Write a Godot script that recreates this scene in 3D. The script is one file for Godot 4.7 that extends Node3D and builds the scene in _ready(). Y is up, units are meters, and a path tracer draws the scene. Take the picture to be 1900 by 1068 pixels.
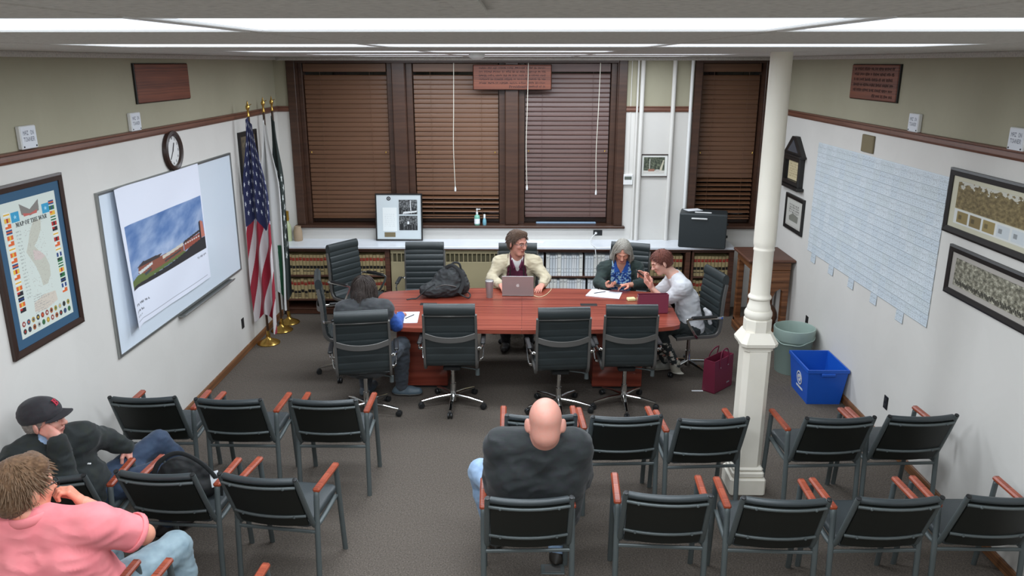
extends Node3D
# Council meeting room seen from a wall camera just under the ceiling. x to the right, y up, z towards the camera; far wall at z = 0.

const W := 6.12          # room width
const H := 3.17          # ceiling height
const D := 11.4          # room length
const RAIL := 2.518
var M := {}
var taken := {}
var rng := RandomNumberGenerator.new()

func _ready() -> void:
	rng.seed = 7
	# ---------------------------------------------------------------- camera, air, exposure
	var cam := Camera3D.new()
	cam.name = "camera"
	cam.fov = 40.37
	cam.near = 0.05
	cam.far = 60.0
	cam.position = Vector3(3.0656, 3.1, 9.9296)
	cam.rotation = Vector3(-0.2797, 0.0138, 0.0)
	add_child(cam)
	cam.current = true
	var env := Environment.new()
	env.background_mode = Environment.BG_COLOR
	env.background_color = Color(0.02, 0.025, 0.04)
	env.tonemap_mode = Environment.TONE_MAPPER_LINEAR
	env.tonemap_exposure = 1.0
	env.sdfgi_enabled = true
	env.ssao_enabled = true
	env.ssil_enabled = true
	var we := WorldEnvironment.new()
	we.name = "world_environment"
	we.environment = env
	add_child(we)
	make_materials()
	# ---------------------------------------------------------------- ceiling troffers (each lamp carries its own light)
	build_troffers()
	# ---------------------------------------------------------------- the room
	build_shell()
	build_windows()
	build_column()
	build_counter()
	# ---------------------------------------------------------------- furniture
	build_table()
	build_office_chairs()
	build_guest_chairs()
	build_corner_stand()
	build_bins()
	# ---------------------------------------------------------------- things
	build_wall_left()
	build_wall_right()
	build_far_wall_things()
	build_flags()
	build_table_things()
	build_bags()
	build_people()

# ==================================================================== naming and assembling
func numbered(called: String) -> String:
	var n: int = taken.get(called, 0)
	taken[called] = n + 1
	return called if n == 0 else "%s_%03d" % [called, n]

func tag(o: Node3D, label: String, category: String, group := "") -> Node3D:
	o.set_meta("label", label)
	o.set_meta("category", category)
	if group != "":
		o.set_meta("group", group)
	return o

func thing(called: String, label: String, category: String, at := Vector3.ZERO, turn := 0.0, group := "") -> Node3D:
	var o := Node3D.new()
	o.name = numbered(called)
	add_child(o)
	o.position = at
	o.rotation.y = turn
	return tag(o, label, category, group)

func struct(called: String) -> Node3D:
	var o := Node3D.new()
	o.name = called
	add_child(o)
	o.set_meta("kind", "structure")
	return o

func dup(root: Node3D, at: Vector3, turn: float, label: String, group := "") -> Node3D:
	var base: String = root.get_meta("base")
	var r: Node3D = root.duplicate()
	r.name = numbered(base)
	add_child(r)
	r.position = at
	r.rotation.y = turn
	r.set_meta("label", label)
	if group != "":
		r.set_meta("group", group)
	return r

func put(called: String, mesh: Mesh, material: Material, parent: Node = self, at := Transform3D()) -> MeshInstance3D:
	var o := MeshInstance3D.new()
	o.name = called
	o.mesh = mesh
	o.material_override = material
	o.transform = at
	parent.add_child(o, true)
	return o

func mk(called: String, s: SurfaceTool, material: Material, parent: Node = self) -> MeshInstance3D:
	return put(called, fin(s), material, parent)

func one(called: String, s: SurfaceTool, material: Material, label: String, category: String, group := "") -> MeshInstance3D:
	var o := mk(numbered(called), s, material, self)
	tag(o, label, category, group)
	return o

# ==================================================================== shapes
func G(smooth := false) -> SurfaceTool:
	var s := SurfaceTool.new()
	s.begin(Mesh.PRIMITIVE_TRIANGLES)
	s.set_smooth_group(0 if smooth else -1)
	return s

func fin(s: SurfaceTool) -> ArrayMesh:
	s.generate_normals()
	s.index()
	return s.commit()

func V(x: float, y: float, z: float) -> Vector3:
	return Vector3(x, y, z)

func quad(s: SurfaceTool, a: Vector3, b: Vector3, c: Vector3, d: Vector3) -> void:   # counter-clockwise seen from outside
	s.add_vertex(a); s.add_vertex(c); s.add_vertex(b)
	s.add_vertex(a); s.add_vertex(d); s.add_vertex(c)

func tri(s: SurfaceTool, a: Vector3, b: Vector3, c: Vector3) -> void:
	s.add_vertex(a); s.add_vertex(c); s.add_vertex(b)

func oquad(s: SurfaceTool, a: Vector3, b: Vector3, c: Vector3, d: Vector3, mid: Vector3) -> void:
	if (b - a).cross(c - a).dot((a + b + c + d) / 4.0 - mid) >= 0.0:
		quad(s, a, b, c, d)
	else:
		quad(s, d, c, b, a)

func bx(s: SurfaceTool, c: Vector3, size: Vector3, bev := 0.0, B := Basis()) -> void:   # box with chamfered edges
	s.set_smooth_group(-1)
	var h := size / 2.0
	var cut := minf(bev, minf(h.x, minf(h.y, h.z)) * 0.9)
	var P := func(x: int, y: int, z: int, axis: int) -> Vector3:
		return c + B * Vector3(x * (h.x - (0.0 if axis == 0 else cut)), y * (h.y - (0.0 if axis == 1 else cut)), z * (h.z - (0.0 if axis == 2 else cut)))
	for q in [-1, 1]:
		oquad(s, P.call(q, -1, -1, 0), P.call(q, 1, -1, 0), P.call(q, 1, 1, 0), P.call(q, -1, 1, 0), c)
		oquad(s, P.call(-1, q, -1, 1), P.call(1, q, -1, 1), P.call(1, q, 1, 1), P.call(-1, q, 1, 1), c)
		oquad(s, P.call(-1, -1, q, 2), P.call(1, -1, q, 2), P.call(1, 1, q, 2), P.call(-1, 1, q, 2), c)
		if cut > 0.0:
			for r in [-1, 1]:
				oquad(s, P.call(q, r, -1, 0), P.call(q, r, 1, 0), P.call(q, r, 1, 1), P.call(q, r, -1, 1), c)
				oquad(s, P.call(q, -1, r, 0), P.call(q, 1, r, 0), P.call(q, 1, r, 2), P.call(q, -1, r, 2), c)
				oquad(s, P.call(-1, q, r, 1), P.call(1, q, r, 1), P.call(1, q, r, 2), P.call(-1, q, r, 2), c)
				for t in [-1, 1]:
					var a: Vector3 = P.call(q, r, t, 0)
					var b: Vector3 = P.call(q, r, t, 1)
					var d: Vector3 = P.call(q, r, t, 2)
					if (b - a).cross(d - a).dot(a - c) > 0.0:
						tri(s, a, b, d)
					else:
						tri(s, a, d, b)

func bb(s: SurfaceTool, lo: Vector3, hi: Vector3, bev := 0.0) -> void:
	bx(s, (lo + hi) / 2.0, hi - lo, bev)

func ring(r: float, n: int, ry := -1.0) -> PackedVector2Array:
	var p := PackedVector2Array()
	for i in n:
		var a := TAU * i / n
		p.append(Vector2(cos(a) * r, sin(a) * (r if ry < 0.0 else ry)))
	return p

func slab2(w: float, h: float, c: float) -> PackedVector2Array:   # rectangle with cut corners
	var a := w / 2.0
	var b := h / 2.0
	return PackedVector2Array([Vector2(a, -b + c), Vector2(a, b - c), Vector2(a - c, b), Vector2(-a + c, b), Vector2(-a, b - c), Vector2(-a, -b + c), Vector2(-a + c, -b), Vector2(a - c, -b)])

func sweep(s: SurfaceTool, pts: Array, prof: PackedVector2Array, smooth := true, closed := false, up := Vector3.ZERO, scales := []) -> void:
	var n := pts.size()
	var m := prof.size()
	var rows := []
	var prev := Vector3.ZERO
	for i in n:
		var p: Vector3 = pts[i]
		var a: Vector3 = pts[(i - 1 + n) % n] if closed or i > 0 else p
		var b: Vector3 = pts[(i + 1) % n] if closed or i < n - 1 else p
		var t := (b - a).normalized()
		var u := up
		if up == Vector3.ZERO:
			if i == 0:
				u = Vector3.UP if absf(t.y) < 0.9 else Vector3.RIGHT
			else:
				u = prev
		var side := t.cross(u).normalized()
		var nn := side.cross(t).normalized()
		prev = nn
		var k: float = scales[i] if i < scales.size() else 1.0
		var row := []
		for q in prof:
			row.append(p + (side * q.x + nn * q.y) * k)
		rows.append(row)
	s.set_smooth_group(0 if smooth else -1)
	var last := n if closed else n - 1
	for i in last:
		var A: Array = rows[i]
		var Bq: Array = rows[(i + 1) % n]
		for j in m:
			var j2 := (j + 1) % m
			quad(s, A[j2], A[j], Bq[j], Bq[j2])
	s.set_smooth_group(-1)
	if not closed:
		for e in [0, n - 1]:
			var R: Array = rows[e]
			var c := Vector3.ZERO
			for v in R:
				c += v
			c /= m
			for j in m:
				if e == 0:
					tri(s, c, R[j], R[(j + 1) % m])
				else:
					tri(s, c, R[(j + 1) % m], R[j])

func tube(s: SurfaceTool, pts: Array, r: float, n := 8, closed := false, up := Vector3.ZERO) -> void:
	sweep(s, pts, ring(r, n), true, closed, up)

func arc(pts: Array, n := 5) -> Array:   # Catmull-Rom through points
	var out := []
	for i in pts.size() - 1:
		var p0: Vector3 = pts[maxi(i - 1, 0)]
		var p1: Vector3 = pts[i]
		var p2: Vector3 = pts[i + 1]
		var p3: Vector3 = pts[mini(i + 2, pts.size() - 1)]
		for k in n:
			out.append(p1.cubic_interpolate(p2, p0, p3, float(k) / n))
	out.append(pts[-1])
	return out

func lathe(s: SurfaceTool, prof: Array, n := 24, T := Transform3D(), smooth := true, phase := 0.0) -> void:   # prof: Vector2(radius, height), bottom to top
	s.set_smooth_group(0 if smooth else -1)
	for i in prof.size() - 1:
		var a: Vector2 = prof[i]
		var b: Vector2 = prof[i + 1]
		if smooth and i > 0:
			var z: Vector2 = prof[i - 1]
			if absf((a - z).angle_to(b - a)) > 0.7:
				s.set_smooth_group(i % 31 + 1)
		for k in n:
			var t := phase + TAU * k / n
			var u := phase + TAU * (k + 1) / n
			var p := T * V(a.x * cos(t), a.y, -a.x * sin(t))
			var q := T * V(a.x * cos(u), a.y, -a.x * sin(u))
			var r := T * V(b.x * cos(u), b.y, -b.x * sin(u))
			var w := T * V(b.x * cos(t), b.y, -b.x * sin(t))
			if a.x < 1e-5:
				tri(s, p, r, w)
			elif b.x < 1e-5:
				tri(s, p, q, r)
			else:
				quad(s, p, q, r, w)
	s.set_smooth_group(-1)

func prism(s: SurfaceTool, poly: PackedVector2Array, depth: float, T := Transform3D()) -> void:   # extruded along local z, from 0 to depth
	s.set_smooth_group(-1)
	var p := poly.duplicate()
	if Geometry2D.is_polygon_clockwise(p):
		p.reverse()
	var t := Geometry2D.triangulate_polygon(p)
	for i in range(0, t.size(), 3):
		var a := p[t[i]]
		var b := p[t[i + 1]]
		var c := p[t[i + 2]]
		if (b - a).cross(c - a) < 0.0:
			var k := b
			b = c
			c = k
		tri(s, T * V(a.x, a.y, depth), T * V(b.x, b.y, depth), T * V(c.x, c.y, depth))
		tri(s, T * V(a.x, a.y, 0), T * V(c.x, c.y, 0), T * V(b.x, b.y, 0))
	for i in p.size():
		var a := p[i]
		var b := p[(i + 1) % p.size()]
		quad(s, T * V(a.x, a.y, 0), T * V(b.x, b.y, 0), T * V(b.x, b.y, depth), T * V(a.x, a.y, depth))

func sheet(size: Vector2, thick: float, edge := Vector2(0.01, 0.01)) -> ArrayMesh:   # flat printed board facing +z: the print on its face, edges take the corner of the print
	var s := G()
	var h := size / 2.0
	var c := [V(-h.x, -h.y, thick), V(h.x, -h.y, thick), V(h.x, h.y, thick), V(-h.x, h.y, thick)]
	var b := [V(-h.x, -h.y, 0), V(h.x, -h.y, 0), V(h.x, h.y, 0), V(-h.x, h.y, 0)]
	var uv := [Vector2(0, 1), Vector2(1, 1), Vector2(1, 0), Vector2(0, 0)]
	for k in [0, 2, 1, 0, 3, 2]:
		s.set_uv(uv[k]); s.add_vertex(c[k])
	for i in 4:
		var j := (i + 1) % 4
		for v in [b[i], c[j], b[j], b[i], c[i], c[j]]:
			s.set_uv(edge); s.add_vertex(v)
	for k in [0, 1, 2, 0, 2, 3]:
		s.set_uv(edge); s.add_vertex(b[k])
	return fin(s)

func frame(s: SurfaceTool, w: float, h: float, t: float, d: float, inset := 0.006) -> void:   # mitred picture frame round w x h (outside), bar t wide, d deep, back at z = 0, sloping to the inside
	var o := [Vector2(-w / 2, -h / 2), Vector2(w / 2, -h / 2), Vector2(w / 2, h / 2), Vector2(-w / 2, h / 2)]
	var i2 := [Vector2(-w / 2 + t, -h / 2 + t), Vector2(w / 2 - t, -h / 2 + t), Vector2(w / 2 - t, h / 2 - t), Vector2(-w / 2 + t, h / 2 - t)]
	var m2 := []
	for k in 4:
		m2.append(o[k].lerp(i2[k], 0.3))
	for k in 4:
		var l := (k + 1) % 4
		var e := func(p: Vector2, z: float) -> Vector3: return V(p.x, p.y, z)
		quad(s, e.call(o[k], 0), e.call(o[l], 0), e.call(o[l], d * 0.8), e.call(o[k], d * 0.8))
		quad(s, e.call(o[k], d * 0.8), e.call(o[l], d * 0.8), e.call(m2[l], d), e.call(m2[k], d))
		quad(s, e.call(m2[k], d), e.call(m2[l], d), e.call(i2[l], d - inset), e.call(i2[k], d - inset))
		quad(s, e.call(i2[k], d - inset), e.call(i2[l], d - inset), e.call(i2[l], 0), e.call(i2[k], 0))
		quad(s, e.call(o[l], 0), e.call(o[k], 0), e.call(i2[k], 0), e.call(i2[l], 0))

func letters(text: String, height: float, material: Material, parent: Node, at: Transform3D, called := "lettering", serif := false, depth := 0.002) -> MeshInstance3D:
	var t := TextMesh.new()
	var f := SystemFont.new()
	f.font_names = PackedStringArray(["Droid Serif" if serif else "Droid Sans"])
	f.font_weight = 700
	t.font = f
	t.text = text
	t.font_size = 32
	t.pixel_size = height / 24.0
	t.depth = depth
	return put(called, t, material, parent, at)

# left-wall and right-wall placing: x of the local frame runs along the wall as one looks at it
func on_left(y: float, z: float, off := 0.0) -> Transform3D:
	return Transform3D(Basis(Vector3(0, 0, -1), Vector3.UP, Vector3(1, 0, 0)), V(off, y, z))

func on_right(y: float, z: float, off := 0.0) -> Transform3D:
	return Transform3D(Basis(Vector3(0, 0, 1), Vector3.UP, Vector3(-1, 0, 0)), V(W - off, y, z))

# ==================================================================== materials
func mat(key: String, c: Color, rough := 0.7, metal := 0.0) -> StandardMaterial3D:
	var m := StandardMaterial3D.new()
	m.resource_name = key
	m.albedo_color = c
	m.roughness = rough
	m.metallic = metal
	M[key] = m
	return m

func rgb(r: float, g: float, b: float) -> Color:
	return Color(r / 255.0, g / 255.0, b / 255.0)

func noise_tex(seed_: int, freq: float, size: int, ramp: Array, octaves := 4, normal := false, stretch := 1.0) -> Texture2D:
	var n := FastNoiseLite.new()
	n.seed = seed_
	n.noise_type = FastNoiseLite.TYPE_SIMPLEX_SMOOTH
	n.frequency = freq
	n.fractal_octaves = octaves
	var im := n.get_seamless_image(size, size)
	var g := Gradient.new()
	var offs := PackedFloat32Array()
	var cols := PackedColorArray()
	for i in ramp.size():
		offs.append(float(i) / maxf(1.0, ramp.size() - 1))
		cols.append(ramp[i])
	g.offsets = offs
	g.colors = cols
	var out := Image.create(size, size, false, Image.FORMAT_RGB8)
	for y in size:
		for x in size:
			out.set_pixel(x, y, g.sample(im.get_pixel(x, y).r))
	if normal:
		out.bump_map_to_normal_map(4.0)
	return ImageTexture.create_from_image(out)

func wood_tex(seed_: int, a: Color, b: Color, c: Color, along := 6.0, size := 256) -> Texture2D:   # grain running along u
	var n := FastNoiseLite.new()
	n.seed = seed_
	n.frequency = 0.02
	n.fractal_octaves = 4
	var im := Image.create(size, size, false, Image.FORMAT_RGB8)
	for y in size:
		for x in size:
			var tx := TAU * x / size
			var ty := TAU * y / size
			var v := n.get_noise_3d(cos(tx) * along + sin(ty) * 150.0, cos(ty) * 150.0, sin(tx) * along)
			var w := n.get_noise_3d(cos(tx) * along * 0.4 + 300.0 + sin(ty) * 30.0, cos(ty) * 30.0, sin(tx) * along * 0.4)
			var t := clampf(0.5 + 0.9 * v + 0.5 * w, 0.0, 1.0)
			im.set_pixel(x, y, a.lerp(b, clampf(t * 2.0, 0.0, 1.0)).lerp(c, clampf(t * 2.0 - 1.0, 0.0, 1.0)))
	return ImageTexture.create_from_image(im)

func tri_map(m: StandardMaterial3D, tex: Texture2D, scale: Vector3, world := true) -> void:
	m.albedo_texture = tex
	m.albedo_color = Color.WHITE
	m.uv1_triplanar = true
	m.uv1_world_triplanar = world
	m.uv1_scale = scale

func relief(m: StandardMaterial3D, tex: Texture2D, amount: float) -> void:
	m.normal_enabled = true
	m.normal_texture = tex
	m.normal_scale = amount

func make_materials() -> void:
	var m: StandardMaterial3D
	var fine_bump := noise_tex(3, 0.09, 256, [Color.BLACK, Color.WHITE], 4, true)
	m = mat("carpet", Color.WHITE, 0.95)
	tri_map(m, noise_tex(11, 0.16, 512, [rgb(44, 40, 36), rgb(76, 69, 62), rgb(87, 79, 71), rgb(99, 90, 81), rgb(128, 118, 107)], 3), Vector3(0.9, 0.9, 0.9))
	relief(m, fine_bump, 0.35)
	m = mat("wall_paint", Color.WHITE, 0.75)
	tri_map(m, noise_tex(12, 0.01, 128, [rgb(206, 203, 197), rgb(209, 206, 200), rgb(212, 209, 203)], 3), Vector3(0.7, 0.7, 0.7))
	m = mat("khaki_paint", Color.WHITE, 0.75)
	tri_map(m, noise_tex(13, 0.01, 128, [rgb(158, 153, 131), rgb(161, 156, 134), rgb(164, 159, 137)], 3), Vector3(0.7, 0.7, 0.7))
	m = mat("tile", Color.WHITE, 0.9)
	tri_map(m, noise_tex(14, 0.12, 256, [rgb(176, 172, 166), rgb(198, 194, 187), rgb(203, 199, 192)], 3), Vector3(1.6, 1.6, 1.6))
	relief(m, fine_bump, 0.4)
	mat("grid", rgb(96, 93, 90), 0.6)  # darkened: the unlit look of the ceiling joints is in this colour
	m = mat("window_wood", Color.WHITE, 0.38)
	tri_map(m, wood_tex(21, rgb(60, 39, 29), rgb(68, 45, 33), rgb(77, 51, 38)), Vector3(2.2, 1.0, 2.2))
	m = mat("rail_wood", Color.WHITE, 0.4)
	tri_map(m, wood_tex(22, rgb(84, 52, 38), rgb(106, 68, 52), rgb(122, 80, 62)), Vector3(1.0, 4.0, 1.0))
	m = mat("baseboard_wood", Color.WHITE, 0.5)
	tri_map(m, wood_tex(23, rgb(92, 60, 36), rgb(120, 80, 50), rgb(140, 98, 64)), Vector3(1.0, 4.0, 1.0))
	m = mat("cherry", Color.WHITE, 0.3)
	tri_map(m, wood_tex(24, rgb(112, 48, 36), rgb(134, 62, 47), rgb(148, 74, 57), 5.0, 512), Vector3(0.8, 0.8, 0.8))
	m = mat("arm_wood", Color.WHITE, 0.32)
	tri_map(m, wood_tex(25, rgb(118, 50, 32), rgb(146, 66, 42), rgb(164, 82, 56)), Vector3(2.0, 2.0, 3.0), false)
	m = mat("case_wood", Color.WHITE, 0.5)
	tri_map(m, wood_tex(26, rgb(62, 38, 28), rgb(86, 54, 40), rgb(102, 66, 50)), Vector3(1.5, 1.5, 1.5))
	m = mat("stand_wood", Color.WHITE, 0.42)
	tri_map(m, wood_tex(27, rgb(84, 50, 28), rgb(112, 70, 42), rgb(134, 88, 56)), Vector3(1.5, 1.5, 1.5))
	m = mat("plaque_wood", Color.WHITE, 0.45)
	tri_map(m, wood_tex(28, rgb(84, 40, 24), rgb(108, 55, 35), rgb(126, 68, 44)), Vector3(1.5, 3.0, 1.5))
	m = mat("blind", Color.WHITE, 0.42)
	tri_map(m, wood_tex(29, rgb(96, 66, 46), rgb(103, 71, 50), rgb(110, 77, 55)), Vector3(1.0, 3.0, 1.0))
	m = mat("blind_light_tint", Color.WHITE, 0.4)  # pinker copy of blind: light caught by tilted slats mixed into the colour
	tri_map(m, wood_tex(30, rgb(82, 59, 53), rgb(92, 67, 61), rgb(102, 76, 69)), Vector3(1.0, 3.0, 1.0))
	mat("night_glass", Color(0.02, 0.025, 0.035), 0.05)
	m = mat("column_paint", Color.WHITE, 0.5)
	tri_map(m, noise_tex(15, 0.02, 128, [rgb(220, 213, 198), rgb(228, 222, 208), rgb(233, 227, 214)], 4), Vector3(1.2, 0.7, 1.2))
	m = mat("laminate", Color.WHITE, 0.22)
	tri_map(m, noise_tex(16, 0.03, 128, [rgb(218, 222, 228), rgb(226, 230, 236)], 3), Vector3.ONE)
	mat("radiator", rgb(168, 156, 122), 0.5)
	mat("radiator_mesh", rgb(92, 86, 62), 0.7)
	m = mat("leather", rgb(44, 50, 51), 0.36)
	relief(m, fine_bump, 0.12); m.uv1_triplanar = true; m.uv1_scale = Vector3(5, 5, 5)
	mat("mesh_back", rgb(22, 26, 26), 0.6)
	mat("rail_metal", rgb(104, 102, 99), 0.45, 0.5)
	mat("chrome", rgb(205, 205, 203), 0.16, 1.0)
	mat("black_plastic", rgb(26, 27, 28), 0.45)
	m = mat("chair_metal", rgb(88, 95, 95), 0.42, 0.2)
	m = mat("chair_panel", rgb(19, 22, 18), 0.55)
	m = mat("vinyl", rgb(56, 62, 64), 0.45)
	relief(m, fine_bump, 0.15); m.uv1_triplanar = true; m.uv1_scale = Vector3(4, 4, 4)
	m = mat("top_vinyl", rgb(52, 58, 60), 0.38)
	mat("brass", rgb(196, 160, 84), 0.25, 0.95)
	mat("dark_pole", rgb(62, 42, 26), 0.4)
	mat("white_plastic", rgb(222, 222, 220), 0.4)
	mat("cord_cream", rgb(206, 202, 188), 0.6)
	mat("black_frame", rgb(28, 26, 25), 0.4)
	mat("dark_frame", rgb(52, 36, 30), 0.35)
	mat("paper", rgb(232, 234, 238), 0.75)
	mat("white_board", rgb(216, 226, 236), 0.22)
	mat("aluminium", rgb(150, 152, 150), 0.35, 0.8)
	mat("steel", rgb(172, 172, 172), 0.36, 0.55)
	mat("ink", rgb(34, 34, 38), 0.7)
	mat("blue_bin", rgb(22, 84, 184), 0.38)
	m = mat("grey_bin", rgb(122, 138, 130), 0.45)
	m = mat("bag_liner", Color(0.72, 0.80, 0.76, 0.55), 0.4)
	m.transparency = BaseMaterial3D.TRANSPARENCY_ALPHA
	mat("burgundy", rgb(112, 36, 58), 0.42)
	mat("black_fabric", rgb(34, 36, 37), 0.8)
	mat("black_cabinet", rgb(40, 46, 48), 0.5)
	mat("gold", rgb(190, 150, 60), 0.3, 0.8)
	var gl := mat("glass_green", Color(0.55, 0.75, 0.6, 0.5), 0.1)
	gl.transparency = BaseMaterial3D.TRANSPARENCY_ALPHA
	mat("tube_glow", Color(0.9, 0.92, 0.95), 0.4)
	M.tube_glow.emission_enabled = true
	M.tube_glow.emission = Color(0.93, 0.96, 1.0)
	M.tube_glow.emission_energy_multiplier = 1.6

func print_mat(im: Image, rough := 0.6) -> StandardMaterial3D:
	var m := StandardMaterial3D.new()
	m.albedo_texture = ImageTexture.create_from_image(im)
	m.roughness = rough
	return m

func pict(w: int, h: int, c: Color) -> Image:
	var im := Image.create(w, h, false, Image.FORMAT_RGB8)
	im.fill(c)
	return im

func words(im: Image, x0: int, y0: int, x1: int, h: int, c: Color, seed_: int) -> void:   # a line of print too small to read
	var r := RandomNumberGenerator.new()
	r.seed = seed_
	var x := x0
	while x < x1:
		var n := r.randi_range(2, 7)
		for i in n:
			if x >= x1:
				return
			im.fill_rect(Rect2i(x, y0 + (r.randi_range(0, h / 2) if r.randf() < 0.5 else 0), 1, r.randi_range(h / 2, h)), c)
			if r.randf() < 0.6:
				im.fill_rect(Rect2i(x, y0 + h / 2 + r.randi_range(-1, 1), 2, 1), c)
			x += 2
		x += 3

func fill_poly(im: Image, poly: PackedVector2Array, c: Color) -> void:
	var lo := Vector2(1e6, 1e6)
	var hi := Vector2(-1e6, -1e6)
	for p in poly:
		lo = lo.min(p)
		hi = hi.max(p)
	for y in range(maxi(0, int(lo.y)), mini(im.get_height(), int(hi.y) + 1)):
		for x in range(maxi(0, int(lo.x)), mini(im.get_width(), int(hi.x) + 1)):
			if Geometry2D.is_point_in_polygon(Vector2(x + 0.5, y + 0.5), poly):
				im.set_pixel(x, y, c)

func star_poly(c: Vector2, r: float, turn := 0.0) -> PackedVector2Array:
	var p := PackedVector2Array()
	for i in 10:
		var a := turn - PI / 2 + TAU * i / 10.0
		p.append(c + Vector2(cos(a), sin(a)) * (r if i % 2 == 0 else r * 0.42))
	return p

# ==================================================================== lights
func build_troffers() -> void:
	var rows := [10.125, 8.295, 6.465, 4.635, 2.805, 0.975]
	var cols := [1.82, 3.04, 4.26]
	var side := ["whiteboard side", "middle one", "paper covered wall side"]
	var where := ["row at the rear wall", "row behind all the chairs", "row over the second chair row", "row over the front chair row", "row over the meeting table", "row along the window wall"]
	var housing := G()
	for q in [-1, 1]:
		bx(housing, V(0, 0.03, q * 0.292), V(1.205, 0.06, 0.018), 0.002)
		bx(housing, V(q * 0.594, 0.03, 0), V(0.018, 0.06, 0.57), 0.002)
	bx(housing, V(0, 0.065, 0), V(1.205, 0.01, 0.6))
	var hm := fin(housing)
	var dif := G()
	bx(dif, V(0, 0.009, 0), V(1.176, 0.008, 0.572), 0.002)
	var dm := fin(dif)
	for i in rows.size():
		for j in 3:
			if i == 3 and j == 2:
				continue   # the column stands there
			var t := thing("ceiling_light", "fluorescent ceiling panel, %s, %s" % [side[j], where[i]], "ceiling light", V(cols[j], H, rows[i]), 0.0, "fluorescent ceiling panels")
			put("housing", hm, M.white_plastic, t)
			put("light_diffuser", dm, M.tube_glow, t)
			var l := AreaLight3D.new()
			l.name = "light"
			l.area_size = Vector2(1.14, 0.54)
			l.rotation_degrees = Vector3(-90, 0, 0)
			l.position = V(0, 0.003, 0)
			l.light_color = Color(0.905, 0.94, 0.975)
			l.light_energy = 2.75
			l.area_normalize_energy = true
			l.shadow_enabled = true
			l.set("area_range", 14.0)
			t.add_child(l)

# ==================================================================== shell
func build_shell() -> void:
	var o := mk("floor", boxed(V(-0.2, -0.1, -0.35), V(W + 0.2, 0, D + 0.2)), M.carpet)
	o.set_meta("kind", "structure")
	var c := struct("ceiling")
	mk("deck", boxed(V(-0.2, H + 0.075, -0.35), V(W + 0.2, H + 0.15, D + 0.2)), M.grid, c)
	var tile := G()
	bx(tile, V(0, 0.008, 0), V(1.208, 0.016, 0.598), 0.003)
	var tm := fin(tile)
	var lit := [10.125, 8.295, 6.465, 4.635, 2.805, 0.975]
	for k in 19:
		var z := 11.345 - 0.61 * k
		for j in 5:
			if j in [1, 2, 3] and lit.any(func(q): return absf(q - z) < 0.1) and not (j == 3 and absf(z - 4.635) < 0.1):
				continue
			put("tile", tm, M.tile, c, Transform3D(Basis(), V(0.6 + 1.22 * j, H, z)))
	# grid bars lie in the joints
	var lng := G()
	bx(lng, V(0, 0.012, 0), V(0.02, 0.008, D), 0.0)
	var lm := fin(lng)
	for j in 6:
		put("grid_bar", lm, M.grid, c, Transform3D(Basis(), V(-0.01 + 1.22 * j, H, D / 2)))
	var crs := G()
	bx(crs, V(0, 0.013, 0), V(W, 0.006, 0.02), 0.0)
	var cm := fin(crs)
	for k in 20:
		put("cross_bar", cm, M.grid, c, Transform3D(Basis(), V(W / 2, H, 11.04 - 0.61 * k)))
	# wall angle round the ceiling
	var n := 1
	for e in [[V(0, H - 0.035, 0), V(0.05, H, D)], [V(W - 0.05, H - 0.035, 0), V(W, H, D)], [V(0.05, H - 0.04, 0), V(W - 0.05, H, 0.05)]]:
		var t := mk("trim_%d" % n, boxed(e[0], e[1], 0.003), M.tile)
		t.set_meta("kind", "structure")
		n += 1
	# side walls and the wall behind the camera
	for q in [["wall_left", -0.15, 0.0], ["wall_right", W, W + 0.15]]:
		var w := struct(q[0])
		mk("lower_wall", boxed(V(q[1], 0, -0.3), V(q[2], RAIL + 0.03, D)), M.wall_paint, w)
		mk("upper_wall", boxed(V(q[1], RAIL + 0.03, -0.3), V(q[2], H + 0.08, D)), M.khaki_paint, w)
	var r := struct("wall_rear")
	mk("lower_wall", boxed(V(-0.15, 0, D), V(W + 0.15, RAIL + 0.03, D + 0.15)), M.wall_paint, r)
	mk("upper_wall", boxed(V(-0.15, RAIL + 0.03, D), V(W + 0.15, H + 0.08, D + 0.15)), M.khaki_paint, r)
	# far wall round its two window openings
	var b := struct("wall_back")
	for p in [[0.0, 0.16], [4.34, 5.16], [6.06, W]]:
		mk("lower_wall", boxed(V(p[0], 0.0, -0.3), V(p[1], RAIL + 0.03, 0)), M.wall_paint, b)
		mk("upper_wall", boxed(V(p[0], RAIL + 0.03, -0.3), V(p[1], H + 0.08, 0)), M.khaki_paint, b)
	for p in [[0.16, 4.34], [5.16, 6.06]]:
		mk("apron_wall", boxed(V(p[0], 0.0, -0.3), V(p[1], 1.06, 0)), M.wall_paint, b)
	# picture rail and baseboards
	var rail := PackedVector2Array([Vector2(0, 0), Vector2(0.018, 0.004), Vector2(0.026, 0.02), Vector2(0.022, 0.05), Vector2(0.03, 0.056), Vector2(0.03, 0.066), Vector2(0, 0.07)])
	var runs := [[V(0, RAIL, 0), V(0, RAIL, D)], [V(W, RAIL, D), V(W, RAIL, 0)], [V(0.16, RAIL, 0), V(0.0, RAIL, 0)], [V(5.16, RAIL, 0), V(4.34, RAIL, 0)]]
	for e in runs:
		var s := G()
		var p := PackedVector2Array()
		for v in rail:
			p.append(Vector2(-v.x, v.y))
		p.reverse()
		sweep(s, [e[0], e[1]], p, false, false, Vector3.UP)
		var t := mk("trim_%d" % n, s, M.rail_wood)
		t.set_meta("kind", "structure")
		n += 1
	for e in [["baseboard_left", V(0, 0, 0.45), V(0.018, 0.085, D)], ["baseboard_right", V(W - 0.018, 0, 0.45), V(W, 0.085, D)]]:
		var t := mk(e[0], boxed(e[1], e[2], 0.006), M.baseboard_wood)
		t.set_meta("kind", "structure")

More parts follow.
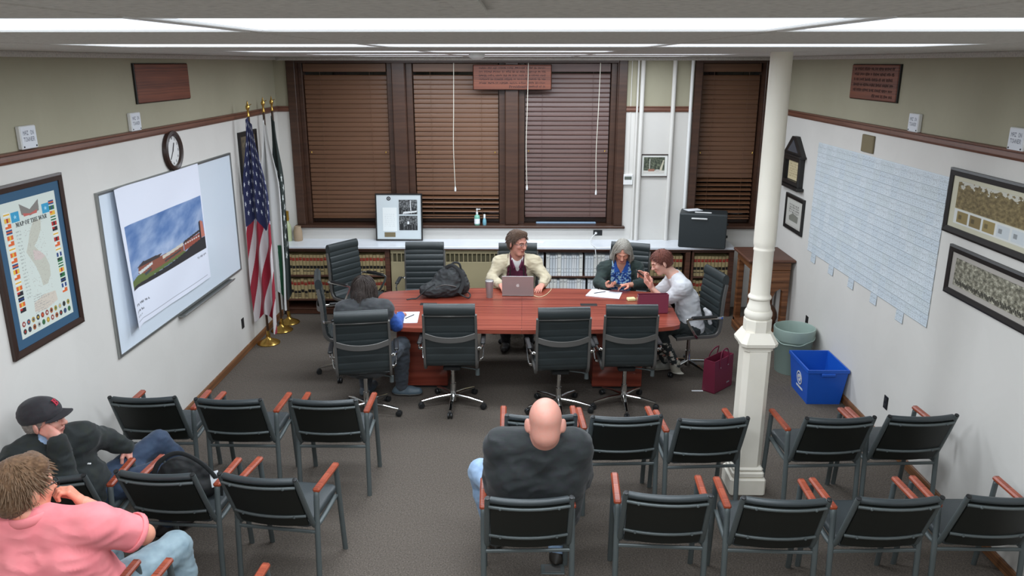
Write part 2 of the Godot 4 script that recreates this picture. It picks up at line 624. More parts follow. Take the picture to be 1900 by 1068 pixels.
func boxed(lo: Vector3, hi: Vector3, bev := 0.0) -> SurfaceTool:
	var s := G()
	bb(s, lo, hi, bev)
	return s

# ==================================================================== windows and blinds
func build_windows() -> void:
	var w1 := struct("window_1")
	var top := H
	var cas: Material = M.window_wood
	# casings, mullions with set-back stiles, jambs
	mk("casing", boxed(V(0.16, 1.09, 0.0), V(0.265, top, 0.03), 0.006), cas, w1)
	mk("casing", boxed(V(4.235, 1.09, 0.0), V(4.34, top, 0.03), 0.006), cas, w1)
	mk("head_casing", boxed(V(0.265, top - 0.07, -0.03), V(4.235, top, 0.028), 0.004), cas, w1)
	mk("jamb", boxed(V(0.245, 1.09, -0.28), V(0.275, top, 0.0)), cas, w1)
	mk("jamb", boxed(V(4.225, 1.09, -0.28), V(4.255, top, 0.0)), cas, w1)
	for p in [[1.445, 1.612], [2.842, 3.01]]:
		mk("mullion", boxed(V(p[0], 1.09, -0.25), V(p[1], top, 0.0), 0.01), cas, w1)
	for p in [[0.275, 0.325], [1.375, 1.445], [1.612, 1.69], [2.765, 2.842], [3.01, 3.085], [4.155, 4.225]]:
		mk("stile", boxed(V(p[0], 1.09, -0.28), V(p[1], top, -0.085), 0.004), cas, w1)
	mk("window_sill", boxed(V(0.13, 1.055, -0.28), V(4.375, 1.09, 0.055), 0.008), cas, w1)
	for p in [[0.3, 1.4], [1.65, 2.8], [3.05, 4.2]]:
		mk("bottom_rail", boxed(V(p[0], 1.09, -0.26), V(p[1], 1.15, -0.225), 0.004), cas, w1)
		mk("pane", boxed(V(p[0], 1.15, -0.25), V(p[1], top, -0.243)), M.night_glass, w1)
	mat("glimmer_paint", rgb(136, 160, 182), 0.3)  # added strip; its colour stands for a reflected glimmer below the blind
	mk("painted_glimmer", boxed(V(3.24, 1.09, -0.19), V(4.02, 1.108, -0.1), 0.006), M.glimmer_paint, w1).set_meta("label", "pale blue strip painted as a glimmer of light along the sill")
	var w2 := struct("window_2")
	mk("casing", boxed(V(5.16, 1.09, 0.0), V(5.255, top, 0.03), 0.006), cas, w2)
	mk("casing", boxed(V(6.02, 1.09, 0.0), V(6.1, top, 0.03), 0.006), cas, w2)
	mk("head_casing", boxed(V(5.255, top - 0.07, -0.03), V(6.02, top, 0.028), 0.004), cas, w2)
	mk("jamb", boxed(V(5.235, 1.09, -0.28), V(5.265, top, 0.0)), cas, w2)
	mk("jamb", boxed(V(6.01, 1.09, -0.28), V(6.04, top, 0.0)), cas, w2)
	mk("window_sill", boxed(V(5.13, 1.055, -0.28), V(6.11, 1.09, 0.055), 0.008), cas, w2)
	mk("bottom_rail", boxed(V(5.265, 1.09, -0.26), V(6.01, 1.15, -0.225), 0.004), cas, w2)
	mk("pane", boxed(V(5.265, 1.15, -0.25), V(6.01, top, -0.243)), M.night_glass, w2)
	# wooden venetian blinds: every slat is a piece
	venetian(0.335, 1.365, 1.15, 0, "closed brown wooden venetian blind nearest the flags", M.blind, 86.0)
	venetian(1.70, 2.755, 1.15, 5, "brown wooden venetian blind behind the soap bottles, lowest slats tilted open", M.blind, 86.0)
	venetian(3.095, 4.145, 1.17, 0, "brown wooden venetian blind tinted with painted light, behind hanging cords and over the glimmer strip", M.blind_light_tint, 80.0)
	venetian(5.28, 5.995, 1.15, 9, "brown wooden venetian blind above the black cabinet, lower slats tilted open", M.blind, 86.0)
	# long white pull cords
	for e in [[2.212, 1.57, "white pull cord hanging in front of the middle blind"], [3.118, 1.59, "white pull cord hanging at the side of the light tinted blind by the mullion"], [3.99, 1.53, "white pull cord hanging in front of the light tinted blind by the thermostat"]]:
		var t := thing("pull_cord", e[2], "cord", V(e[0], e[1], 0.076), 0.0, "blind pull cords")
		var s := G()
		tube(s, arc([V(0.01, H - e[1] - 0.07, 0), V(0.0, 1.0, 0.004), V(-0.012, 0.5, 0.0), V(0, 0.03, 0)], 6), 0.0046, 6)
		mk("cord", s, M.cord_cream, t)
		var k := G()
		lathe(k, [Vector2(0, -0.035), Vector2(0.011, -0.03), Vector2(0.013, 0.0), Vector2(0.006, 0.03), Vector2(0, 0.034)], 10)
		mk("tassel", k, M.white_plastic, t)

func venetian(x0: float, x1: float, y0: float, open_n: int, label: String, m: Material, tilt: float) -> void:
	var cx := (x0 + x1) / 2.0
	var w := x1 - x0
	var t := thing("window_blind", label, "blind", V(cx, y0, -0.135), 0.0, "venetian blinds")
	var s := G()
	bx(s, V(0, H - 0.075 - y0 - 0.035, 0.0), V(w, 0.07, 0.05), 0.004)
	mk("head_rail", s, m, t)
	var v := G()
	bx(v, V(0, H - 0.075 - y0 - 0.05, 0.036), V(w, 0.10, 0.012), 0.004)
	mk("valance", v, m, t)
	var b := G()
	bx(b, V(0, 0.014, 0), V(w, 0.022, 0.05), 0.005)
	mk("bottom_slat", b, m, t)
	# gently crowned slat
	var sl := G(true)
	var prof := PackedVector2Array()
	for i in 5:
		var q := -1.0 + 0.5 * i
		prof.append(Vector2(q * 0.032, 0.0012 * (1.0 - q * q)))
	for i in 5:
		var q := 1.0 - 0.5 * i
		prof.append(Vector2(q * 0.032, 0.0012 * (1.0 - q * q) - 0.003))
	prof.reverse()
	sweep(sl, [V(-w / 2, 0, 0), V(w / 2, 0, 0)], prof, true, false, Vector3.UP)
	var mesh := fin(sl)
	var pitch := 0.0575
	var n := int((H - 0.16 - y0 - 0.03) / pitch)
	for i in n:
		var y := 0.05 + i * pitch
		var a := deg_to_rad(32.0) if i < open_n else deg_to_rad(tilt - (3.0 if i % 7 == 3 else 0.0))
		if i == 0 and open_n > 0:
			a = deg_to_rad(12.0)
		put("slat", mesh, m, t, Transform3D(Basis(Vector3.RIGHT, a), V(0, y, 0)))
	for q in [-0.3, 0.3]:
		var c := G()
		tube(c, [V(q * w, 0.02, 0.033), V(q * w, H - 0.12 - y0, 0.033)], 0.0018, 5)
		mk("ladder_cord", c, m, t)
	for q in [-0.46, 0.46]:
		var kn := G()
		lathe(kn, [Vector2(0, -0.012), Vector2(0.01, -0.01), Vector2(0.007, 0.01), Vector2(0, 0.014)], 8, Transform3D(Basis(), V(q * w, 0.86, 0.04)))
		mk("tilt_knob", kn, M.brass, t)

# ==================================================================== cast column
func build_column() -> void:
	var t := thing("column", "cream painted cast column on a square pedestal amid the guest chairs", "column", V(4.745, 0, 4.6))
	var s := G()
	var sq := func(a: float, y: float) -> Array: return [Vector2(a * 1.41421, y)]
	# square plinth and mouldings
	var c := 0.012
	bx(s, V(0, 0.07, 0), V(0.262, 0.14, 0.262), c)
	bx(s, V(0, 0.165, 0), V(0.236, 0.05, 0.236), c)
	bx(s, V(0, 0.205, 0), V(0.222, 0.04, 0.222), 0.016)
	mk("plinth", s, M.column_paint, t)
	var p := G()
	var oct := PackedVector2Array()
	for v in slab2(0.196, 0.196, 0.036):
		oct.append(v)
	sweep(p, [V(0, 0.22, 0), V(0, 1.15, 0)], oct, false, false, Vector3.BACK)
	mk("pedestal", p, M.column_paint, t)
	var cap := G()
	var o2 := slab2(0.262, 0.262, 0.03)
	sweep(cap, [V(0, 1.135, 0), V(0, 1.16, 0), V(0, 1.172, 0), V(0, 1.196, 0), V(0, 1.262, 0), V(0, 1.268, 0)], o2, false, false, Vector3.BACK, [0.78, 0.8, 0.96, 1.0, 0.72, 0.70])
	mk("pedestal_cap", cap, M.column_paint, t)
	var oc := G()
	lathe(oc, [Vector2(0.098, 1.262), Vector2(0.098, 1.35), Vector2(0.094, 1.358), Vector2(0, 1.36)], 8, Transform3D(), false, PI / 8)
	mk("octagon_block", oc, M.column_paint, t)
	var sh := G(true)
	lathe(sh, [Vector2(0.084, 1.355), Vector2(0.092, 1.366), Vector2(0.097, 1.385), Vector2(0.096, 1.402), Vector2(0.088, 1.418), Vector2(0.082, 1.42), Vector2(0.083, 1.43), Vector2(0.08, 1.445), Vector2(0.073, 1.465), Vector2(0.07, 1.49), Vector2(0.071, 1.497), Vector2(0.078, 1.502), Vector2(0.081, 1.512), Vector2(0.078, 1.522), Vector2(0.071, 1.527), Vector2(0.0675, 1.54), Vector2(0.0675, 1.845), Vector2(0.0715, 1.852), Vector2(0.0715, 1.862), Vector2(0.069, 1.866), Vector2(0.0695, 1.878), Vector2(0.074, 1.89), Vector2(0.0755, 1.92), Vector2(0.073, 2.6), Vector2(0.0705, H)], 28)
	mk("shaft", sh, M.column_paint, t)

# ==================================================================== counter, bookcases, radiator cover
func build_counter() -> void:
	var t := thing("worktop", "long pale laminate worktop running under the windows", "counter", V(0, 0.875, 0))
	mk("slab", boxed(V(0.005, 0.0, 0.002), V(5.70, 0.03, 0.45), 0.004), M.laminate, t)
	mk("front_edge", boxed(V(0.005, -0.012, 0.425), V(5.70, 0.0, 0.447), 0.002), M.case_wood, t)
	bookcase(0.04, 1.40, "low dark wood bookcase of law books beside the flags", [0.50, 0.185])
	bookcase(2.80, 4.40, "low dark wood bookcase holding white periodicals behind the seated people", [0.50, 0.185])
	bookcase(4.42, 5.16, "low dark wood bookcase of law books below the framed park photograph", [0.50, 0.185])
	bookcase(5.18, 5.70, "low dark wood bookcase of law books under the black cabinet", [0.50, 0.185])
	# radiator cover with grille
	var r := thing("radiator_cover", "beige metal radiator cover with a row of grille slots", "radiator cover", V(1.41, 0, 0.02))
	var w := 1.385
	mk("front_panel", boxed(V(0, 0.02, 0.36), V(w, 0.70, 0.385), 0.004), M.radiator, r)
	mk("top_panel", boxed(V(0, 0.805, 0.0), V(w, 0.872, 0.385), 0.004), M.radiator, r)
	mk("end_panel", boxed(V(0, 0.02, 0.0), V(0.02, 0.805, 0.36)), M.radiator, r)
	mk("end_panel", boxed(V(w - 0.02, 0.02, 0.0), V(w, 0.805, 0.36)), M.radiator, r)
	mk("grille_mesh", boxed(V(0.03, 0.70, 0.345), V(w - 0.03, 0.805, 0.352)), M.radiator_mesh, r)
	var bar := G()
	bx(bar, Vector3.ZERO, V(0.014, 0.107, 0.02), 0.002)
	var bm := fin(bar)
	var n := 24
	for i in n + 1:
		put("grille_bar", bm, M.radiator, r, Transform3D(Basis(), V(0.025 + (w - 0.05) * i / n, 0.7525, 0.3735)))
	# law books and periodicals: each one a thing
	var law := [law_book(0), law_book(1), law_book(2)]
	var x := 0.065
	while x < 1.33:
		shelve(law, x, 0.525, "tan law book with red and black spine bands, upper shelf beside the flags", "law books on the upper shelf by the flags")
		shelve(law, x, 0.21, "tan law book with red and black spine bands, lower shelf beside the flags", "law books on the lower shelf by the flags")
		x += 0.0445
	x = 4.45
	while x < 5.06:
		shelve(law, x, 0.525, "tan law book with red and black bands, upper shelf below the framed park photograph", "law books on the upper shelf below the park photograph")
		if x < 4.95:
			shelve(law, x, 0.21, "tan law book with red and black bands, lower shelf below the framed park photograph", "law books on the lower shelf below the park photograph")
		x += 0.0445
	x = 5.21
	while x < 5.63:
		shelve(law, x, 0.525, "tan law book with red and black bands, upper shelf under the black cabinet", "law books on the upper shelf under the black cabinet")
		if x < 5.5:
			shelve(law, x, 0.21, "tan law book with red and black bands, lower shelf under the black cabinet", "law books on the lower shelf under the black cabinet")
		x += 0.0445
	var per := [periodical(0), periodical(1), periodical(2)]
	for y in [0.525, 0.21]:
		x = 2.86
		var i := 0
		while x < 4.34:
			var k := rng.randi_range(0, 2)
			var th: float = [0.026, 0.034, 0.045][k]
			var gap := i % 13 == 12
			var o: MeshInstance3D = put(numbered("periodical"), per[k].mesh, per[k].material_override, self, Transform3D(Basis().rotated(Vector3.FORWARD, 0.0), V(x + th / 2, y - 0.003, 0.398 + rng.randf_range(-0.012, 0.0))))
			tag(o, "white bound periodical standing on the %s shelf behind the seated people" % ("upper" if y > 0.4 else "lower"), "book", "white periodicals on the %s shelf" % ("upper" if y > 0.4 else "lower"))
			x += th + (0.03 if gap else 0.0015)
			i += 1
	for b in law + per:
		b.free()

func bookcase(x0: float, x1: float, label: String, shelves: Array) -> void:
	var t := thing("bookcase", label, "bookcase", V(x0, 0, 0.02), 0.0, "low bookcases under the worktop")
	var w := x1 - x0
	var m: Material = M.case_wood
	mk("side", boxed(V(0, 0, 0), V(0.025, 0.872, 0.395), 0.003), m, t)
	mk("side", boxed(V(w - 0.06, 0, 0), V(w, 0.872, 0.395), 0.003), m, t)
	mk("back", boxed(V(0.025, 0.0, 0), V(w - 0.06, 0.86, 0.012)), M.case_wood, t)
	mk("top_rail", boxed(V(0.025, 0.83, 0.37), V(w - 0.06, 0.872, 0.395), 0.003), m, t)
	mk("plinth", boxed(V(0.025, 0.0, 0.33), V(w - 0.06, 0.07, 0.35), 0.003), M.rail_wood, t)
	mk("bottom_board", boxed(V(0.025, 0.07, 0.012), V(w - 0.06, 0.088, 0.39), 0.003), m, t)
	for y in shelves:
		mk("shelf", boxed(V(0.025, y, 0.012), V(w - 0.06, y + 0.022, 0.388), 0.003), m, t)

func law_book(kind: int) -> MeshInstance3D:
	var im := pict(16, 96, rgb(176, 158, 116))
	var n := RandomNumberGenerator.new()
	n.seed = 50 + kind
	for y in 96:
		for x in 16:
			if n.randf() < 0.25:
				im.set_pixel(x, y, rgb(166, 148, 106))
	im.fill_rect(Rect2i(2, 14, 12, 14), rgb(150, 34, 30))
	im.fill_rect(Rect2i(3, 19, 10, 1), rgb(196, 160, 100))
	im.fill_rect(Rect2i(2, [52, 52, 56][kind], 12, 14), rgb(24, 22, 20))
	if kind > 0:
		im.fill_rect(Rect2i(2, 76, 12, 4), rgb(30, 28, 24))
	if kind == 2:
		im.fill_rect(Rect2i(2, 84, 12, 3), rgb(30, 28, 24))
	im.fill_rect(Rect2i(0, 0, 1, 96), rgb(120, 106, 76))
	im.fill_rect(Rect2i(15, 0, 1, 96), rgb(120, 106, 76))
	return book_mesh(Vector2(0.043, 0.262 - 0.006 * kind), 0.19, print_mat(im, 0.55))

func periodical(kind: int) -> MeshInstance3D:
	var base: Color = [rgb(240, 242, 243), rgb(226, 232, 236), rgb(242, 242, 236)][kind]
	var im := pict(24, 96, base)
	words(im, 4, 10, 20, 5, rgb(120, 126, 132), 60 + kind)
	words(im, 4, 60, 20, 4, rgb(130, 134, 140), 70 + kind)
	im.fill_rect(Rect2i(0, 0, 2, 96), base.darkened(0.25))
	im.fill_rect(Rect2i(22, 0, 2, 96), base.darkened(0.25))
	im.fill_rect(Rect2i(3, 78, 18, 2), [rgb(96, 110, 124), rgb(140, 146, 150), rgb(110, 120, 110)][kind])
	return book_mesh(Vector2([0.026, 0.034, 0.045][kind], [0.262, 0.256, 0.27][kind]), 0.2, print_mat(im, 0.6))

func book_mesh(size: Vector2, depth: float, m: Material) -> MeshInstance3D:   # spine towards +z at z = 0, standing on y = 0; rounded spine
	var s := G()
	var h := size.y
	var a := size.x / 2.0
	var xs := [-a, -a * 0.6, a * 0.6, a]
	var zs := [-0.006, 0.0, 0.0, -0.006]
	for i in 3:
		var uv := [Vector2(i / 3.0, 1), Vector2((i + 1) / 3.0, 1), Vector2((i + 1) / 3.0, 0), Vector2(i / 3.0, 0)]
		var c := [V(xs[i], 0, zs[i]), V(xs[i + 1], 0, zs[i + 1]), V(xs[i + 1], h, zs[i + 1]), V(xs[i], h, zs[i])]
		for k in [0, 2, 1, 0, 3, 2]:
			s.set_uv(uv[k]); s.add_vertex(c[k])
	var e := Vector2(0.5, 0.02)
	var f := func(p: Vector3, q: Vector3, r: Vector3, u: Vector3) -> void:
		for v in [p, r, q, p, u, r]:
			s.set_uv(e); s.add_vertex(v)
	f.call(V(a, 0, -0.006), V(a, 0, -depth), V(a, h, -depth), V(a, h, -0.006))
	f.call(V(-a, 0, -depth), V(-a, 0, -0.006), V(-a, h, -0.006), V(-a, h, -depth))
	f.call(V(-a, h, -0.006), V(a, h, -0.006), V(a, h, -depth), V(-a, h, -depth))
	f.call(V(-a, 0, -depth), V(a, 0, -depth), V(a, 0, -0.006), V(-a, 0, -0.006))
	f.call(V(a, 0, -depth), V(-a, 0, -depth), V(-a, h, -depth), V(a, h, -depth))
	var o := MeshInstance3D.new()
	o.mesh = fin(s)
	o.material_override = m
	return o

func shelve(kinds: Array, x: float, y: float, label: String, group: String) -> void:
	var k := rng.randi_range(0, 2)
	if y > 0.4 and k == 2:
		k = 1
	var o := put(numbered("law_book"), kinds[k].mesh, kinds[k].material_override, self, Transform3D(Basis(), V(x + 0.022, y - 0.003, 0.385 + rng.randf_range(-0.012, 0.0))))
	tag(o, label, "book", group)

# ==================================================================== meeting table
func build_table() -> void:
	var t := thing("meeting_table", "reddish cherry boat shaped meeting table with two box pedestals", "table", V(3.06, 0, 2.42))
	var half := func(q: int) -> PackedVector2Array:
		var p := PackedVector2Array()
		var pts := [Vector2(0.001, 0.70), Vector2(0.5, 0.693), Vector2(1.0, 0.66), Vector2(1.3, 0.61), Vector2(1.42, 0.575), Vector2(1.48, 0.53), Vector2(1.50, 0.46), Vector2(1.515, 0.0), Vector2(1.50, -0.42), Vector2(1.48, -0.50), Vector2(1.42, -0.55), Vector2(1.0, -0.64), Vector2(0.5, -0.69), Vector2(0.001, -0.70)]
		for v in pts:
			p.append(Vector2(v.x * q, v.y))
		return p
	for q in [-1, 1]:
		var s := G()
		prism(s, half.call(q), 0.038, Transform3D(Basis(Vector3.RIGHT, Vector3.BACK, Vector3.DOWN), V(0, 0.742, 0)))
		mk("tabletop", s, M.cherry, t)
		var p := G()
		bx(p, V(q * 0.94 if q > 0 else -0.975, 0.36, 0.03), V(0.49, 0.68, 0.58), 0.008)
		var o := mk("pedestal", p, M.cherry, t)
		var k := G()
		bx(k, V(q * 0.94 if q > 0 else -0.975, 0.01, 0.03), V(0.47, 0.02, 0.55))
		mk("kick_base", k, M.black_plastic, o)
		var g := G()
		bx(g, V(0.68 if q > 0 else -0.95, 0.7435, -0.09), V(0.17, 0.005, 0.075), 0.002)
		mk("data_port", g, M.black_plastic, t).set_meta("label", "dark flip-up data port")

# ==================================================================== conference chairs (facing -z when turned by 0)
func build_office_chairs() -> void:
	var c := thing("conference_chair", "", "chair", Vector3.ZERO)
	c.set_meta("base", "conference_chair")
	# star base
	var hub := G(true)
	lathe(hub, [Vector2(0.0, 0.05), Vector2(0.03, 0.05), Vector2(0.034, 0.06), Vector2(0.034, 0.115), Vector2(0.028, 0.125), Vector2(0.028, 0.22), Vector2(0.02, 0.222), Vector2(0.019, 0.40), Vector2(0, 0.40)], 16)
	mk("gas_column", hub, M.chrome, c)
	for i in 5:
		var a := TAU * i / 5.0 + 0.35
		var d := V(cos(a), 0, sin(a))
		var g := G()
		sweep(g, [d * 0.025 + V(0, 0.105, 0), d * 0.16 + V(0, 0.095, 0), d * 0.30 + V(0, 0.072, 0)], slab2(0.034, 0.026, 0.006), false, false, Vector3.UP, [1.15, 1.0, 0.7])
		var leg := mk("base_leg", g, M.chrome, c)
		var w := G()
		var side := V(-sin(a), 0, cos(a))
		for q in [-1, 1]:
			var b := Basis(d, side, d.cross(side))
			lathe(w, [Vector2(0, -0.009), Vector2(0.024, -0.009), Vector2(0.028, -0.004), Vector2(0.028, 0.006), Vector2(0.022, 0.009), Vector2(0, 0.009)], 14, Transform3D(b, d * 0.305 + V(0, 0.029, 0) + side * 0.013 * q))
		bx(w, d * 0.302 + V(0, 0.05, 0), V(0.018, 0.03, 0.014), 0.003)
		mk("caster", w, M.black_plastic, leg)
	# tilt mechanism and lever
	var tl := G()
	bx(tl, V(0, 0.41, 0.02), V(0.16, 0.04, 0.2), 0.01)
	mk("tilt_housing", tl, M.black_plastic, c)
	var lv := G()
	tube(lv, [V(0.05, 0.405, 0.05), V(0.2, 0.40, 0.10), V(0.245, 0.39, 0.115)], 0.007, 6)
	lathe(lv, [Vector2(0, -0.03), Vector2(0.02, -0.028), Vector2(0.018, 0.03), Vector2(0, 0.034)], 10, Transform3D(Basis(), V(0.235, 0.375, 0.115)))
	mk("lever", lv, M.chair_metal, c)
	# sling seat and back: quilted ribs
	var path := arc([V(0, 0.437, -0.245), V(0, 0.455, -0.22), V(0, 0.462, -0.1), V(0, 0.452, 0.06), V(0, 0.462, 0.155), V(0, 0.51, 0.195), V(0, 0.62, 0.205), V(0, 0.80, 0.213), V(0, 0.94, 0.235), V(0, 1.0, 0.248)], 8)
	var len := 0.0
	var cum := [0.0]
	for i in range(1, path.size()):
		len += (path[i] - path[i - 1]).length()
		cum.append(len)
	var ribs := 14
	var rows := 112
	var up_pts := []
	var dn_pts := []
	var j := 0
	for i in rows + 1:
		var d := len * i / rows
		while j < path.size() - 2 and cum[j + 1] < d:
			j += 1
		var p: Vector3 = path[j].lerp(path[j + 1], (d - cum[j]) / maxf(1e-6, cum[j + 1] - cum[j]))
		var tg: Vector3 = (path[j + 1] - path[j]).normalized()
		var nn := V(0, tg.z, -tg.y)
		if nn.y < 0 and p.z < 0.1:
			nn = -nn
		var f := fposmod(float(i) * ribs / rows, 1.0)
		var bulge := 0.009 * pow(absf(sin(PI * f)), 0.3)
		up_pts.append(p + nn * (0.008 + bulge))
		dn_pts.append(p - nn * (0.006 + bulge * 0.4))
	var seat := G(true)
	var back := G(true)
	var hw := 0.222
	for i in rows:
		var s: SurfaceTool = seat if i < rows * 0.46 else back
		s.set_smooth_group(0)
		var a: Vector3 = up_pts[i]
		var b: Vector3 = up_pts[i + 1]
		var e: Vector3 = dn_pts[i]
		var f2: Vector3 = dn_pts[i + 1]
		var L := V(-hw, 0, 0)
		var R := V(hw, 0, 0)
		quad(s, b + L, b + R, a + R, a + L)
		quad(s, e + L, e + R, f2 + R, f2 + L)
		s.set_smooth_group(-1)
		quad(s, a + L, e + L, f2 + L, b + L)
		quad(s, e + R, a + R, b + R, f2 + R)
	mk("seat", seat, M.leather, c)
	mk("backrest", back, M.leather, c)
	var roll := G(true)
	sweep(roll, [V(-0.226, 1.018, 0.252), V(-0.1, 1.018, 0.256), V(0.1, 1.018, 0.256), V(0.226, 1.018, 0.252)], headroll(), true, false, Vector3.UP)
	mk("head_roll", roll, M.leather, c)
	# side rails, lumbar bow, arms
	for q in [-1, 1]:
		var r := G()
		var pr := arc([V(q * 0.232, 0.437, -0.24), V(q * 0.232, 0.442, -0.05), V(q * 0.232, 0.442, 0.14), V(q * 0.232, 0.47, 0.20), V(q * 0.232, 0.55, 0.226), V(q * 0.232, 0.80, 0.238), V(q * 0.23, 0.975, 0.262)], 5)
		sweep(r, pr, slab2(0.034, 0.022, 0.004), false, false, V(1, 0, 0))
		mk("side_rail", r, M.rail_metal, c)
		var ar := G()
		var pa := arc([V(q * 0.245, 0.442, -0.02), V(q * 0.275, 0.45, -0.04), V(q * 0.285, 0.52, -0.09), V(q * 0.287, 0.63, -0.155), V(q * 0.287, 0.655, -0.13), V(q * 0.287, 0.655, 0.0), V(q * 0.285, 0.65, 0.2), V(q * 0.262, 0.648, 0.222), V(q * 0.236, 0.645, 0.232)], 5)
		sweep(ar, pa, slab2(0.026, 0.012, 0.003), false, false, V(1, 0, 0))
		var arm := mk("arm", ar, M.chrome, c)
		var pad := G()
		bx(pad, V(q * 0.287, 0.668, 0.02), V(0.044, 0.024, 0.27), 0.009)
		mk("arm_pad", pad, M.black_plastic, arm)
	var bow := G()
	sweep(bow, arc([V(-0.232, 0.775, 0.243), V(-0.12, 0.748, 0.268), V(0, 0.74, 0.277), V(0.12, 0.748, 0.268), V(0.232, 0.775, 0.243)], 5), slab2(0.012, 0.052, 0.003), false, false, Vector3.UP)
	mk("lumbar_bow", bow, M.rail_metal, c)
	var tb := G()
	sweep(tb, [V(-0.225, 0.965, 0.264), V(0, 0.962, 0.27), V(0.225, 0.965, 0.264)], slab2(0.012, 0.012, 0.003), false, false, Vector3.UP)
	mk("top_bar", tb, M.rail_metal, c)
	var list := [
		[V(1.645, 0, 3.34), 10.0, "black ribbed conference chair taken by the person with long dark hair"],
		[V(2.42, 0, 3.13), 1.0, "empty black ribbed conference chair beside the dark haired person, across from the backpack"],
		[V(3.405, 0, 3.22), 5.0, "empty black ribbed conference chair turned slightly, across the table from the laptop"],
		[V(4.02, 0, 3.13), 1.0, "empty black ribbed conference chair at the table in front of the burgundy handbag"],
		[V(1.14, 0, 1.07), -125.0, "empty black ribbed conference chair turned aslant by the law books and flags"],
		[V(1.91, 0, 1.18), 180.0, "empty black ribbed conference chair behind the backpack, before the radiator cover"],
		[V(3.01, 0, 1.22), 180.0, "black ribbed conference chair taken by the person at the laptop"],
		[V(4.26, 0, 1.17), 163.0, "black ribbed conference chair taken by the grey haired person"],
		[V(4.80, 0, 2.22), 102.0, "black ribbed conference chair at the table end taken by the person in a white shirt"],
		[V(1.26, 0, 2.33), -75.0, "empty black ribbed conference chair at the table end toward the whiteboard"]]
	for i in list.size():
		var e: Array = list[i]
		if i == 0:
			c.position = e[0]
			c.rotation.y = deg_to_rad(e[1])
			tag(c, e[2], "chair", "conference chairs round the table")
		else:
			dup(c, e[0], deg_to_rad(e[1]), e[2], "conference chairs round the table")

func headroll() -> PackedVector2Array:
	var p := PackedVector2Array()
	for i in 16:
		var a := TAU * i / 16.0
		p.append(Vector2(cos(a) * 0.034, sin(a) * 0.058))
	return p

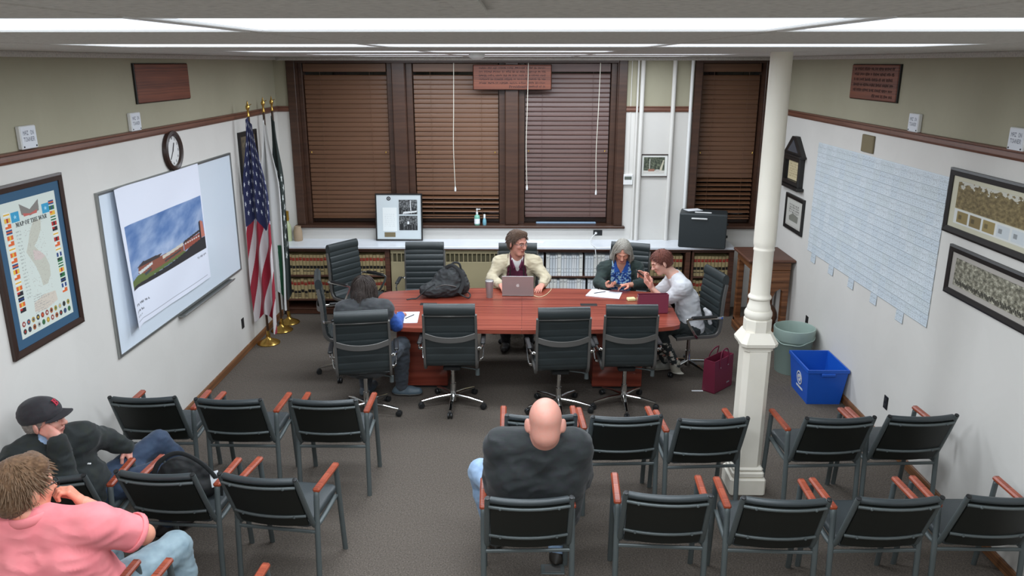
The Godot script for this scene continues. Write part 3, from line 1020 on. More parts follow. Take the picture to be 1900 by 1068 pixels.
# ==================================================================== guest chairs with wooden arms (facing -z when turned by 0)
func build_guest_chairs() -> void:
	var c := thing("guest_chair", "", "chair")
	c.set_meta("base", "guest_chair")
	var oval := ring(0.0125, 10, 0.0175)
	for q in [-1, 1]:
		var f := G(true)
		sweep(f, arc([V(q * 0.257, 0.0, -0.27), V(q * 0.257, 0.35, -0.232), V(q * 0.256, 0.62, -0.205), V(q * 0.255, 0.642, -0.19)], 4), oval, true, false, V(1, 0, 0))
		mk("front_leg", f, M.chair_metal, c)
		var r := G(true)
		sweep(r, arc([V(q * 0.257, 0.0, 0.165), V(q * 0.256, 0.40, 0.135), V(q * 0.255, 0.62, 0.112), V(q * 0.255, 0.642, 0.098)], 4), oval, true, false, V(1, 0, 0))
		mk("rear_leg", r, M.chair_metal, c)
		var a := G()
		bx(a, V(q * 0.255, 0.655, -0.05), V(0.045, 0.03, 0.335), 0.009)
		mk("armrest", a, M.arm_wood, c)
		var b := G(true)
		sweep(b, arc([V(q * 0.238, 0.43, -0.21), V(q * 0.238, 0.408, 0.0), V(q * 0.236, 0.41, 0.10), V(q * 0.234, 0.46, 0.148), V(q * 0.232, 0.64, 0.232), V(q * 0.228, 0.838, 0.318)], 4), oval, true, false, V(1, 0, 0))
		mk("back_upright", b, M.chair_metal, c)
		for e in [[V(q * 0.252, 0.43, -0.226), V(q * 0.238, 0.43, -0.2)], [V(q * 0.252, 0.395, 0.132), V(q * 0.236, 0.41, 0.09)]]:
			var k := G()
			tube(k, e, 0.011, 8)
			mk("side_bracket", k, M.chair_metal, c)
	var cb := G()
	bx(cb, V(0, 0.388, 0.136), V(0.495, 0.022, 0.016), 0.005)
	mk("rear_crossbar", cb, M.chair_metal, c)
	var fb := G()
	bx(fb, V(0, 0.405, -0.226), V(0.495, 0.022, 0.016), 0.005)
	mk("front_crossbar", fb, M.chair_metal, c)
	# seat cushion
	var st := G(true)
	cushion(st, V(0, 0.45, -0.06), V(0.462, 0.055, 0.44), 0.022)
	mk("seat", st, M.vinyl, c)
	# curved back: outer shell, cushion, two bowed bars
	var pan := G(true)
	bow_panel(pan, 0.445, 0.80, 0.214, 0.020, 0.012)
	mk("back_shell", pan, M.chair_panel, c)
	var pad := G(true)
	bow_panel(pad, 0.455, 0.815, 0.208, -0.012, 0.03)
	mk("back_cushion", pad, M.vinyl, c)
	var tp := G(true)
	var rp := []
	for i in 9:
		var u := -1.0 + 0.25 * i
		rp.append(back_at(u * 0.212, 0.822) + V(0, 0, -0.004))
	sweep(tp, rp, ring(0.02, 12, 0.02), true, false, Vector3.UP)
	mk("top_roll", tp, M.top_vinyl, c)
	for y in [0.785, 0.535]:
		var br := G(true)
		var bp := []
		for i in 9:
			var u := -1.0 + 0.25 * i
			bp.append(back_at(u * 0.222, y) + V(0, 0, 0.026))
		sweep(br, bp, ring(0.008, 8, 0.010), true, false, Vector3.UP)
		for u in [-0.16, 0.16]:
			lathe(br, [Vector2(0, 0), Vector2(0.009, 0.0), Vector2(0.007, 0.006), Vector2(0, 0.008)], 8, Transform3D(Basis(Vector3.RIGHT, PI / 2), back_at(u, y) + V(0, 0, 0.034)))
		mk("back_bar", br, M.chair_metal, c)
	for q in [-1, 1]:
		var cp := G(true)
		lathe(cp, [Vector2(0.014, -0.004), Vector2(0.014, 0.003), Vector2(0, 0.006)], 10, Transform3D(Basis(Vector3.RIGHT, 0.4), V(q * 0.228, 0.842, 0.32)))
		mk("end_cap", cp, M.black_plastic, c)
	# [x, z of the back's top edge, turn, label]
	var row1 := "in the front row of guest chairs"
	var row2 := "in the second row of guest chairs"
	var list := [
		[0.393, 4.885, 1.0, "empty black guest chair against the whiteboard wall, before the person in a cap"],
		[1.01, 4.91, -1.0, "empty black guest chair with wooden arms, second from the whiteboard wall in the front row"],
		[1.675, 4.91, 0.0, "empty black guest chair by the aisle, third from the whiteboard wall, front row"],
		[3.194, 5.137, 1.0, "black guest chair with wooden arms directly in front of the bald person"],
		[3.765, 5.146, 3.0, "empty black guest chair two places from the column toward the aisle, front row"],
		[4.335, 5.176, 4.0, "empty black guest chair with wooden arms right beside the column toward the aisle, front row"],
		[5.18, 5.149, 3.0, "empty black guest chair just past the column toward the paper covered wall, front row"],
		[5.742, 5.112, 3.0, "empty black guest chair with wooden arms against the paper covered wall in the front row"],
		[0.34, 5.98, 3.0, "black guest chair with wooden arms taken by the person in a cap"],
		[0.957, 5.935, -4.0, "black guest chair with wooden arms holding a black shoulder bag"],
		[1.56, 5.97, -8.0, "empty black guest chair on the aisle next to the chair holding a bag"],
		[3.109, 6.173, 2.0, "black guest chair with wooden arms taken by the bald person"],
		[3.866, 6.125, -3.0, "empty black guest chair with wooden arms next to the bald person, second row"],
		[4.495, 6.163, -2.0, "empty black guest chair with wooden arms just behind the column, second row"],
		[5.115, 6.147, 2.0, "empty black guest chair next but one to the paper covered wall, second row"],
		[5.72, 6.125, 0.0, "empty black guest chair with wooden arms against the paper covered wall in the second row"],
		[0.83, 7.02, -2.0, "black guest chair with wooden arms taken by the person in a pink polo shirt"],
		[1.48, 7.03, -4.0, "empty black guest chair with wooden arms next to the person in a pink polo shirt"]]
	for i in list.size():
		var e: Array = list[i]
		var a := deg_to_rad(e[2])
		var at := V(e[0] - 0.32 * sin(a), 0, e[1] - 0.32 * cos(a))
		if i == 0:
			c.position = at
			c.rotation.y = a
			tag(c, e[3], "chair", "guest chairs with wooden arms")
		else:
			dup(c, at, a, e[3], "guest chairs with wooden arms")

func back_at(x: float, y: float) -> Vector3:   # the curved back of a guest chair: leaning and bowed backwards
	var z := 0.148 + (y - 0.46) * 0.452
	var u := x / 0.22
	return V(x, y, z + 0.035 * (1.0 - u * u) - 0.006)

func bow_panel(s: SurfaceTool, y0: float, y1: float, hw: float, off: float, thick: float) -> void:
	s.set_smooth_group(0)
	var n := 10
	for i in n:
		var a := -hw + 2 * hw * i / n
		var b := -hw + 2 * hw * (i + 1) / n
		for j in 4:
			var ya := lerpf(y0, y1, j / 4.0)
			var yb := lerpf(y0, y1, (j + 1) / 4.0)
			var o := V(0, 0, off)
			var k := V(0, 0, off - thick)
			quad(s, back_at(a, ya) + o, back_at(b, ya) + o, back_at(b, yb) + o, back_at(a, yb) + o)
			quad(s, back_at(a, yb) + k, back_at(b, yb) + k, back_at(b, ya) + k, back_at(a, ya) + k)
	s.set_smooth_group(-1)
	for i in n:
		var a := -hw + 2 * hw * i / n
		var b := -hw + 2 * hw * (i + 1) / n
		var o := V(0, 0, off)
		var k := V(0, 0, off - thick)
		quad(s, back_at(a, y1) + o, back_at(b, y1) + o, back_at(b, y1) + k, back_at(a, y1) + k)
		quad(s, back_at(a, y0) + k, back_at(b, y0) + k, back_at(b, y0) + o, back_at(a, y0) + o)
	for q in [-1, 1]:
		var x: float = hw * q
		var o := V(0, 0, off)
		var k := V(0, 0, off - thick)
		if q > 0:
			quad(s, back_at(x, y0) + o, back_at(x, y0) + k, back_at(x, y1) + k, back_at(x, y1) + o)
		else:
			quad(s, back_at(x, y0) + k, back_at(x, y0) + o, back_at(x, y1) + o, back_at(x, y1) + k)

func cushion(s: SurfaceTool, c: Vector3, size: Vector3, r: float) -> void:   # pillowy box: rounded rectangle swept with a rounded profile
	var h := size / 2.0
	var outline := func(inset: float) -> PackedVector2Array:
		var p := PackedVector2Array()
		var a := h.x - inset
		var b := h.z - inset
		var rr := maxf(0.04 - inset, 0.005)
		for k in 4:
			var cx: float = (a - rr) * [1, -1, -1, 1][k]
			var cz: float = (b - rr) * [1, 1, -1, -1][k]
			for i in 5:
				var t := PI / 2 * k + PI / 2 * i / 4.0
				p.append(Vector2(cx + cos(t) * rr, cz + sin(t) * rr))
		return p
	var rings := []
	for e in [[r, -h.y], [r * 0.3, -h.y + r * 0.3], [0.0, -h.y + r], [0.0, h.y - r], [r * 0.3, h.y - r * 0.3], [r, h.y - 0.004], [r * 2.5, h.y]]:
		var row := []
		for v in outline.call(e[0]):
			row.append(c + V(v.x, e[1], v.y))
		rings.append(row)
	s.set_smooth_group(0)
	for i in rings.size() - 1:
		var A: Array = rings[i]
		var Bq: Array = rings[i + 1]
		for j in A.size():
			var k := (j + 1) % A.size()
			quad(s, A[k], A[j], Bq[j], Bq[k])
	for e in [0, rings.size() - 1]:
		var R: Array = rings[e]
		var m := c + V(0, -h.y if e == 0 else h.y + 0.004, 0)
		for j in R.size():
			var k := (j + 1) % R.size()
			if e == 0:
				tri(s, m, R[j], R[k])
			else:
				tri(s, m, R[k], R[j])
	s.set_smooth_group(-1)

# ==================================================================== wooden stand in the corner
func build_corner_stand() -> void:
	var t := thing("wooden_stand", "brown wooden stand with carved brackets in the corner by the bookcases", "stand", V(5.855, 0, 1.12))
	var m: Material = M.stand_wood
	mk("top", boxed(V(-0.265, 0.955, -0.36), V(0.262, 0.99, 0.31), 0.01), M.case_wood, t)
	mk("apron", boxed(V(-0.22, 0.86, -0.32), V(0.225, 0.955, 0.27), 0.008), m, t)
	for q in [-1, 1]:
		for z in [-0.28, 0.24]:
			mk("leg", boxed(V(q * 0.185 - 0.035, 0.10, z - 0.035), V(q * 0.185 + 0.035, 0.86, z + 0.035), 0.006), m, t)
	mk("frieze", boxed(V(-0.15, 0.72, 0.25), V(0.2, 0.86, 0.274), 0.004), m, t)
	# carved bracket: a pointed scroll
	var br := PackedVector2Array([Vector2(-0.14, 0.0), Vector2(0.2, 0.0), Vector2(0.2, -0.09), Vector2(0.15, -0.10), Vector2(0.12, -0.07), Vector2(0.07, -0.10), Vector2(0.03, -0.20), Vector2(0.0, -0.23), Vector2(-0.03, -0.17), Vector2(-0.10, -0.13), Vector2(-0.14, -0.10)])
	var s := G()
	prism(s, br, 0.03, Transform3D(Basis(), V(0, 0.72, 0.25)))
	mk("bracket", s, m, t)
	mk("lower_shelf", boxed(V(-0.22, 0.10, -0.32), V(0.225, 0.14, 0.29), 0.006), m, t)
	for q in [-1, 1]:
		mk("foot", boxed(V(q * 0.185 - 0.045, 0.0, -0.33), V(q * 0.185 + 0.045, 0.10, 0.30), 0.01), m, t)
	# brown leather ball-like cushion lying on the lower shelf
	var d := G(true)
	lathe(d, [Vector2(0, 0.0), Vector2(0.08, 0.0), Vector2(0.135, 0.04), Vector2(0.155, 0.11), Vector2(0.15, 0.17), Vector2(0.12, 0.235), Vector2(0.06, 0.265), Vector2(0, 0.27)], 20, Transform3D(Basis(), V(5.885, 0.141, 1.17)))
	mat("brown_leather", rgb(112, 76, 54), 0.45)
	one("leather_cushion", d, M.brown_leather, "round brown leather cushion on the lower shelf of the wooden stand", "cushion")

# ==================================================================== bins
func build_bins() -> void:
	var t := thing("waste_bin", "round grey green waste bin with a clear liner folded over its rim", "bin", V(5.885, 0, 2.22))
	var s := G(true)
	lathe(s, [Vector2(0, 0.0), Vector2(0.163, 0.0), Vector2(0.165, 0.012), Vector2(0.2, 0.455), Vector2(0.206, 0.462), Vector2(0.206, 0.474), Vector2(0.199, 0.476), Vector2(0.195, 0.46), Vector2(0.16, 0.02), Vector2(0, 0.018)], 36)
	mk("body", s, M.grey_bin, t)
	var l := G(true)
	var prof := [Vector2(0.199, 0.36), Vector2(0.203, 0.375), Vector2(0.209, 0.47), Vector2(0.206, 0.48), Vector2(0.198, 0.482), Vector2(0.188, 0.45), Vector2(0.15, 0.08), Vector2(0.0, 0.06)]
	lathe(l, prof, 30)
	mk("bin_liner", l, M.bag_liner, t)
	var rm := G(true)
	var pts := []
	for i in 40:
		var a := TAU * i / 40.0
		pts.append(V(cos(a) * 0.205, 0.36 + 0.022 * sin(a * 2.0 + 0.6) + 0.006 * sin(a * 7.0), sin(a) * 0.205))
	tube(rm, pts, 0.006, 6, true, Vector3.UP)
	mk("liner_hem", rm, M.bag_liner, t)
	# recycling box
	var b := thing("recycling_bin", "blue plastic recycling bin with a white recycling emblem", "bin", V(5.912, 0, 2.86))
	var g := G()
	var R := func(w: float, d: float, y: float) -> Array: return [V(-w, y, d), V(w, y, d), V(w, y, -d), V(-w, y, -d)]
	var lv := [R.call(0.155, 0.215, 0.0), R.call(0.185, 0.258, 0.33), R.call(0.194, 0.268, 0.332), R.call(0.194, 0.268, 0.362), R.call(0.180, 0.254, 0.362), R.call(0.150, 0.21, 0.012)]
	for i in lv.size() - 1:
		for k in 4:
			var n2 := (k + 1) % 4
			quad(g, lv[i][k], lv[i][n2], lv[i + 1][n2], lv[i + 1][k])
	quad(g, lv[0][3], lv[0][2], lv[0][1], lv[0][0])
	quad(g, lv[5][0], lv[5][1], lv[5][2], lv[5][3])
	mk("body", g, M.blue_bin, b)
	for q in [-1, 1]:
		mk("handle", boxed(V(-0.065, 0.30, q * 0.268 - 0.012), V(0.065, 0.33, q * 0.268 + 0.012), 0.006), M.blue_bin, b)
	# emblem on the side that faces the room: ring of three arrows and a bar
	var tilt := atan2(0.03, 0.33)
	var T := Transform3D(Basis(Vector3(0, 0, 1), Vector3(-sin(tilt), cos(tilt), 0), Vector3(-cos(tilt), -sin(tilt), 0)), V(-0.1738, 0.19, 0.02))
	var e := G()
	var rp := []
	for i in 28:
		var a := TAU * i / 28.0
		rp.append(T * V(cos(a) * 0.062, sin(a) * 0.062, 0.002))
	sweep(e, rp, slab2(0.012, 0.003, 0.001), false, true, T.basis.z)
	for i in 3:
		var a := TAU * i / 3.0 + 0.5
		var pp := PackedVector2Array()
		for v in [Vector2(-0.012, -0.022), Vector2(0.008, -0.022), Vector2(0.008, 0.006), Vector2(0.018, 0.006), Vector2(-0.002, 0.028), Vector2(-0.022, 0.006), Vector2(-0.012, 0.006)]:
			pp.append((v + Vector2(0.026, 0)).rotated(a))
		prism(e, pp, 0.002, T)
	mk("emblem", e, M.white_plastic, b)
	var br := G()
	prism(br, PackedVector2Array([Vector2(-0.085, -0.105), Vector2(0.085, -0.105), Vector2(0.085, -0.088), Vector2(-0.085, -0.088)]), 0.002, T)
	mk("lettering_bar", br, M.white_plastic, b)

# ==================================================================== pictures and prints
func photo_print(w: int, h: int, seed_: int, dark: Color, light: Color, figures := 0) -> Image:
	var im := pict(w, h, light)
	var n := FastNoiseLite.new()
	n.seed = seed_
	n.frequency = 0.09
	for y in h:
		for x in w:
			var t := clampf(0.45 + 0.8 * n.get_noise_2d(x, y) + 0.35 * n.get_noise_2d(x * 4.0, y * 4.0), 0.0, 1.0)
			im.set_pixel(x, y, dark.lerp(light, t))
	var r := RandomNumberGenerator.new()
	r.seed = seed_
	for i in figures:
		var x := int(w * (i + 0.5) / figures) + r.randi_range(-2, 2)
		var y := int(h * 0.35) + r.randi_range(-4, 6)
		im.fill_rect(Rect2i(x - 3, y + 5, 7, h - y - 5), dark)
		im.fill_rect(Rect2i(x - 1, y + 6, 2, 8), light)
		im.fill_rect(Rect2i(x - 1, y, 4, 5), light.darkened(0.15))
	return im

func framed(called: String, label: String, T: Transform3D, w: float, h: float, bar: float, frame_m: Material, mount: Color, prints: Array) -> Node3D:   # prints: [x, y, w, h, image, name] from the centre
	var t := thing(called, label, "picture")
	t.transform = T
	var s := G()
	frame(s, w, h, bar, 0.026)
	mk("frame", s, frame_m, t)
	var b := StandardMaterial3D.new()
	b.albedo_color = mount
	b.roughness = 0.8
	var g := G()
	bb(g, V(-w / 2 + bar * 0.6, -h / 2 + bar * 0.6, 0.001), V(w / 2 - bar * 0.6, h / 2 - bar * 0.6, 0.012))
	mk("mount", g, b, t)
	for p in prints:
		put(p[5], sheet(Vector2(p[2], p[3]), 0.002), print_mat(p[4], 0.6), t, Transform3D(Basis(), V(p[0], p[1], 0.012)))
	return t

func build_wall_left() -> void:
	# ---- campaign map with flags
	var im := pict(220, 384, rgb(206, 214, 206))
	var r := RandomNumberGenerator.new()
	r.seed = 5
	fill_poly(im, PackedVector2Array([Vector2(118, 66), Vector2(146, 70), Vector2(140, 100), Vector2(122, 126), Vector2(104, 140), Vector2(120, 160), Vector2(140, 178), Vector2(152, 210), Vector2(150, 240), Vector2(132, 262), Vector2(112, 262), Vector2(108, 232), Vector2(96, 196), Vector2(82, 172), Vector2(70, 150), Vector2(84, 124), Vector2(96, 96)]), rgb(192, 192, 178))
	fill_poly(im, PackedVector2Array([Vector2(96, 150), Vector2(122, 160), Vector2(140, 180), Vector2(120, 186), Vector2(96, 180)]), rgb(204, 188, 182))
	fill_poly(im, PackedVector2Array([Vector2(66, 300), Vector2(110, 288), Vector2(158, 292), Vector2(162, 322), Vector2(110, 334), Vector2(64, 326)]), rgb(206, 196, 182))
	for i in 260:
		var p := Vector2i(r.randi_range(74, 150), r.randi_range(72, 330))
		im.set_pixelv(p, rgb(150, 140, 132))
		im.set_pixelv(p + Vector2i(1, 0), rgb(160, 150, 140))
	for i in 20:
		words(im, 44, 84 + i * 10, 62, 4, rgb(150, 156, 150), 100 + i)
	for i in 8:
		words(im, 66, 280 + i * 7, 100 + i % 3 * 16, 3, rgb(150, 150, 146), 140 + i)
	fill_poly(im, PackedVector2Array([Vector2(72, 12), Vector2(110, 34), Vector2(148, 12), Vector2(146, 44), Vector2(110, 52), Vector2(76, 44)]), rgb(126, 122, 116))
	fill_poly(im, PackedVector2Array([Vector2(82, 40), Vector2(110, 46), Vector2(138, 40), Vector2(136, 50), Vector2(84, 50)]), rgb(186, 96, 88))
	for x in [36, 158]:
		im.fill_rect(Rect2i(x, 30, 30, 28), rgb(52, 150, 190))
		fill_poly(im, star_poly(Vector2(x + 15, 44), 7.0), rgb(160, 208, 226))
	var cols := [rgb(176, 40, 36), rgb(40, 66, 120), rgb(222, 176, 60), rgb(40, 104, 60), rgb(214, 96, 44), rgb(30, 32, 38), rgb(226, 226, 220)]
	for side in [10, 188]:
		for i in 18:
			var y := 26 + i * 16
			var k := r.randi_range(0, 6)
			im.fill_rect(Rect2i(side, y, 22, 12), cols[k])
			if i % 3 == 0:
				im.fill_rect(Rect2i(side, y + 4, 22, 4), cols[(k + 3) % 7])
			elif i % 3 == 1:
				im.fill_rect(Rect2i(side + 8, y, 6, 12), cols[(k + 5) % 7])
			else:
				im.fill_rect(Rect2i(side, y, 10, 6), cols[(k + 2) % 7])
	for i in 22:
		var a := Vector2(14 + (i % 11) * 19, 344 + (i / 11) * 22)
		var poly := PackedVector2Array()
		for k in 8:
			poly.append(a + Vector2(cos(TAU * k / 8) * 7.0, sin(TAU * k / 8) * 8.5))
		fill_poly(im, poly, cols[r.randi_range(0, 6)].lerp(rgb(90, 90, 70), 0.4))
		im.fill_rect(Rect2i(int(a.x) - 2, int(a.y) - 3, 5, 6), cols[r.randi_range(0, 6)])
	var fr := framed("framed_map", "framed war map bordered by small flags and badges on blue mount", on_left(1.89, 5.18), 0.77, 1.035, 0.045, M.dark_frame, rgb(48, 84, 112), [[0, 0.0, 0.56, 0.83, im, "map_print"]])
	letters("MAP OF THE WAR", 0.026, M.ink, fr, Transform3D(Basis(), V(0.0, 0.27, 0.0145)), "title", true, 0.001)
	# ---- whiteboard
	var wb := thing("whiteboard", "large wall whiteboard with an aluminium frame and a pen tray", "whiteboard")
	wb.transform = on_left(1.575, 3.08)
	var s := G()
	frame(s, 2.66, 1.26, 0.022, 0.024, 0.003)
	mk("frame", s, M.aluminium, wb)
	mk("board", boxed(V(-1.315, -0.615, 0.001), V(1.315, 0.615, 0.014)), M.white_board, wb)
	var tr := G()
	sweep(tr, [V(-0.26, -0.64, 0.0), V(0.98, -0.64, 0.0)], PackedVector2Array([Vector2(0, -0.012), Vector2(0.06, -0.012), Vector2(0.075, 0.008), Vector2(0.07, 0.012), Vector2(0.055, 0.0), Vector2(0.0, 0.0)]), false, false, Vector3.UP)
	mk("pen_tray", tr, M.aluminium, wb)
	# ---- architect's sheet hung on the whiteboard: slightly curled paper
	var aw := 320
	var ah := 230
	var ai := pict(aw, ah, rgb(226, 230, 242))
	var n := FastNoiseLite.new()
	n.seed = 9
	n.frequency = 0.012
	var px := Rect2i(15, 62, 300, 106)
	for y in range(px.position.y, px.end.y):
		for x in range(px.position.x, px.end.x):
			var t := clampf(0.5 + 0.9 * n.get_noise_2d(x, y * 2.2 + x * 0.5), 0.0, 1.0)
			var v := float(y - px.position.y) / px.size.y
			ai.set_pixel(x, y, rgb(72, 108, 164).lerp(rgb(168, 184, 212), clampf(t * 0.7 + v * 0.5, 0.0, 1.0)))
	var PP := func(a: Array) -> PackedVector2Array:
		var p := PackedVector2Array()
		for v in a:
			p.append(Vector2(px.position) + v * Vector2(px.size.x, px.size.y))
		return p
	fill_poly(ai, PP.call([Vector2(0, 0.86), Vector2(0.10, 0.82), Vector2(0.66, 0.82), Vector2(0.70, 0.86), Vector2(0.0, 0.97)]), rgb(98, 112, 62))
	fill_poly(ai, PP.call([Vector2(0, 0.96), Vector2(0.45, 0.91), Vector2(0.70, 0.85), Vector2(0.78, 0.79), Vector2(1, 0.77), Vector2(1, 0.999), Vector2(0, 0.999)]), rgb(46, 44, 46))
	fill_poly(ai, PP.call([Vector2(0.10, 0.80), Vector2(0.11, 0.70), Vector2(0.36, 0.70), Vector2(0.66, 0.69), Vector2(0.66, 0.82), Vector2(0.22, 0.87)]), rgb(138, 82, 66))
	fill_poly(ai, PP.call([Vector2(0.09, 0.71), Vector2(0.16, 0.645), Vector2(0.38, 0.66), Vector2(0.34, 0.71)]), rgb(64, 56, 56))
	fill_poly(ai, PP.call([Vector2(0.10, 0.77), Vector2(0.26, 0.72), Vector2(0.26, 0.76), Vector2(0.12, 0.82)]), rgb(206, 208, 206))
	fill_poly(ai, PP.call([Vector2(0.16, 0.84), Vector2(0.24, 0.80), Vector2(0.24, 0.84), Vector2(0.17, 0.88)]), rgb(64, 74, 78))
	fill_poly(ai, PP.call([Vector2(0.38, 0.71), Vector2(0.66, 0.67), Vector2(0.66, 0.72), Vector2(0.38, 0.765)]), rgb(206, 198, 184))
	fill_poly(ai, PP.call([Vector2(0.40, 0.80), Vector2(0.62, 0.76), Vector2(0.62, 0.79), Vector2(0.40, 0.83)]), rgb(70, 66, 66))
	fill_poly(ai, PP.call([Vector2(0.67, 0.83), Vector2(0.67, 0.69), Vector2(0.92, 0.66), Vector2(0.92, 0.78)]), rgb(150, 76, 60))
	fill_poly(ai, PP.call([Vector2(0.66, 0.70), Vector2(0.67, 0.66), Vector2(0.92, 0.60), Vector2(0.93, 0.64)]), rgb(56, 48, 48))
	for i in 7:
		fill_poly(ai, PP.call([Vector2(0.685 + i * 0.034, 0.70), Vector2(0.708 + i * 0.034, 0.695), Vector2(0.708 + i * 0.034, 0.725), Vector2(0.685 + i * 0.034, 0.73)]), rgb(208, 206, 204))
	fill_poly(ai, PP.call([Vector2(0.92, 0.77), Vector2(0.92, 0.46), Vector2(0.945, 0.44), Vector2(0.945, 0.77)]), rgb(44, 40, 44))
	fill_poly(ai, PP.call([Vector2(0.945, 0.77), Vector2(0.945, 0.44), Vector2(0.985, 0.48), Vector2(1.0, 0.76)]), rgb(190, 116, 98))
	words(ai, 20, 192, 70, 4, rgb(52, 54, 62), 31)
	words(ai, 20, 203, 46, 4, rgb(60, 62, 70), 32)
	words(ai, 20, 212, 40, 3, rgb(120, 122, 130), 33)
	words(ai, 270, 176, 312, 4, rgb(90, 92, 100), 34)
	ai.fill_rect(Rect2i(14, 221, 292, 1), rgb(150, 154, 166))
	var sh := thing("architect_sheet", "large white paper sheet with a building rendering, hung on the whiteboard", "poster")
	sh.transform = on_left(1.66, 3.42, 0.026)
	var g := G(true)
	var N := 16
	var P := func(u: float, v: float) -> Vector3:
		var curl := 0.06 * pow(maxf(0.0, 1.0 - u * 6.0), 2.0) * (0.4 + 0.6 * v) + 0.012 * sin(v * 5.0 + u * 3.0) * sin(PI * u)
		return V(-0.81 + 1.6 * u + 0.02 * v, 0.54 - 1.1 * v, 0.004 + absf(curl))
	for i in N:
		for j in N:
			var q := [Vector2(i, j + 1), Vector2(i + 1, j + 1), Vector2(i + 1, j), Vector2(i, j)]
			for k in [0, 2, 1, 0, 3, 2]:
				var w2: Vector2 = q[k] / float(N)
				g.set_uv(w2)
				g.add_vertex(P.call(w2.x, w2.y))
			for k in [0, 1, 2, 0, 2, 3]:
				var w2: Vector2 = q[k] / float(N)
				g.set_uv(Vector2(0.01, 0.01))
				g.add_vertex(P.call(w2.x, w2.y) - V(0, 0, 0.0012))
	mk("sheet", g, print_mat(ai, 0.7), sh)
	# ---- clock
	var ck := thing("wall_clock", "round wall clock with a dark wooden rim and white dial above the whiteboard", "clock")
	ck.transform = on_left(2.365, 3.085)
	var c := G(true)
	lathe(c, [Vector2(0.135, 0.0), Vector2(0.172, 0.0), Vector2(0.178, 0.012), Vector2(0.17, 0.035), Vector2(0.15, 0.045), Vector2(0.132, 0.036), Vector2(0.13, 0.012)], 36, Transform3D(Basis(Vector3.RIGHT, PI / 2), Vector3.ZERO))
	mk("rim", c, M.dark_frame, ck)
	var f := G()
	lathe(f, [Vector2(0.134, 0.0), Vector2(0.134, 0.014), Vector2(0, 0.014)], 36, Transform3D(Basis(Vector3.RIGHT, PI / 2), Vector3.ZERO))
	mk("dial", f, M.white_plastic, ck)
	for k in 12:
		var a := TAU * k / 12.0
		letters(str(12 if k == 0 else k), 0.02, M.ink, ck, Transform3D(Basis(), V(sin(a) * 0.108, cos(a) * 0.108, 0.0155)), "numeral", true, 0.001)
	for e in [[-2.45, 0.10, 0.006, "minute_hand"], [0.42, 0.08, 0.009, "hour_hand"]]:
		var h := G()
		bx(h, V(0, e[1] * 0.42, 0.019), V(e[2], e[1], 0.002))
		put(e[3], fin(h), M.ink, ck, Transform3D(Basis(Vector3.BACK, -e[0]), Vector3.ZERO))
	# ---- wooden plaque, switch boxes, small frame behind the flag, outlet
	plaque(on_left(2.942, 3.105), Vector2(1.0, 0.30), "dark red wooden plaque high on the whiteboard wall near the flags", false, 0)
	signbox(on_left(2.662, 5.09), "white wall box with grey lettering high above the framed war map")
	signbox(on_left(2.657, 3.705), "white wall box with grey lettering above the wall clock")
	framed("dark_picture", "dark framed picture on the wall half hidden behind the hanging flags", on_left(2.05, 1.16), 0.58, 0.66, 0.05, M.black_frame, rgb(96, 84, 66), [[0, 0, 0.40, 0.48, photo_print(48, 64, 81, rgb(60, 54, 44), rgb(130, 118, 96)), "print"]])
	outlet(on_left(0.36, 1.83), "black wall outlet low on the whiteboard wall")

func outlet(T: Transform3D, label: String, m: Material = null) -> Node3D:
	var t := thing("wall_outlet", label, "outlet")
	t.transform = T
	mk("cover_plate", boxed(V(-0.036, -0.058, 0.0), V(0.036, 0.058, 0.006), 0.003), m if m else M.black_plastic, t)
	for q in [-1, 1]:
		mk("socket", boxed(V(-0.017, q * 0.024 - 0.014, 0.006), V(0.017, q * 0.024 + 0.014, 0.009), 0.003), M.ink, t)
	return t

func signbox(T: Transform3D, label: String) -> void:
	var t := thing("wall_box", label, "wall sign", Vector3.ZERO, 0.0, "white lettered wall boxes")
	t.transform = T
	mk("case", boxed(V(-0.08, -0.07, 0.0), V(0.08, 0.07, 0.03), 0.005), M.white_plastic, t)
	var im := pict(96, 74, rgb(214, 217, 222))
	var c := rgb(104, 108, 120)
	var glyph := func(x: int, y: int, rows: Array) -> void:
		for j in rows.size():
			for i in 5:
				if (rows[j] >> (4 - i)) & 1:
					im.fill_rect(Rect2i(x + i * 2, y + j * 3, 2, 3), c)
	var g1 := [[17, 27, 21, 17, 17], [14, 17, 31, 17, 17], [31, 2, 4, 8, 31], [0, 0, 0, 0, 0], [14, 17, 17, 17, 14], [17, 25, 21, 19, 17]]
	var g2 := [[31, 4, 4, 4, 4], [14, 17, 17, 17, 14], [17, 17, 21, 27, 17], [17, 25, 21, 19, 17], [31, 16, 30, 16, 31], [30, 17, 30, 20, 19]]
	for i in 6:
		glyph.call(12 + i * 12, 14, g1[i])
		glyph.call(12 + i * 12, 36, g2[i])
	put("sign_face", sheet(Vector2(0.15, 0.13), 0.001), print_mat(im, 0.5), t, Transform3D(Basis(), V(0, 0, 0.03)))
	var k := G()
	for q in [-1, 1]:
		lathe(k, [Vector2(0.006, 0), Vector2(0.005, 0.003), Vector2(0, 0.004)], 8, Transform3D(Basis(Vector3.RIGHT, PI / 2), V(q * 0.062, -0.055, 0.031)))
	mk("screw", k, M.black_plastic, t)

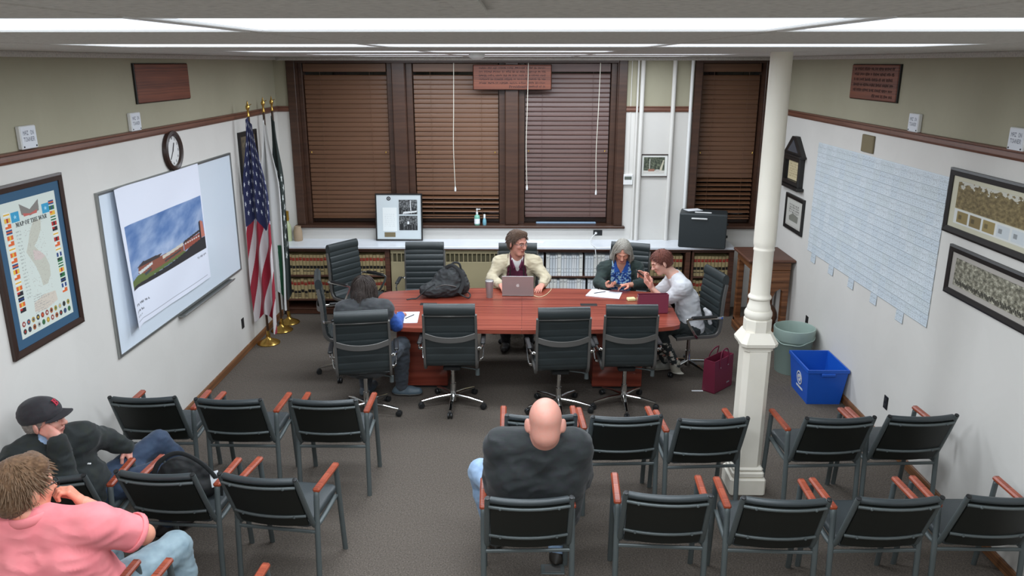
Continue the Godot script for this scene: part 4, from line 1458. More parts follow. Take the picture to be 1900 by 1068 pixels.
func plaque(T: Transform3D, size: Vector2, label: String, text: bool, seed_: int, tail := "") -> void:
	var t := thing("wooden_plaque", label, "plaque")
	t.transform = T
	mk("board", boxed(V(-size.x / 2, -size.y / 2, 0.0), V(size.x / 2, size.y / 2, 0.028), 0.006), M.plaque_wood, t)
	var e := G()
	frame(e, size.x + 0.012, size.y + 0.012, 0.012, 0.020)
	mk("dark_edge", e, M.black_frame, t)
	if text:
		# burnt lettering too worn to read: raised strokes
		var r := RandomNumberGenerator.new()
		r.seed = seed_
		var s := G()
		var n := 6
		for j in n:
			var y := size.y * (0.38 - 0.76 * j / (n - 1.0))
			var x := -size.x * (0.42 if j < n - 1 else (-0.02 if tail == "" else -0.17))
			var x1 := size.x * 0.43
			var hh := size.y * 0.075
			while x < x1:
				var wl := r.randi_range(2, 8)
				for k in wl:
					if x > x1:
						break
					var a := r.randf_range(-0.3, 0.3)
					bx(s, V(x, y, 0.0285), V(0.006, hh * r.randf_range(0.6, 1.25), 0.002), 0.0, Basis(Vector3.BACK, a))
					if r.randf() < 0.6:
						bx(s, V(x + 0.006, y + r.randf_range(-0.5, 0.5) * hh, 0.0285), V(0.012, 0.005, 0.002))
					x += 0.0155
				x += 0.016
		mat("burnt", rgb(50, 24, 18), 0.7)
		mk("lettering", s, M.burnt, t)
		if tail != "":
			letters(tail, 0.03, M.burnt, t, Transform3D(Basis(), V(size.x * 0.06, -size.y * 0.385, 0.0285)), "name_line", true, 0.002)

func build_wall_right() -> void:
	plaque(on_right(2.938, 2.875), Vector2(0.93, 0.295), "reddish wooden plaque with burnt lettering high on the paper covered wall", true, 12)
	signbox(on_right(2.655, 3.70), "white wall box with grey lettering between the reddish plaque and the framed panoramas")
	signbox(on_right(2.65, 5.02), "white wall box with grey lettering high above the framed panoramas")
	var sq := G()
	bb(sq, V(-0.118, -0.076, 0.0), V(0.118, 0.076, 0.02), 0.006)
	mat("olive_wood", rgb(116, 104, 76), 0.4)
	var pl := one("small_plaque", sq, M.olive_wood, "small olive brown square plaque just above the mosaic of paper cards", "plaque")
	pl.transform = on_right(2.415, 2.896)
	outlet(on_right(0.365, 3.84), "black wall outlet behind the front row of guest chairs")
	outlet(on_right(0.44, 1.91), "small black wall outlet beside the waste bin")
	# ---- house shaped frame
	var h := thing("house_frame", "black house shaped wall frame with a gable and a cream card", "picture")
	h.transform = on_right(1.78, 1.09)
	var s := G()
	frame(s, 0.56, 0.33, 0.055, 0.06)
	var b := mk("frame", s, M.black_frame, h)
	b.position = V(0, 0.165, 0)
	mk("base_moulding", boxed(V(-0.33, -0.03, 0), V(0.33, 0.005, 0.085), 0.008), M.black_frame, h)
	mk("cornice", boxed(V(-0.32, 0.32, 0), V(0.32, 0.345, 0.08), 0.006), M.black_frame, h)
	var ga := G()
	prism(ga, PackedVector2Array([Vector2(-0.3, 0.345), Vector2(0.3, 0.345), Vector2(0.06, 0.54), Vector2(-0.06, 0.54)]), 0.05)
	mk("gable", ga, M.black_frame, h)
	mat("slate", rgb(70, 72, 78), 0.5)
	var gi := G()
	prism(gi, PackedVector2Array([Vector2(-0.17, 0.37), Vector2(0.17, 0.37), Vector2(0.0, 0.50)]), 0.004, Transform3D(Basis(), V(0, 0, 0.05)))
	mk("gable_panel", gi, M.slate, h)
	var im := pict(64, 40, rgb(196, 182, 146))
	for i in 6:
		words(im, 8, 6 + i * 5, 56, 3, rgb(140, 124, 96), 200 + i)
	put("card", sheet(Vector2(0.34, 0.21), 0.002), print_mat(im), h, Transform3D(Basis(), V(0, 0.165, 0.02)))
	# ---- lower frame
	var lm := pict(90, 60, rgb(188, 186, 178))
	for i in 4:
		words(lm, 14, 8 + i * 6, 76, 4, rgb(70, 68, 64), 220 + i)
	fill_poly(lm, PackedVector2Array([Vector2(16, 40), Vector2(40, 30), Vector2(74, 34), Vector2(72, 50), Vector2(18, 50)]), rgb(120, 120, 110))
	framed("framed_print", "black framed grey print below the house shaped frame", on_right(1.475, 1.215), 0.60, 0.40, 0.045, M.black_frame, rgb(176, 172, 164), [[0, 0, 0.46, 0.27, lm, "print"]])
	# ---- two long framed panoramas
	var p1 := photo_print(240, 70, 91, rgb(92, 78, 48), rgb(150, 134, 92))
	var nz := FastNoiseLite.new()
	nz.frequency = 0.06
	for y in 24:
		for x in 240:
			if y + 22.0 * nz.get_noise_2d(x, y) < 8.0:
				p1.set_pixel(x, y, rgb(196, 194, 182))
	var strip := pict(240, 34, rgb(212, 214, 210))
	var cols := [rgb(140, 122, 76), rgb(128, 110, 70), rgb(150, 132, 84), rgb(196, 202, 204), rgb(200, 206, 208), rgb(112, 90, 60), rgb(140, 122, 76)]
	for i in 7:
		strip.fill_rect(Rect2i(8 + i * 33, 4, 28, 26), cols[i])
		strip.fill_rect(Rect2i(12 + i * 33, 12, 8, 10), cols[i].darkened(0.3))
	framed("framed_panorama", "wide black framed sepia panorama with a strip of small photographs beneath", on_right(2.165, 5.02), 1.40, 0.455, 0.05, M.black_frame, rgb(196, 192, 170), [[0, 0.055, 1.16, 0.19, p1, "panorama_print"], [0, -0.095, 1.16, 0.1, strip, "photo_strip"]])
	var p2 := photo_print(260, 60, 92, rgb(70, 68, 56), rgb(206, 202, 182))
	for i in 7:
		words(p2, 3, 4 + i * 6, 257, 4, rgb(120, 116, 98), 240 + i)
	for i in 60:
		p2.fill_rect(Rect2i(i * 4 + 6, 46 + (i * 7) % 5, 3, 8), rgb(52, 50, 42))
	framed("framed_panorama", "wide black framed group photograph panorama, the lower of two", on_right(1.695, 5.14), 1.36, 0.35, 0.045, M.black_frame, rgb(168, 162, 154), [[0, 0, 1.16, 0.19, p2, "panorama_print"]])
	# ---- mosaic of pinned paper cards
	var t := thing("card_mosaic", "pale blue mosaic of paper cards pinned edge to edge across the wall", "wall display")
	t.transform = on_right(2.313, 1.72)
	var kinds := []
	for k in 4:
		var base: Color = [rgb(204, 213, 219), rgb(200, 210, 217), rgb(208, 216, 221), rgb(202, 211, 215)][k]
		var c := pict(44, 32, base)
		var nn := FastNoiseLite.new()
		nn.seed = 300 + k
		nn.frequency = 0.16
		for py in range(3, 29):
			for qx in 44:
				var v := nn.get_noise_2d(qx, py * 2.2)
				if v > 0.08:
					c.set_pixel(qx, py, base.darkened(minf(v * 0.5, 0.2)))
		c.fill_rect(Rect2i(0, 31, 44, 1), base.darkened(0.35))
		words(c, 3, 12, 40, 4, base.darkened(0.2), 310 + k)
		kinds.append(print_mat(c, 0.7))
	var cols_n := 21
	var rows_n := 12
	var cw := 2.57 / cols_n
	var chh := 1.13 / rows_n
	var mesh := sheet(Vector2(cw + 0.001, chh + 0.006), 0.0012)
	var r := RandomNumberGenerator.new()
	r.seed = 77
	for j in rows_n:
		for i in cols_n:
			var T := Transform3D(Basis(Vector3.BACK, r.randf_range(-0.006, 0.006)) * Basis(Vector3.RIGHT, -0.05), V((i + 0.5) * cw, -(j + 0.5) * chh, 0.004 + r.randf_range(0.0, 0.0004)))
			put("card", mesh, kinds[r.randi_range(0, 3)], t, T)
	for i in [1, 5, 9, 13, 17]:
		put("card", mesh, kinds[i % 4], t, Transform3D(Basis(Vector3.RIGHT, -0.05), V((i + 0.5) * cw, -(rows_n + 0.5) * chh, 0.004)))

func build_far_wall_things() -> void:
	# ---- hanging board with burnt text over the mullion
	plaque(Transform3D(Basis(), V(2.932, 2.932, 0.03)), Vector2(0.95, 0.29), "long reddish wooden board with burnt lettering hung across the window mullion", true, 21, "President")
	# ---- pipes, thermostat, park photograph, outlet
	for e in [[4.525, 0.027, "pair member"], [4.91, 0.026, ""], [5.125, 0.02, ""], [4.47, 0.012, ""]]:
		var s := G(true)
		tube(s, [V(e[0], 0.906, 0.034), V(e[0], H - 0.04, 0.034)], e[1], 14)
		var lab: String = {4.525: "thick off-white pipe just beside the thermostat", 4.91: "off-white pipe right of the park photograph, rising from the worktop", 5.125: "white pipe hugging the casing above the black cabinet", 4.47: "thin off-white conduit between the thermostat and the thick pipe"}[e[0]]
		if e[0] == 4.91:
			lab = "off-white pipe standing alone between the park photograph and the window casing"
		one("heating_pipe", s, M.wall_paint if e[0] < 5.0 else M.white_plastic, lab, "pipe", "pipes on the window wall")
	var t := thing("thermostat", "small white thermostat with a grey display on the window wall", "thermostat", V(4.394, 1.685, 0.0))
	mk("case", boxed(V(-0.062, -0.068, 0), V(0.062, 0.068, 0.028), 0.006), M.white_plastic, t)
	mat("display_grey", rgb(92, 98, 90), 0.3)
	mk("readout", boxed(V(-0.045, 0.0, 0.028), V(0.045, 0.04, 0.031), 0.001), M.display_grey, t)
	var w := G()
	bb(w, V(-0.004, 0.068, 0.0), V(0.004, 1.44, 0.008))
	mk("wire_cover", w, M.wall_paint, t)
	var im := photo_print(80, 60, 61, rgb(40, 46, 36), rgb(120, 126, 104))
	im.fill_rect(Rect2i(22, 6, 2, 44), rgb(226, 224, 214))
	im.fill_rect(Rect2i(0, 50, 80, 10), rgb(206, 202, 194))
	im.fill_rect(Rect2i(18, 44, 24, 9), rgb(150, 106, 88))
	im.fill_rect(Rect2i(46, 46, 14, 8), rgb(190, 186, 180))
	fill_poly(im, PackedVector2Array([Vector2(60, 50), Vector2(74, 10), Vector2(78, 12), Vector2(70, 50)]), rgb(196, 190, 168))
	framed("framed_photo", "small dark framed colour photograph of a park hung between two pipes", Transform3D(Basis(), V(4.722, 1.86, 0.0)), 0.345, 0.285, 0.012, M.dark_frame, rgb(220, 220, 214), [[-0.005, 0.005, 0.262, 0.20, im, "print"]])
	var o := outlet(Transform3D(Basis(Vector3.BACK, PI / 2), V(4.036, 0.994, 0.0)), "black outlet plate on the wall above the worktop with a white plug")
	mk("plug", boxed(V(-0.016, 0.01, 0.006), V(0.016, 0.04, 0.03), 0.006), M.white_plastic, o)
	var cd := G(true)
	tube(cd, arc([V(4.01, 0.99, 0.03), V(3.95, 0.95, 0.10), V(3.93, 0.912, 0.25), V(3.955, 0.912, 0.42), V(3.965, 0.90, 0.463), V(3.985, 0.7, 0.47), V(4.01, 0.3, 0.48), V(4.05, 0.006, 0.56)], 6), 0.006, 6)
	one("power_cord", cd, M.white_plastic, "white power cord running over the worktop edge to the floor", "cord")
	# ---- big frame standing on the worktop
	var big := pict(180, 170, rgb(200, 208, 210))
	fill_poly(big, star_poly(Vector2(45, 14), 8.0), rgb(60, 64, 68))
	var ltr := pict(60, 96, rgb(228, 232, 230))
	for i in 7:
		words(ltr, 8, 26 + i * 8, 52, 2, rgb(198, 202, 202), 400 + i)
	var ph1 := photo_print(72, 56, 63, rgb(26, 27, 28), rgb(150, 152, 152), 6)
	ph1.fill_rect(Rect2i(44, 2, 4, 40), rgb(196, 198, 198))
	fill_poly(ph1, PackedVector2Array([Vector2(18, 46), Vector2(70, 42), Vector2(70, 48), Vector2(26, 54), Vector2(14, 55)]), rgb(214, 216, 216))
	var ph2 := photo_print(72, 56, 64, rgb(22, 23, 24), rgb(140, 142, 142), 7)
	ph2.fill_rect(Rect2i(32, 22, 8, 11), rgb(224, 226, 226))
	var bf := framed("framed_award", "large black framed letter with two monochrome photographs leaning on the worktop", Transform3D(Basis(Vector3.RIGHT, -0.10), V(1.486, 1.208, 0.075)), 0.60, 0.60, 0.017, M.black_frame, rgb(200, 208, 210), [[-0.118, -0.03, 0.18, 0.30, ltr, "letter"], [0.118, 0.128, 0.235, 0.185, ph1, "photo_print"], [0.118, -0.075, 0.235, 0.185, ph2, "photo_print"]])
	mk("name_plate", boxed(V(-0.19, -0.255, 0.012), V(-0.05, -0.195, 0.016), 0.002), M.olive_wood, bf)
	var em := G()
	lathe(em, [Vector2(0.014, 0), Vector2(0.026, 0.0), Vector2(0.026, 0.002), Vector2(0.014, 0.002)], 18, Transform3D(Basis(Vector3.RIGHT, PI / 2), V(-0.128, 0.235, 0.012)))
	lathe(em, [Vector2(0.009, 0.0), Vector2(0.009, 0.002), Vector2(0, 0.002)], 10, Transform3D(Basis(Vector3.RIGHT, PI / 2), V(-0.128, 0.235, 0.012)))
	mk("seal", em, M.ink, bf)
	# ---- soap bottles on the sill
	var b := thing("soap_bottle", "pale green pump bottle of hand sanitizer on the window sill", "bottle", V(2.478, 1.09, -0.01))
	var s2 := G(true)
	lathe(s2, [Vector2(0, 0), Vector2(0.033, 0.0), Vector2(0.036, 0.006), Vector2(0.036, 0.11), Vector2(0.03, 0.125), Vector2(0.014, 0.135), Vector2(0.013, 0.145), Vector2(0, 0.146)], 20)
	mat("mint", rgb(120, 178, 158), 0.2)
	mk("body", s2, M.mint, b)
	var lb := G(true)
	lathe(lb, [Vector2(0.0368, 0.02), Vector2(0.0368, 0.085)], 20)
	mk("paper_label", lb, M.paper, b)
	var pu := G(true)
	lathe(pu, [Vector2(0.015, 0.14), Vector2(0.015, 0.165), Vector2(0.006, 0.168), Vector2(0.006, 0.195), Vector2(0.012, 0.197), Vector2(0.012, 0.212), Vector2(0, 0.214)], 14)
	bx(pu, V(0.022, 0.205, 0.0), V(0.045, 0.01, 0.014), 0.003)
	mk("pump", pu, M.white_plastic, b)
	var b2 := thing("small_bottle", "small bluish bottle with a white cap beside the pump bottle", "bottle", V(2.574, 1.09, -0.01))
	var s3 := G(true)
	lathe(s3, [Vector2(0, 0), Vector2(0.022, 0), Vector2(0.026, 0.02), Vector2(0.024, 0.06), Vector2(0.012, 0.095), Vector2(0, 0.096)], 16)
	mat("aqua", rgb(116, 168, 182), 0.2)
	mk("body", s3, M.aqua, b2)
	var s4 := G(true)
	lathe(s4, [Vector2(0.0135, 0.088), Vector2(0.0135, 0.135), Vector2(0.011, 0.14), Vector2(0, 0.141)], 14)
	mk("cap", s4, M.white_plastic, b2)
	# ---- bottle and vase at the flag end of the worktop
	var v := thing("tall_bottle", "pale green tall bottle with a gold wrapped neck at the worktop end", "bottle", V(0.062, 0.905, 0.13))
	var s5 := G(true)
	lathe(s5, [Vector2(0, 0), Vector2(0.042, 0), Vector2(0.045, 0.008), Vector2(0.044, 0.17), Vector2(0.034, 0.215), Vector2(0.018, 0.25), Vector2(0.017, 0.275)], 20)
	mat("pale_green", rgb(176, 186, 146), 0.2)
	mk("body", s5, M.pale_green, v)
	var s6 := G(true)
	lathe(s6, [Vector2(0.02, 0.262), Vector2(0.026, 0.28), Vector2(0.024, 0.34), Vector2(0.027, 0.385), Vector2(0.0, 0.395)], 14)
	mk("gold_neck", s6, M.gold, v)
	var s7 := G(true)
	lathe(s7, [Vector2(0, 0), Vector2(0.05, 0), Vector2(0.056, 0.01), Vector2(0.054, 0.12), Vector2(0.04, 0.175), Vector2(0.041, 0.19), Vector2(0.034, 0.19), Vector2(0.034, 0.17)], 20)
	mat("stoneware", rgb(164, 142, 116), 0.6)
	var vs := one("vase", s7, M.stoneware, "small tan stoneware vase beside the tall bottle on the worktop", "vase")
	vs.position = V(0.185, 0.905, 0.12)
	# ---- black cabinet on the worktop
	var c := thing("black_cabinet", "black box cabinet standing askew on the worktop under the window", "cabinet", V(5.33, 0.906, 0.305), deg_to_rad(-14.0))
	mk("body", boxed(V(-0.30, 0.0, -0.15), V(0.27, 0.425, 0.185), 0.012), M.black_cabinet, c)
	mk("front_door", boxed(V(-0.295, 0.006, 0.185), V(0.265, 0.418, 0.2), 0.006), M.black_cabinet, c)
	var hd := G()
	bx(hd, V(-0.06, 0.37, 0.212), V(0.19, 0.018, 0.012), 0.004)
	mk("handle", hd, M.white_plastic, c)
	var hd2 := G()
	bx(hd2, V(-0.02, 0.432, 0.12), V(0.2, 0.014, 0.018), 0.004)
	mk("lid_handle", hd2, M.white_plastic, c)
	var hg := G()
	bx(hg, V(0.278, 0.14, 0.1), V(0.02, 0.03, 0.03), 0.004)
	bx(hg, V(0.278, 0.3, 0.1), V(0.02, 0.03, 0.03), 0.004)
	mk("hinge", hg, M.black_plastic, c)
	var pp := G()
	bx(pp, Vector3.ZERO, V(0.2, 0.003, 0.14), 0.0, Basis(Vector3.UP, 0.3))
	var po := one("paper_slip", pp, M.paper, "white paper slip lying on top of the black cabinet", "paper")
	po.position = V(5.20, 1.333, 0.20)
	var cp := G()
	bx(cp, Vector3.ZERO, V(0.2, 0.002, 0.13), 0.0, Basis(Vector3.UP, -0.25))
	var co := one("paper_sheet", cp, M.paper, "white paper lying on the worktop behind the person at the laptop", "paper")
	co.position = V(3.24, 0.9068, 0.16)
	var fs := G()
	bx(fs, Vector3.ZERO, V(0.11, 0.003, 0.02), 0.0)
	var fo := one("paper_scrap", fs, M.paper, "narrow white paper scrap lying on the carpet beside the tote bag", "paper")
	fo.position = V(4.79, 0.002, 2.78)
	# small smoke detector on the ceiling
	var sd := G(true)
	lathe(sd, [Vector2(0.0, -0.045), Vector2(0.035, -0.044), Vector2(0.055, -0.03), Vector2(0.062, 0.0)], 20)
	var so := one("smoke_detector", sd, M.white_plastic, "round white smoke detector on the ceiling above the meeting table", "smoke detector")
	so.position = V(2.72, H, 3.85)
	var rw := G()
	bx(rw, Vector3.ZERO, V(0.035, 0.008, 0.9), 0.002)
	var ro := one("ceiling_raceway", rw, M.tile, "short white cable raceway on the ceiling just ahead of the camera", "raceway")
	ro.position = V(3.0, H - 0.004, 9.25)
	# floor box near the aisle
	var fb := thing("floor_box", "grey metal floor box let into the carpet behind the bald person", "floor box", V(3.265, 0, 5.63))
	mk("cover_plate", boxed(V(-0.075, 0.0, -0.05), V(0.075, 0.007, 0.05), 0.003), M.chair_metal, fb)
	mk("lid", boxed(V(-0.05, 0.007, -0.034), V(0.05, 0.01, 0.034), 0.002), M.rail_metal, fb)

# ==================================================================== flags
func build_flags() -> void:
	var us := pict(192, 384, rgb(206, 198, 198))
	for y in 384:
		for x in 192:
			var band := fposmod((float(y) + 1.35 * x) / 52.0, 2.0)
			us.set_pixel(x, y, rgb(150, 24, 46) if band < 1.0 else rgb(206, 200, 200))
	fill_poly(us, PackedVector2Array([Vector2(0, 0), Vector2(192, 0), Vector2(192, 168), Vector2(130, 205), Vector2(80, 190), Vector2(0, 196)]), rgb(30, 36, 78))
	for j in 11:
		for i in 8:
			if j * 18 + 10 < 186:
				fill_poly(us, star_poly(Vector2(12 + i * 24 + (12 if j % 2 else 0), 10 + j * 18), 6.2, 0.35), rgb(216, 218, 222))
	var wh := pict(128, 256, rgb(214, 214, 212))
	wh.fill_rect(Rect2i(0, 0, 128, 256), rgb(216, 216, 214))
	fill_poly(wh, PackedVector2Array([Vector2(74, 180), Vector2(100, 170), Vector2(92, 256), Vector2(70, 256)]), rgb(36, 92, 62))
	var bk := pict(128, 256, rgb(24, 38, 34))
	for i in 9:
		for mx in [18, 62, 104]:
			fill_poly(bk, star_poly(Vector2(mx + (i % 2) * 9, 78 + i * 14), 7.0, i), rgb(206, 210, 206))
	flag(V(0.15, 0, 1.48), 2.68, us, 0.27, 2.56, 0.28, 0.10, 2.2, "American flag hanging in folds from a brass tipped pole", 0.5)
	flag(V(0.17, 0, 1.03), 2.70, wh, 0.21, 2.50, 0.42, 0.09, 2.0, "white flag with a green patch hanging on the middle pole", 1.2)
	flag(V(0.175, 0, 0.74), 2.70, bk, 0.14, 2.52, 0.42, 0.08, 2.5, "black and dark green flag with white marks hanging on the pole nearest the windows", 2.1)

func flag(at: Vector3, top: float, im: Image, width: float, y_top: float, y_bot: float, depth: float, folds: float, label: String, ph: float) -> void:
	var t := thing("flag", label, "flag", at, 0.0, "flags on floor stands")
	var b := G(true)
	lathe(b, [Vector2(0, 0), Vector2(0.125, 0.0), Vector2(0.128, 0.01), Vector2(0.115, 0.022), Vector2(0.06, 0.048), Vector2(0.035, 0.062), Vector2(0.022, 0.085), Vector2(0.024, 0.10), Vector2(0.018, 0.125), Vector2(0.018, 0.155), Vector2(0, 0.155)], 28)
	mk("base", b, M.brass, t)
	var p := G(true)
	tube(p, [V(0, 0.12, 0), V(0, top - 0.12, 0)], 0.0135, 12)
	mk("pole", p, M.dark_pole, t)
	var f := G(true)
	lathe(f, [Vector2(0.015, top - 0.13), Vector2(0.018, top - 0.12), Vector2(0.010, top - 0.10), Vector2(0.011, top - 0.06), Vector2(0.02, top - 0.045), Vector2(0.022, top - 0.025), Vector2(0.012, top - 0.005), Vector2(0.004, top + 0.03), Vector2(0, top + 0.04)], 14)
	bx(f, V(0.02, top - 0.01, 0), V(0.05, 0.008, 0.008), 0.002, Basis(Vector3.BACK, 0.5))
	mk("finial", f, M.brass, t)
	var s := G(true)
	var NU := 56
	var NV := 40
	var P := func(u: float, v: float) -> Vector3:
		# a gathered cloth: a closed loop of folds round the pole at the top that opens and sags below
		var spread := lerpf(0.22, 1.0, smoothstep(0.0, 0.35, v)) * (1.0 - 0.12 * smoothstep(0.75, 1.0, v))
		var a := folds * TAU * u + ph + 1.4 * v
		var x := (u - 0.42) * width * spread + 0.012 * sin(a * 0.5 + 3.0 * v)
		var z := depth * spread * (0.55 * sin(a) * (0.45 + 0.55 * v) + 0.35 * cos(TAU * u + ph)) + 0.03
		var y := lerpf(y_top, y_bot, v) - 0.10 * (1.0 - v) * absf(u - 0.3) * 1.2 - 0.07 * v * sin(a * 0.5 + 0.7) + 0.16 * v * (u - 0.5) * -1.0
		return V(x, y, z)
	for i in NU:
		for j in NV:
			var q := [Vector2(i, j + 1), Vector2(i + 1, j + 1), Vector2(i + 1, j), Vector2(i, j)]
			for k in [0, 2, 1, 0, 3, 2]:
				var w := Vector2(q[k].x / NU, q[k].y / NV)
				s.set_uv(w)
				s.add_vertex(P.call(w.x, w.y))
			for k in [0, 1, 2, 0, 2, 3]:
				var w := Vector2(q[k].x / NU, q[k].y / NV)
				s.set_uv(w)
				s.add_vertex(P.call(w.x, w.y) - V(0, 0, 0.0025))
	var m := print_mat(im, 0.75)
	m.rim_enabled = true
	m.rim = 0.25
	mk("cloth", s, m, t)

# ==================================================================== on the table
func build_table_things() -> void:
	var y := 0.742
	var t := thing("laptop", "silver laptop with a white apple emblem open on the meeting table", "laptop", V(3.02, y, 1.93), PI - 0.02)
	# local: the screen's back faces -z after the turn, so the lid stands at local z = -0.1
	mat("silver", rgb(176, 172, 172), 0.4, 0.55)
	mk("base", boxed(V(-0.165, 0.002, -0.11), V(0.165, 0.016, 0.12), 0.005), M.silver, t)
	mk("keyboard", boxed(V(-0.14, 0.016, -0.08), V(0.14, 0.018, 0.02), 0.001), M.black_plastic, t)
	var lid := Node3D.new()
	lid.name = "lid"
	t.add_child(lid)
	lid.transform = Transform3D(Basis(Vector3.RIGHT, -0.22), V(0, 0.016, -0.112))
	mk("lid_shell", boxed(V(-0.165, 0.0, -0.007), V(0.165, 0.225, 0.0), 0.003), M.silver, lid)
	mk("screen", boxed(V(-0.155, 0.012, 0.0), V(0.155, 0.215, 0.001)), M.night_glass, lid)
	var ap := PackedVector2Array()
	for i in 26:
		var a := TAU * i / 26.0 + PI / 2
		var rr := 0.0165 * (1.0 - 0.16 * exp(-pow(wrapf(a - PI / 2, -PI, PI) / 0.35, 2.0)) - 0.09 * exp(-pow(wrapf(a + PI / 2, -PI, PI) / 0.3, 2.0)))
		var v := Vector2(cos(a) * rr, sin(a) * rr)
		var bite := v - Vector2(-0.0215, 0.002)
		if bite.length() < 0.0095:
			v = Vector2(-0.0215, 0.002) + bite.normalized() * 0.0095
		ap.append(v)
	var lg := G()
	var TL := Transform3D(Basis(Vector3.RIGHT, Vector3.UP, Vector3.BACK), V(0, 0.115, -0.0085))
	prism(lg, ap, 0.0015, TL)
	prism(lg, PackedVector2Array([Vector2(0.0, 0.017), Vector2(-0.004, 0.024), Vector2(-0.0085, 0.026), Vector2(-0.006, 0.019)]), 0.0015, TL)
	mk("emblem", lg, M.white_plastic, lid)
	# tumbler
	var b := thing("tumbler", "tall stainless steel tumbler beside the laptop", "tumbler", V(2.722, y, 2.08))
	var s := G(true)
	lathe(s, [Vector2(0, 0), Vector2(0.031, 0), Vector2(0.033, 0.004), Vector2(0.043, 0.165), Vector2(0.045, 0.172), Vector2(0.041, 0.174)], 24)
	mk("body", s, M.steel, b)
	var l := G(true)
	lathe(l, [Vector2(0.044, 0.17), Vector2(0.044, 0.182), Vector2(0.038, 0.186), Vector2(0, 0.184)], 24)
	mk("lid", l, M.steel, b)
	# charging lead
	var cd := G(true)
	tube(cd, arc([V(3.185, y + 0.008, 2.03), V(3.24, y + 0.004, 2.07), V(3.31, y + 0.004, 2.0), V(3.37, y + 0.004, 1.82), V(3.38, y + 0.003, 1.745)], 6), 0.0035, 6)
	mat("cream_cord", rgb(214, 196, 158), 0.5)
	one("charging_lead", cd, M.cream_cord, "cream charging lead curving from the laptop over the table edge", "cord")
	# papers
	paper_at("paper_pad", V(1.955, y, 2.77), 0.06, Vector2(0.22, 0.34), 0.004, "white paper pad on the table in front of the dark haired person", 5)
	var pen := G(true)
	tube(pen, [V(-0.06, 0.0, 0.03), V(0.06, 0.0, -0.03)], 0.0045, 8)
	var po := one("pen", pen, M.ink, "dark pen lying on the white paper pad", "pen")
	po.transform = Transform3D(Basis(Vector3.UP, 0.6), V(1.98, y + 0.0092, 2.76))
	paper_at("notebook", V(3.87, y, 1.93), -0.35, Vector2(0.20, 0.26), 0.008, "open white notebook page on the table before the grey haired person, its outer half", 8)
	paper_at("loose_sheet", V(4.02, y, 1.985), -0.25, Vector2(0.17, 0.24), 0.005, "loose white sheet beside the open notebook page", 9)
	var pen2 := G(true)
	tube(pen2, [V(-0.07, 0.0, 0.0), V(0.07, 0.0, 0.0)], 0.004, 8)
	var p2 := one("pen", pen2, M.ink, "dark pen lying on the open white notebook page", "pen")
	p2.transform = Transform3D(Basis(Vector3.UP, 0.45), V(3.89, y + 0.0132, 1.92))
	mat("cream_food", rgb(226, 220, 164), 0.6)
	for e in [[4.19, 2.17, 0.2, "larger pale yellow snack piece"], [4.275, 2.175, -0.1, "smaller pale yellow snack piece"]]:
		var g := G()
		bx(g, Vector3.ZERO, V(0.085 if e[0] < 4.2 else 0.055, 0.03, 0.06), 0.006)
		var o := one("snack_piece", g, M.cream_food, e[3] + " on the table beside the burgundy handbag", "snack", "pale yellow snack pieces")
		o.transform = Transform3D(Basis(Vector3.UP, e[2]), V(e[0], y + 0.0155, e[1]))
	# phone in the grey haired person's hands is built with the hands

func paper_at(called: String, at: Vector3, turn: float, size: Vector2, thick: float, label: String, seed_: int) -> void:
	var im := pict(60, 80, rgb(230, 232, 236))
	for i in 6:
		words(im, 6, 8 + i * 9, 52 - (i * 7) % 20, 3, rgb(190, 192, 202), 500 + seed_ * 10 + i)
	var o := put(numbered(called), sheet(size, thick), print_mat(im, 0.7), self, Transform3D(Basis(Vector3.UP, turn) * Basis(Vector3.RIGHT, -PI / 2), at + V(0, 0.001, 0)))
	tag(o, label, "paper")

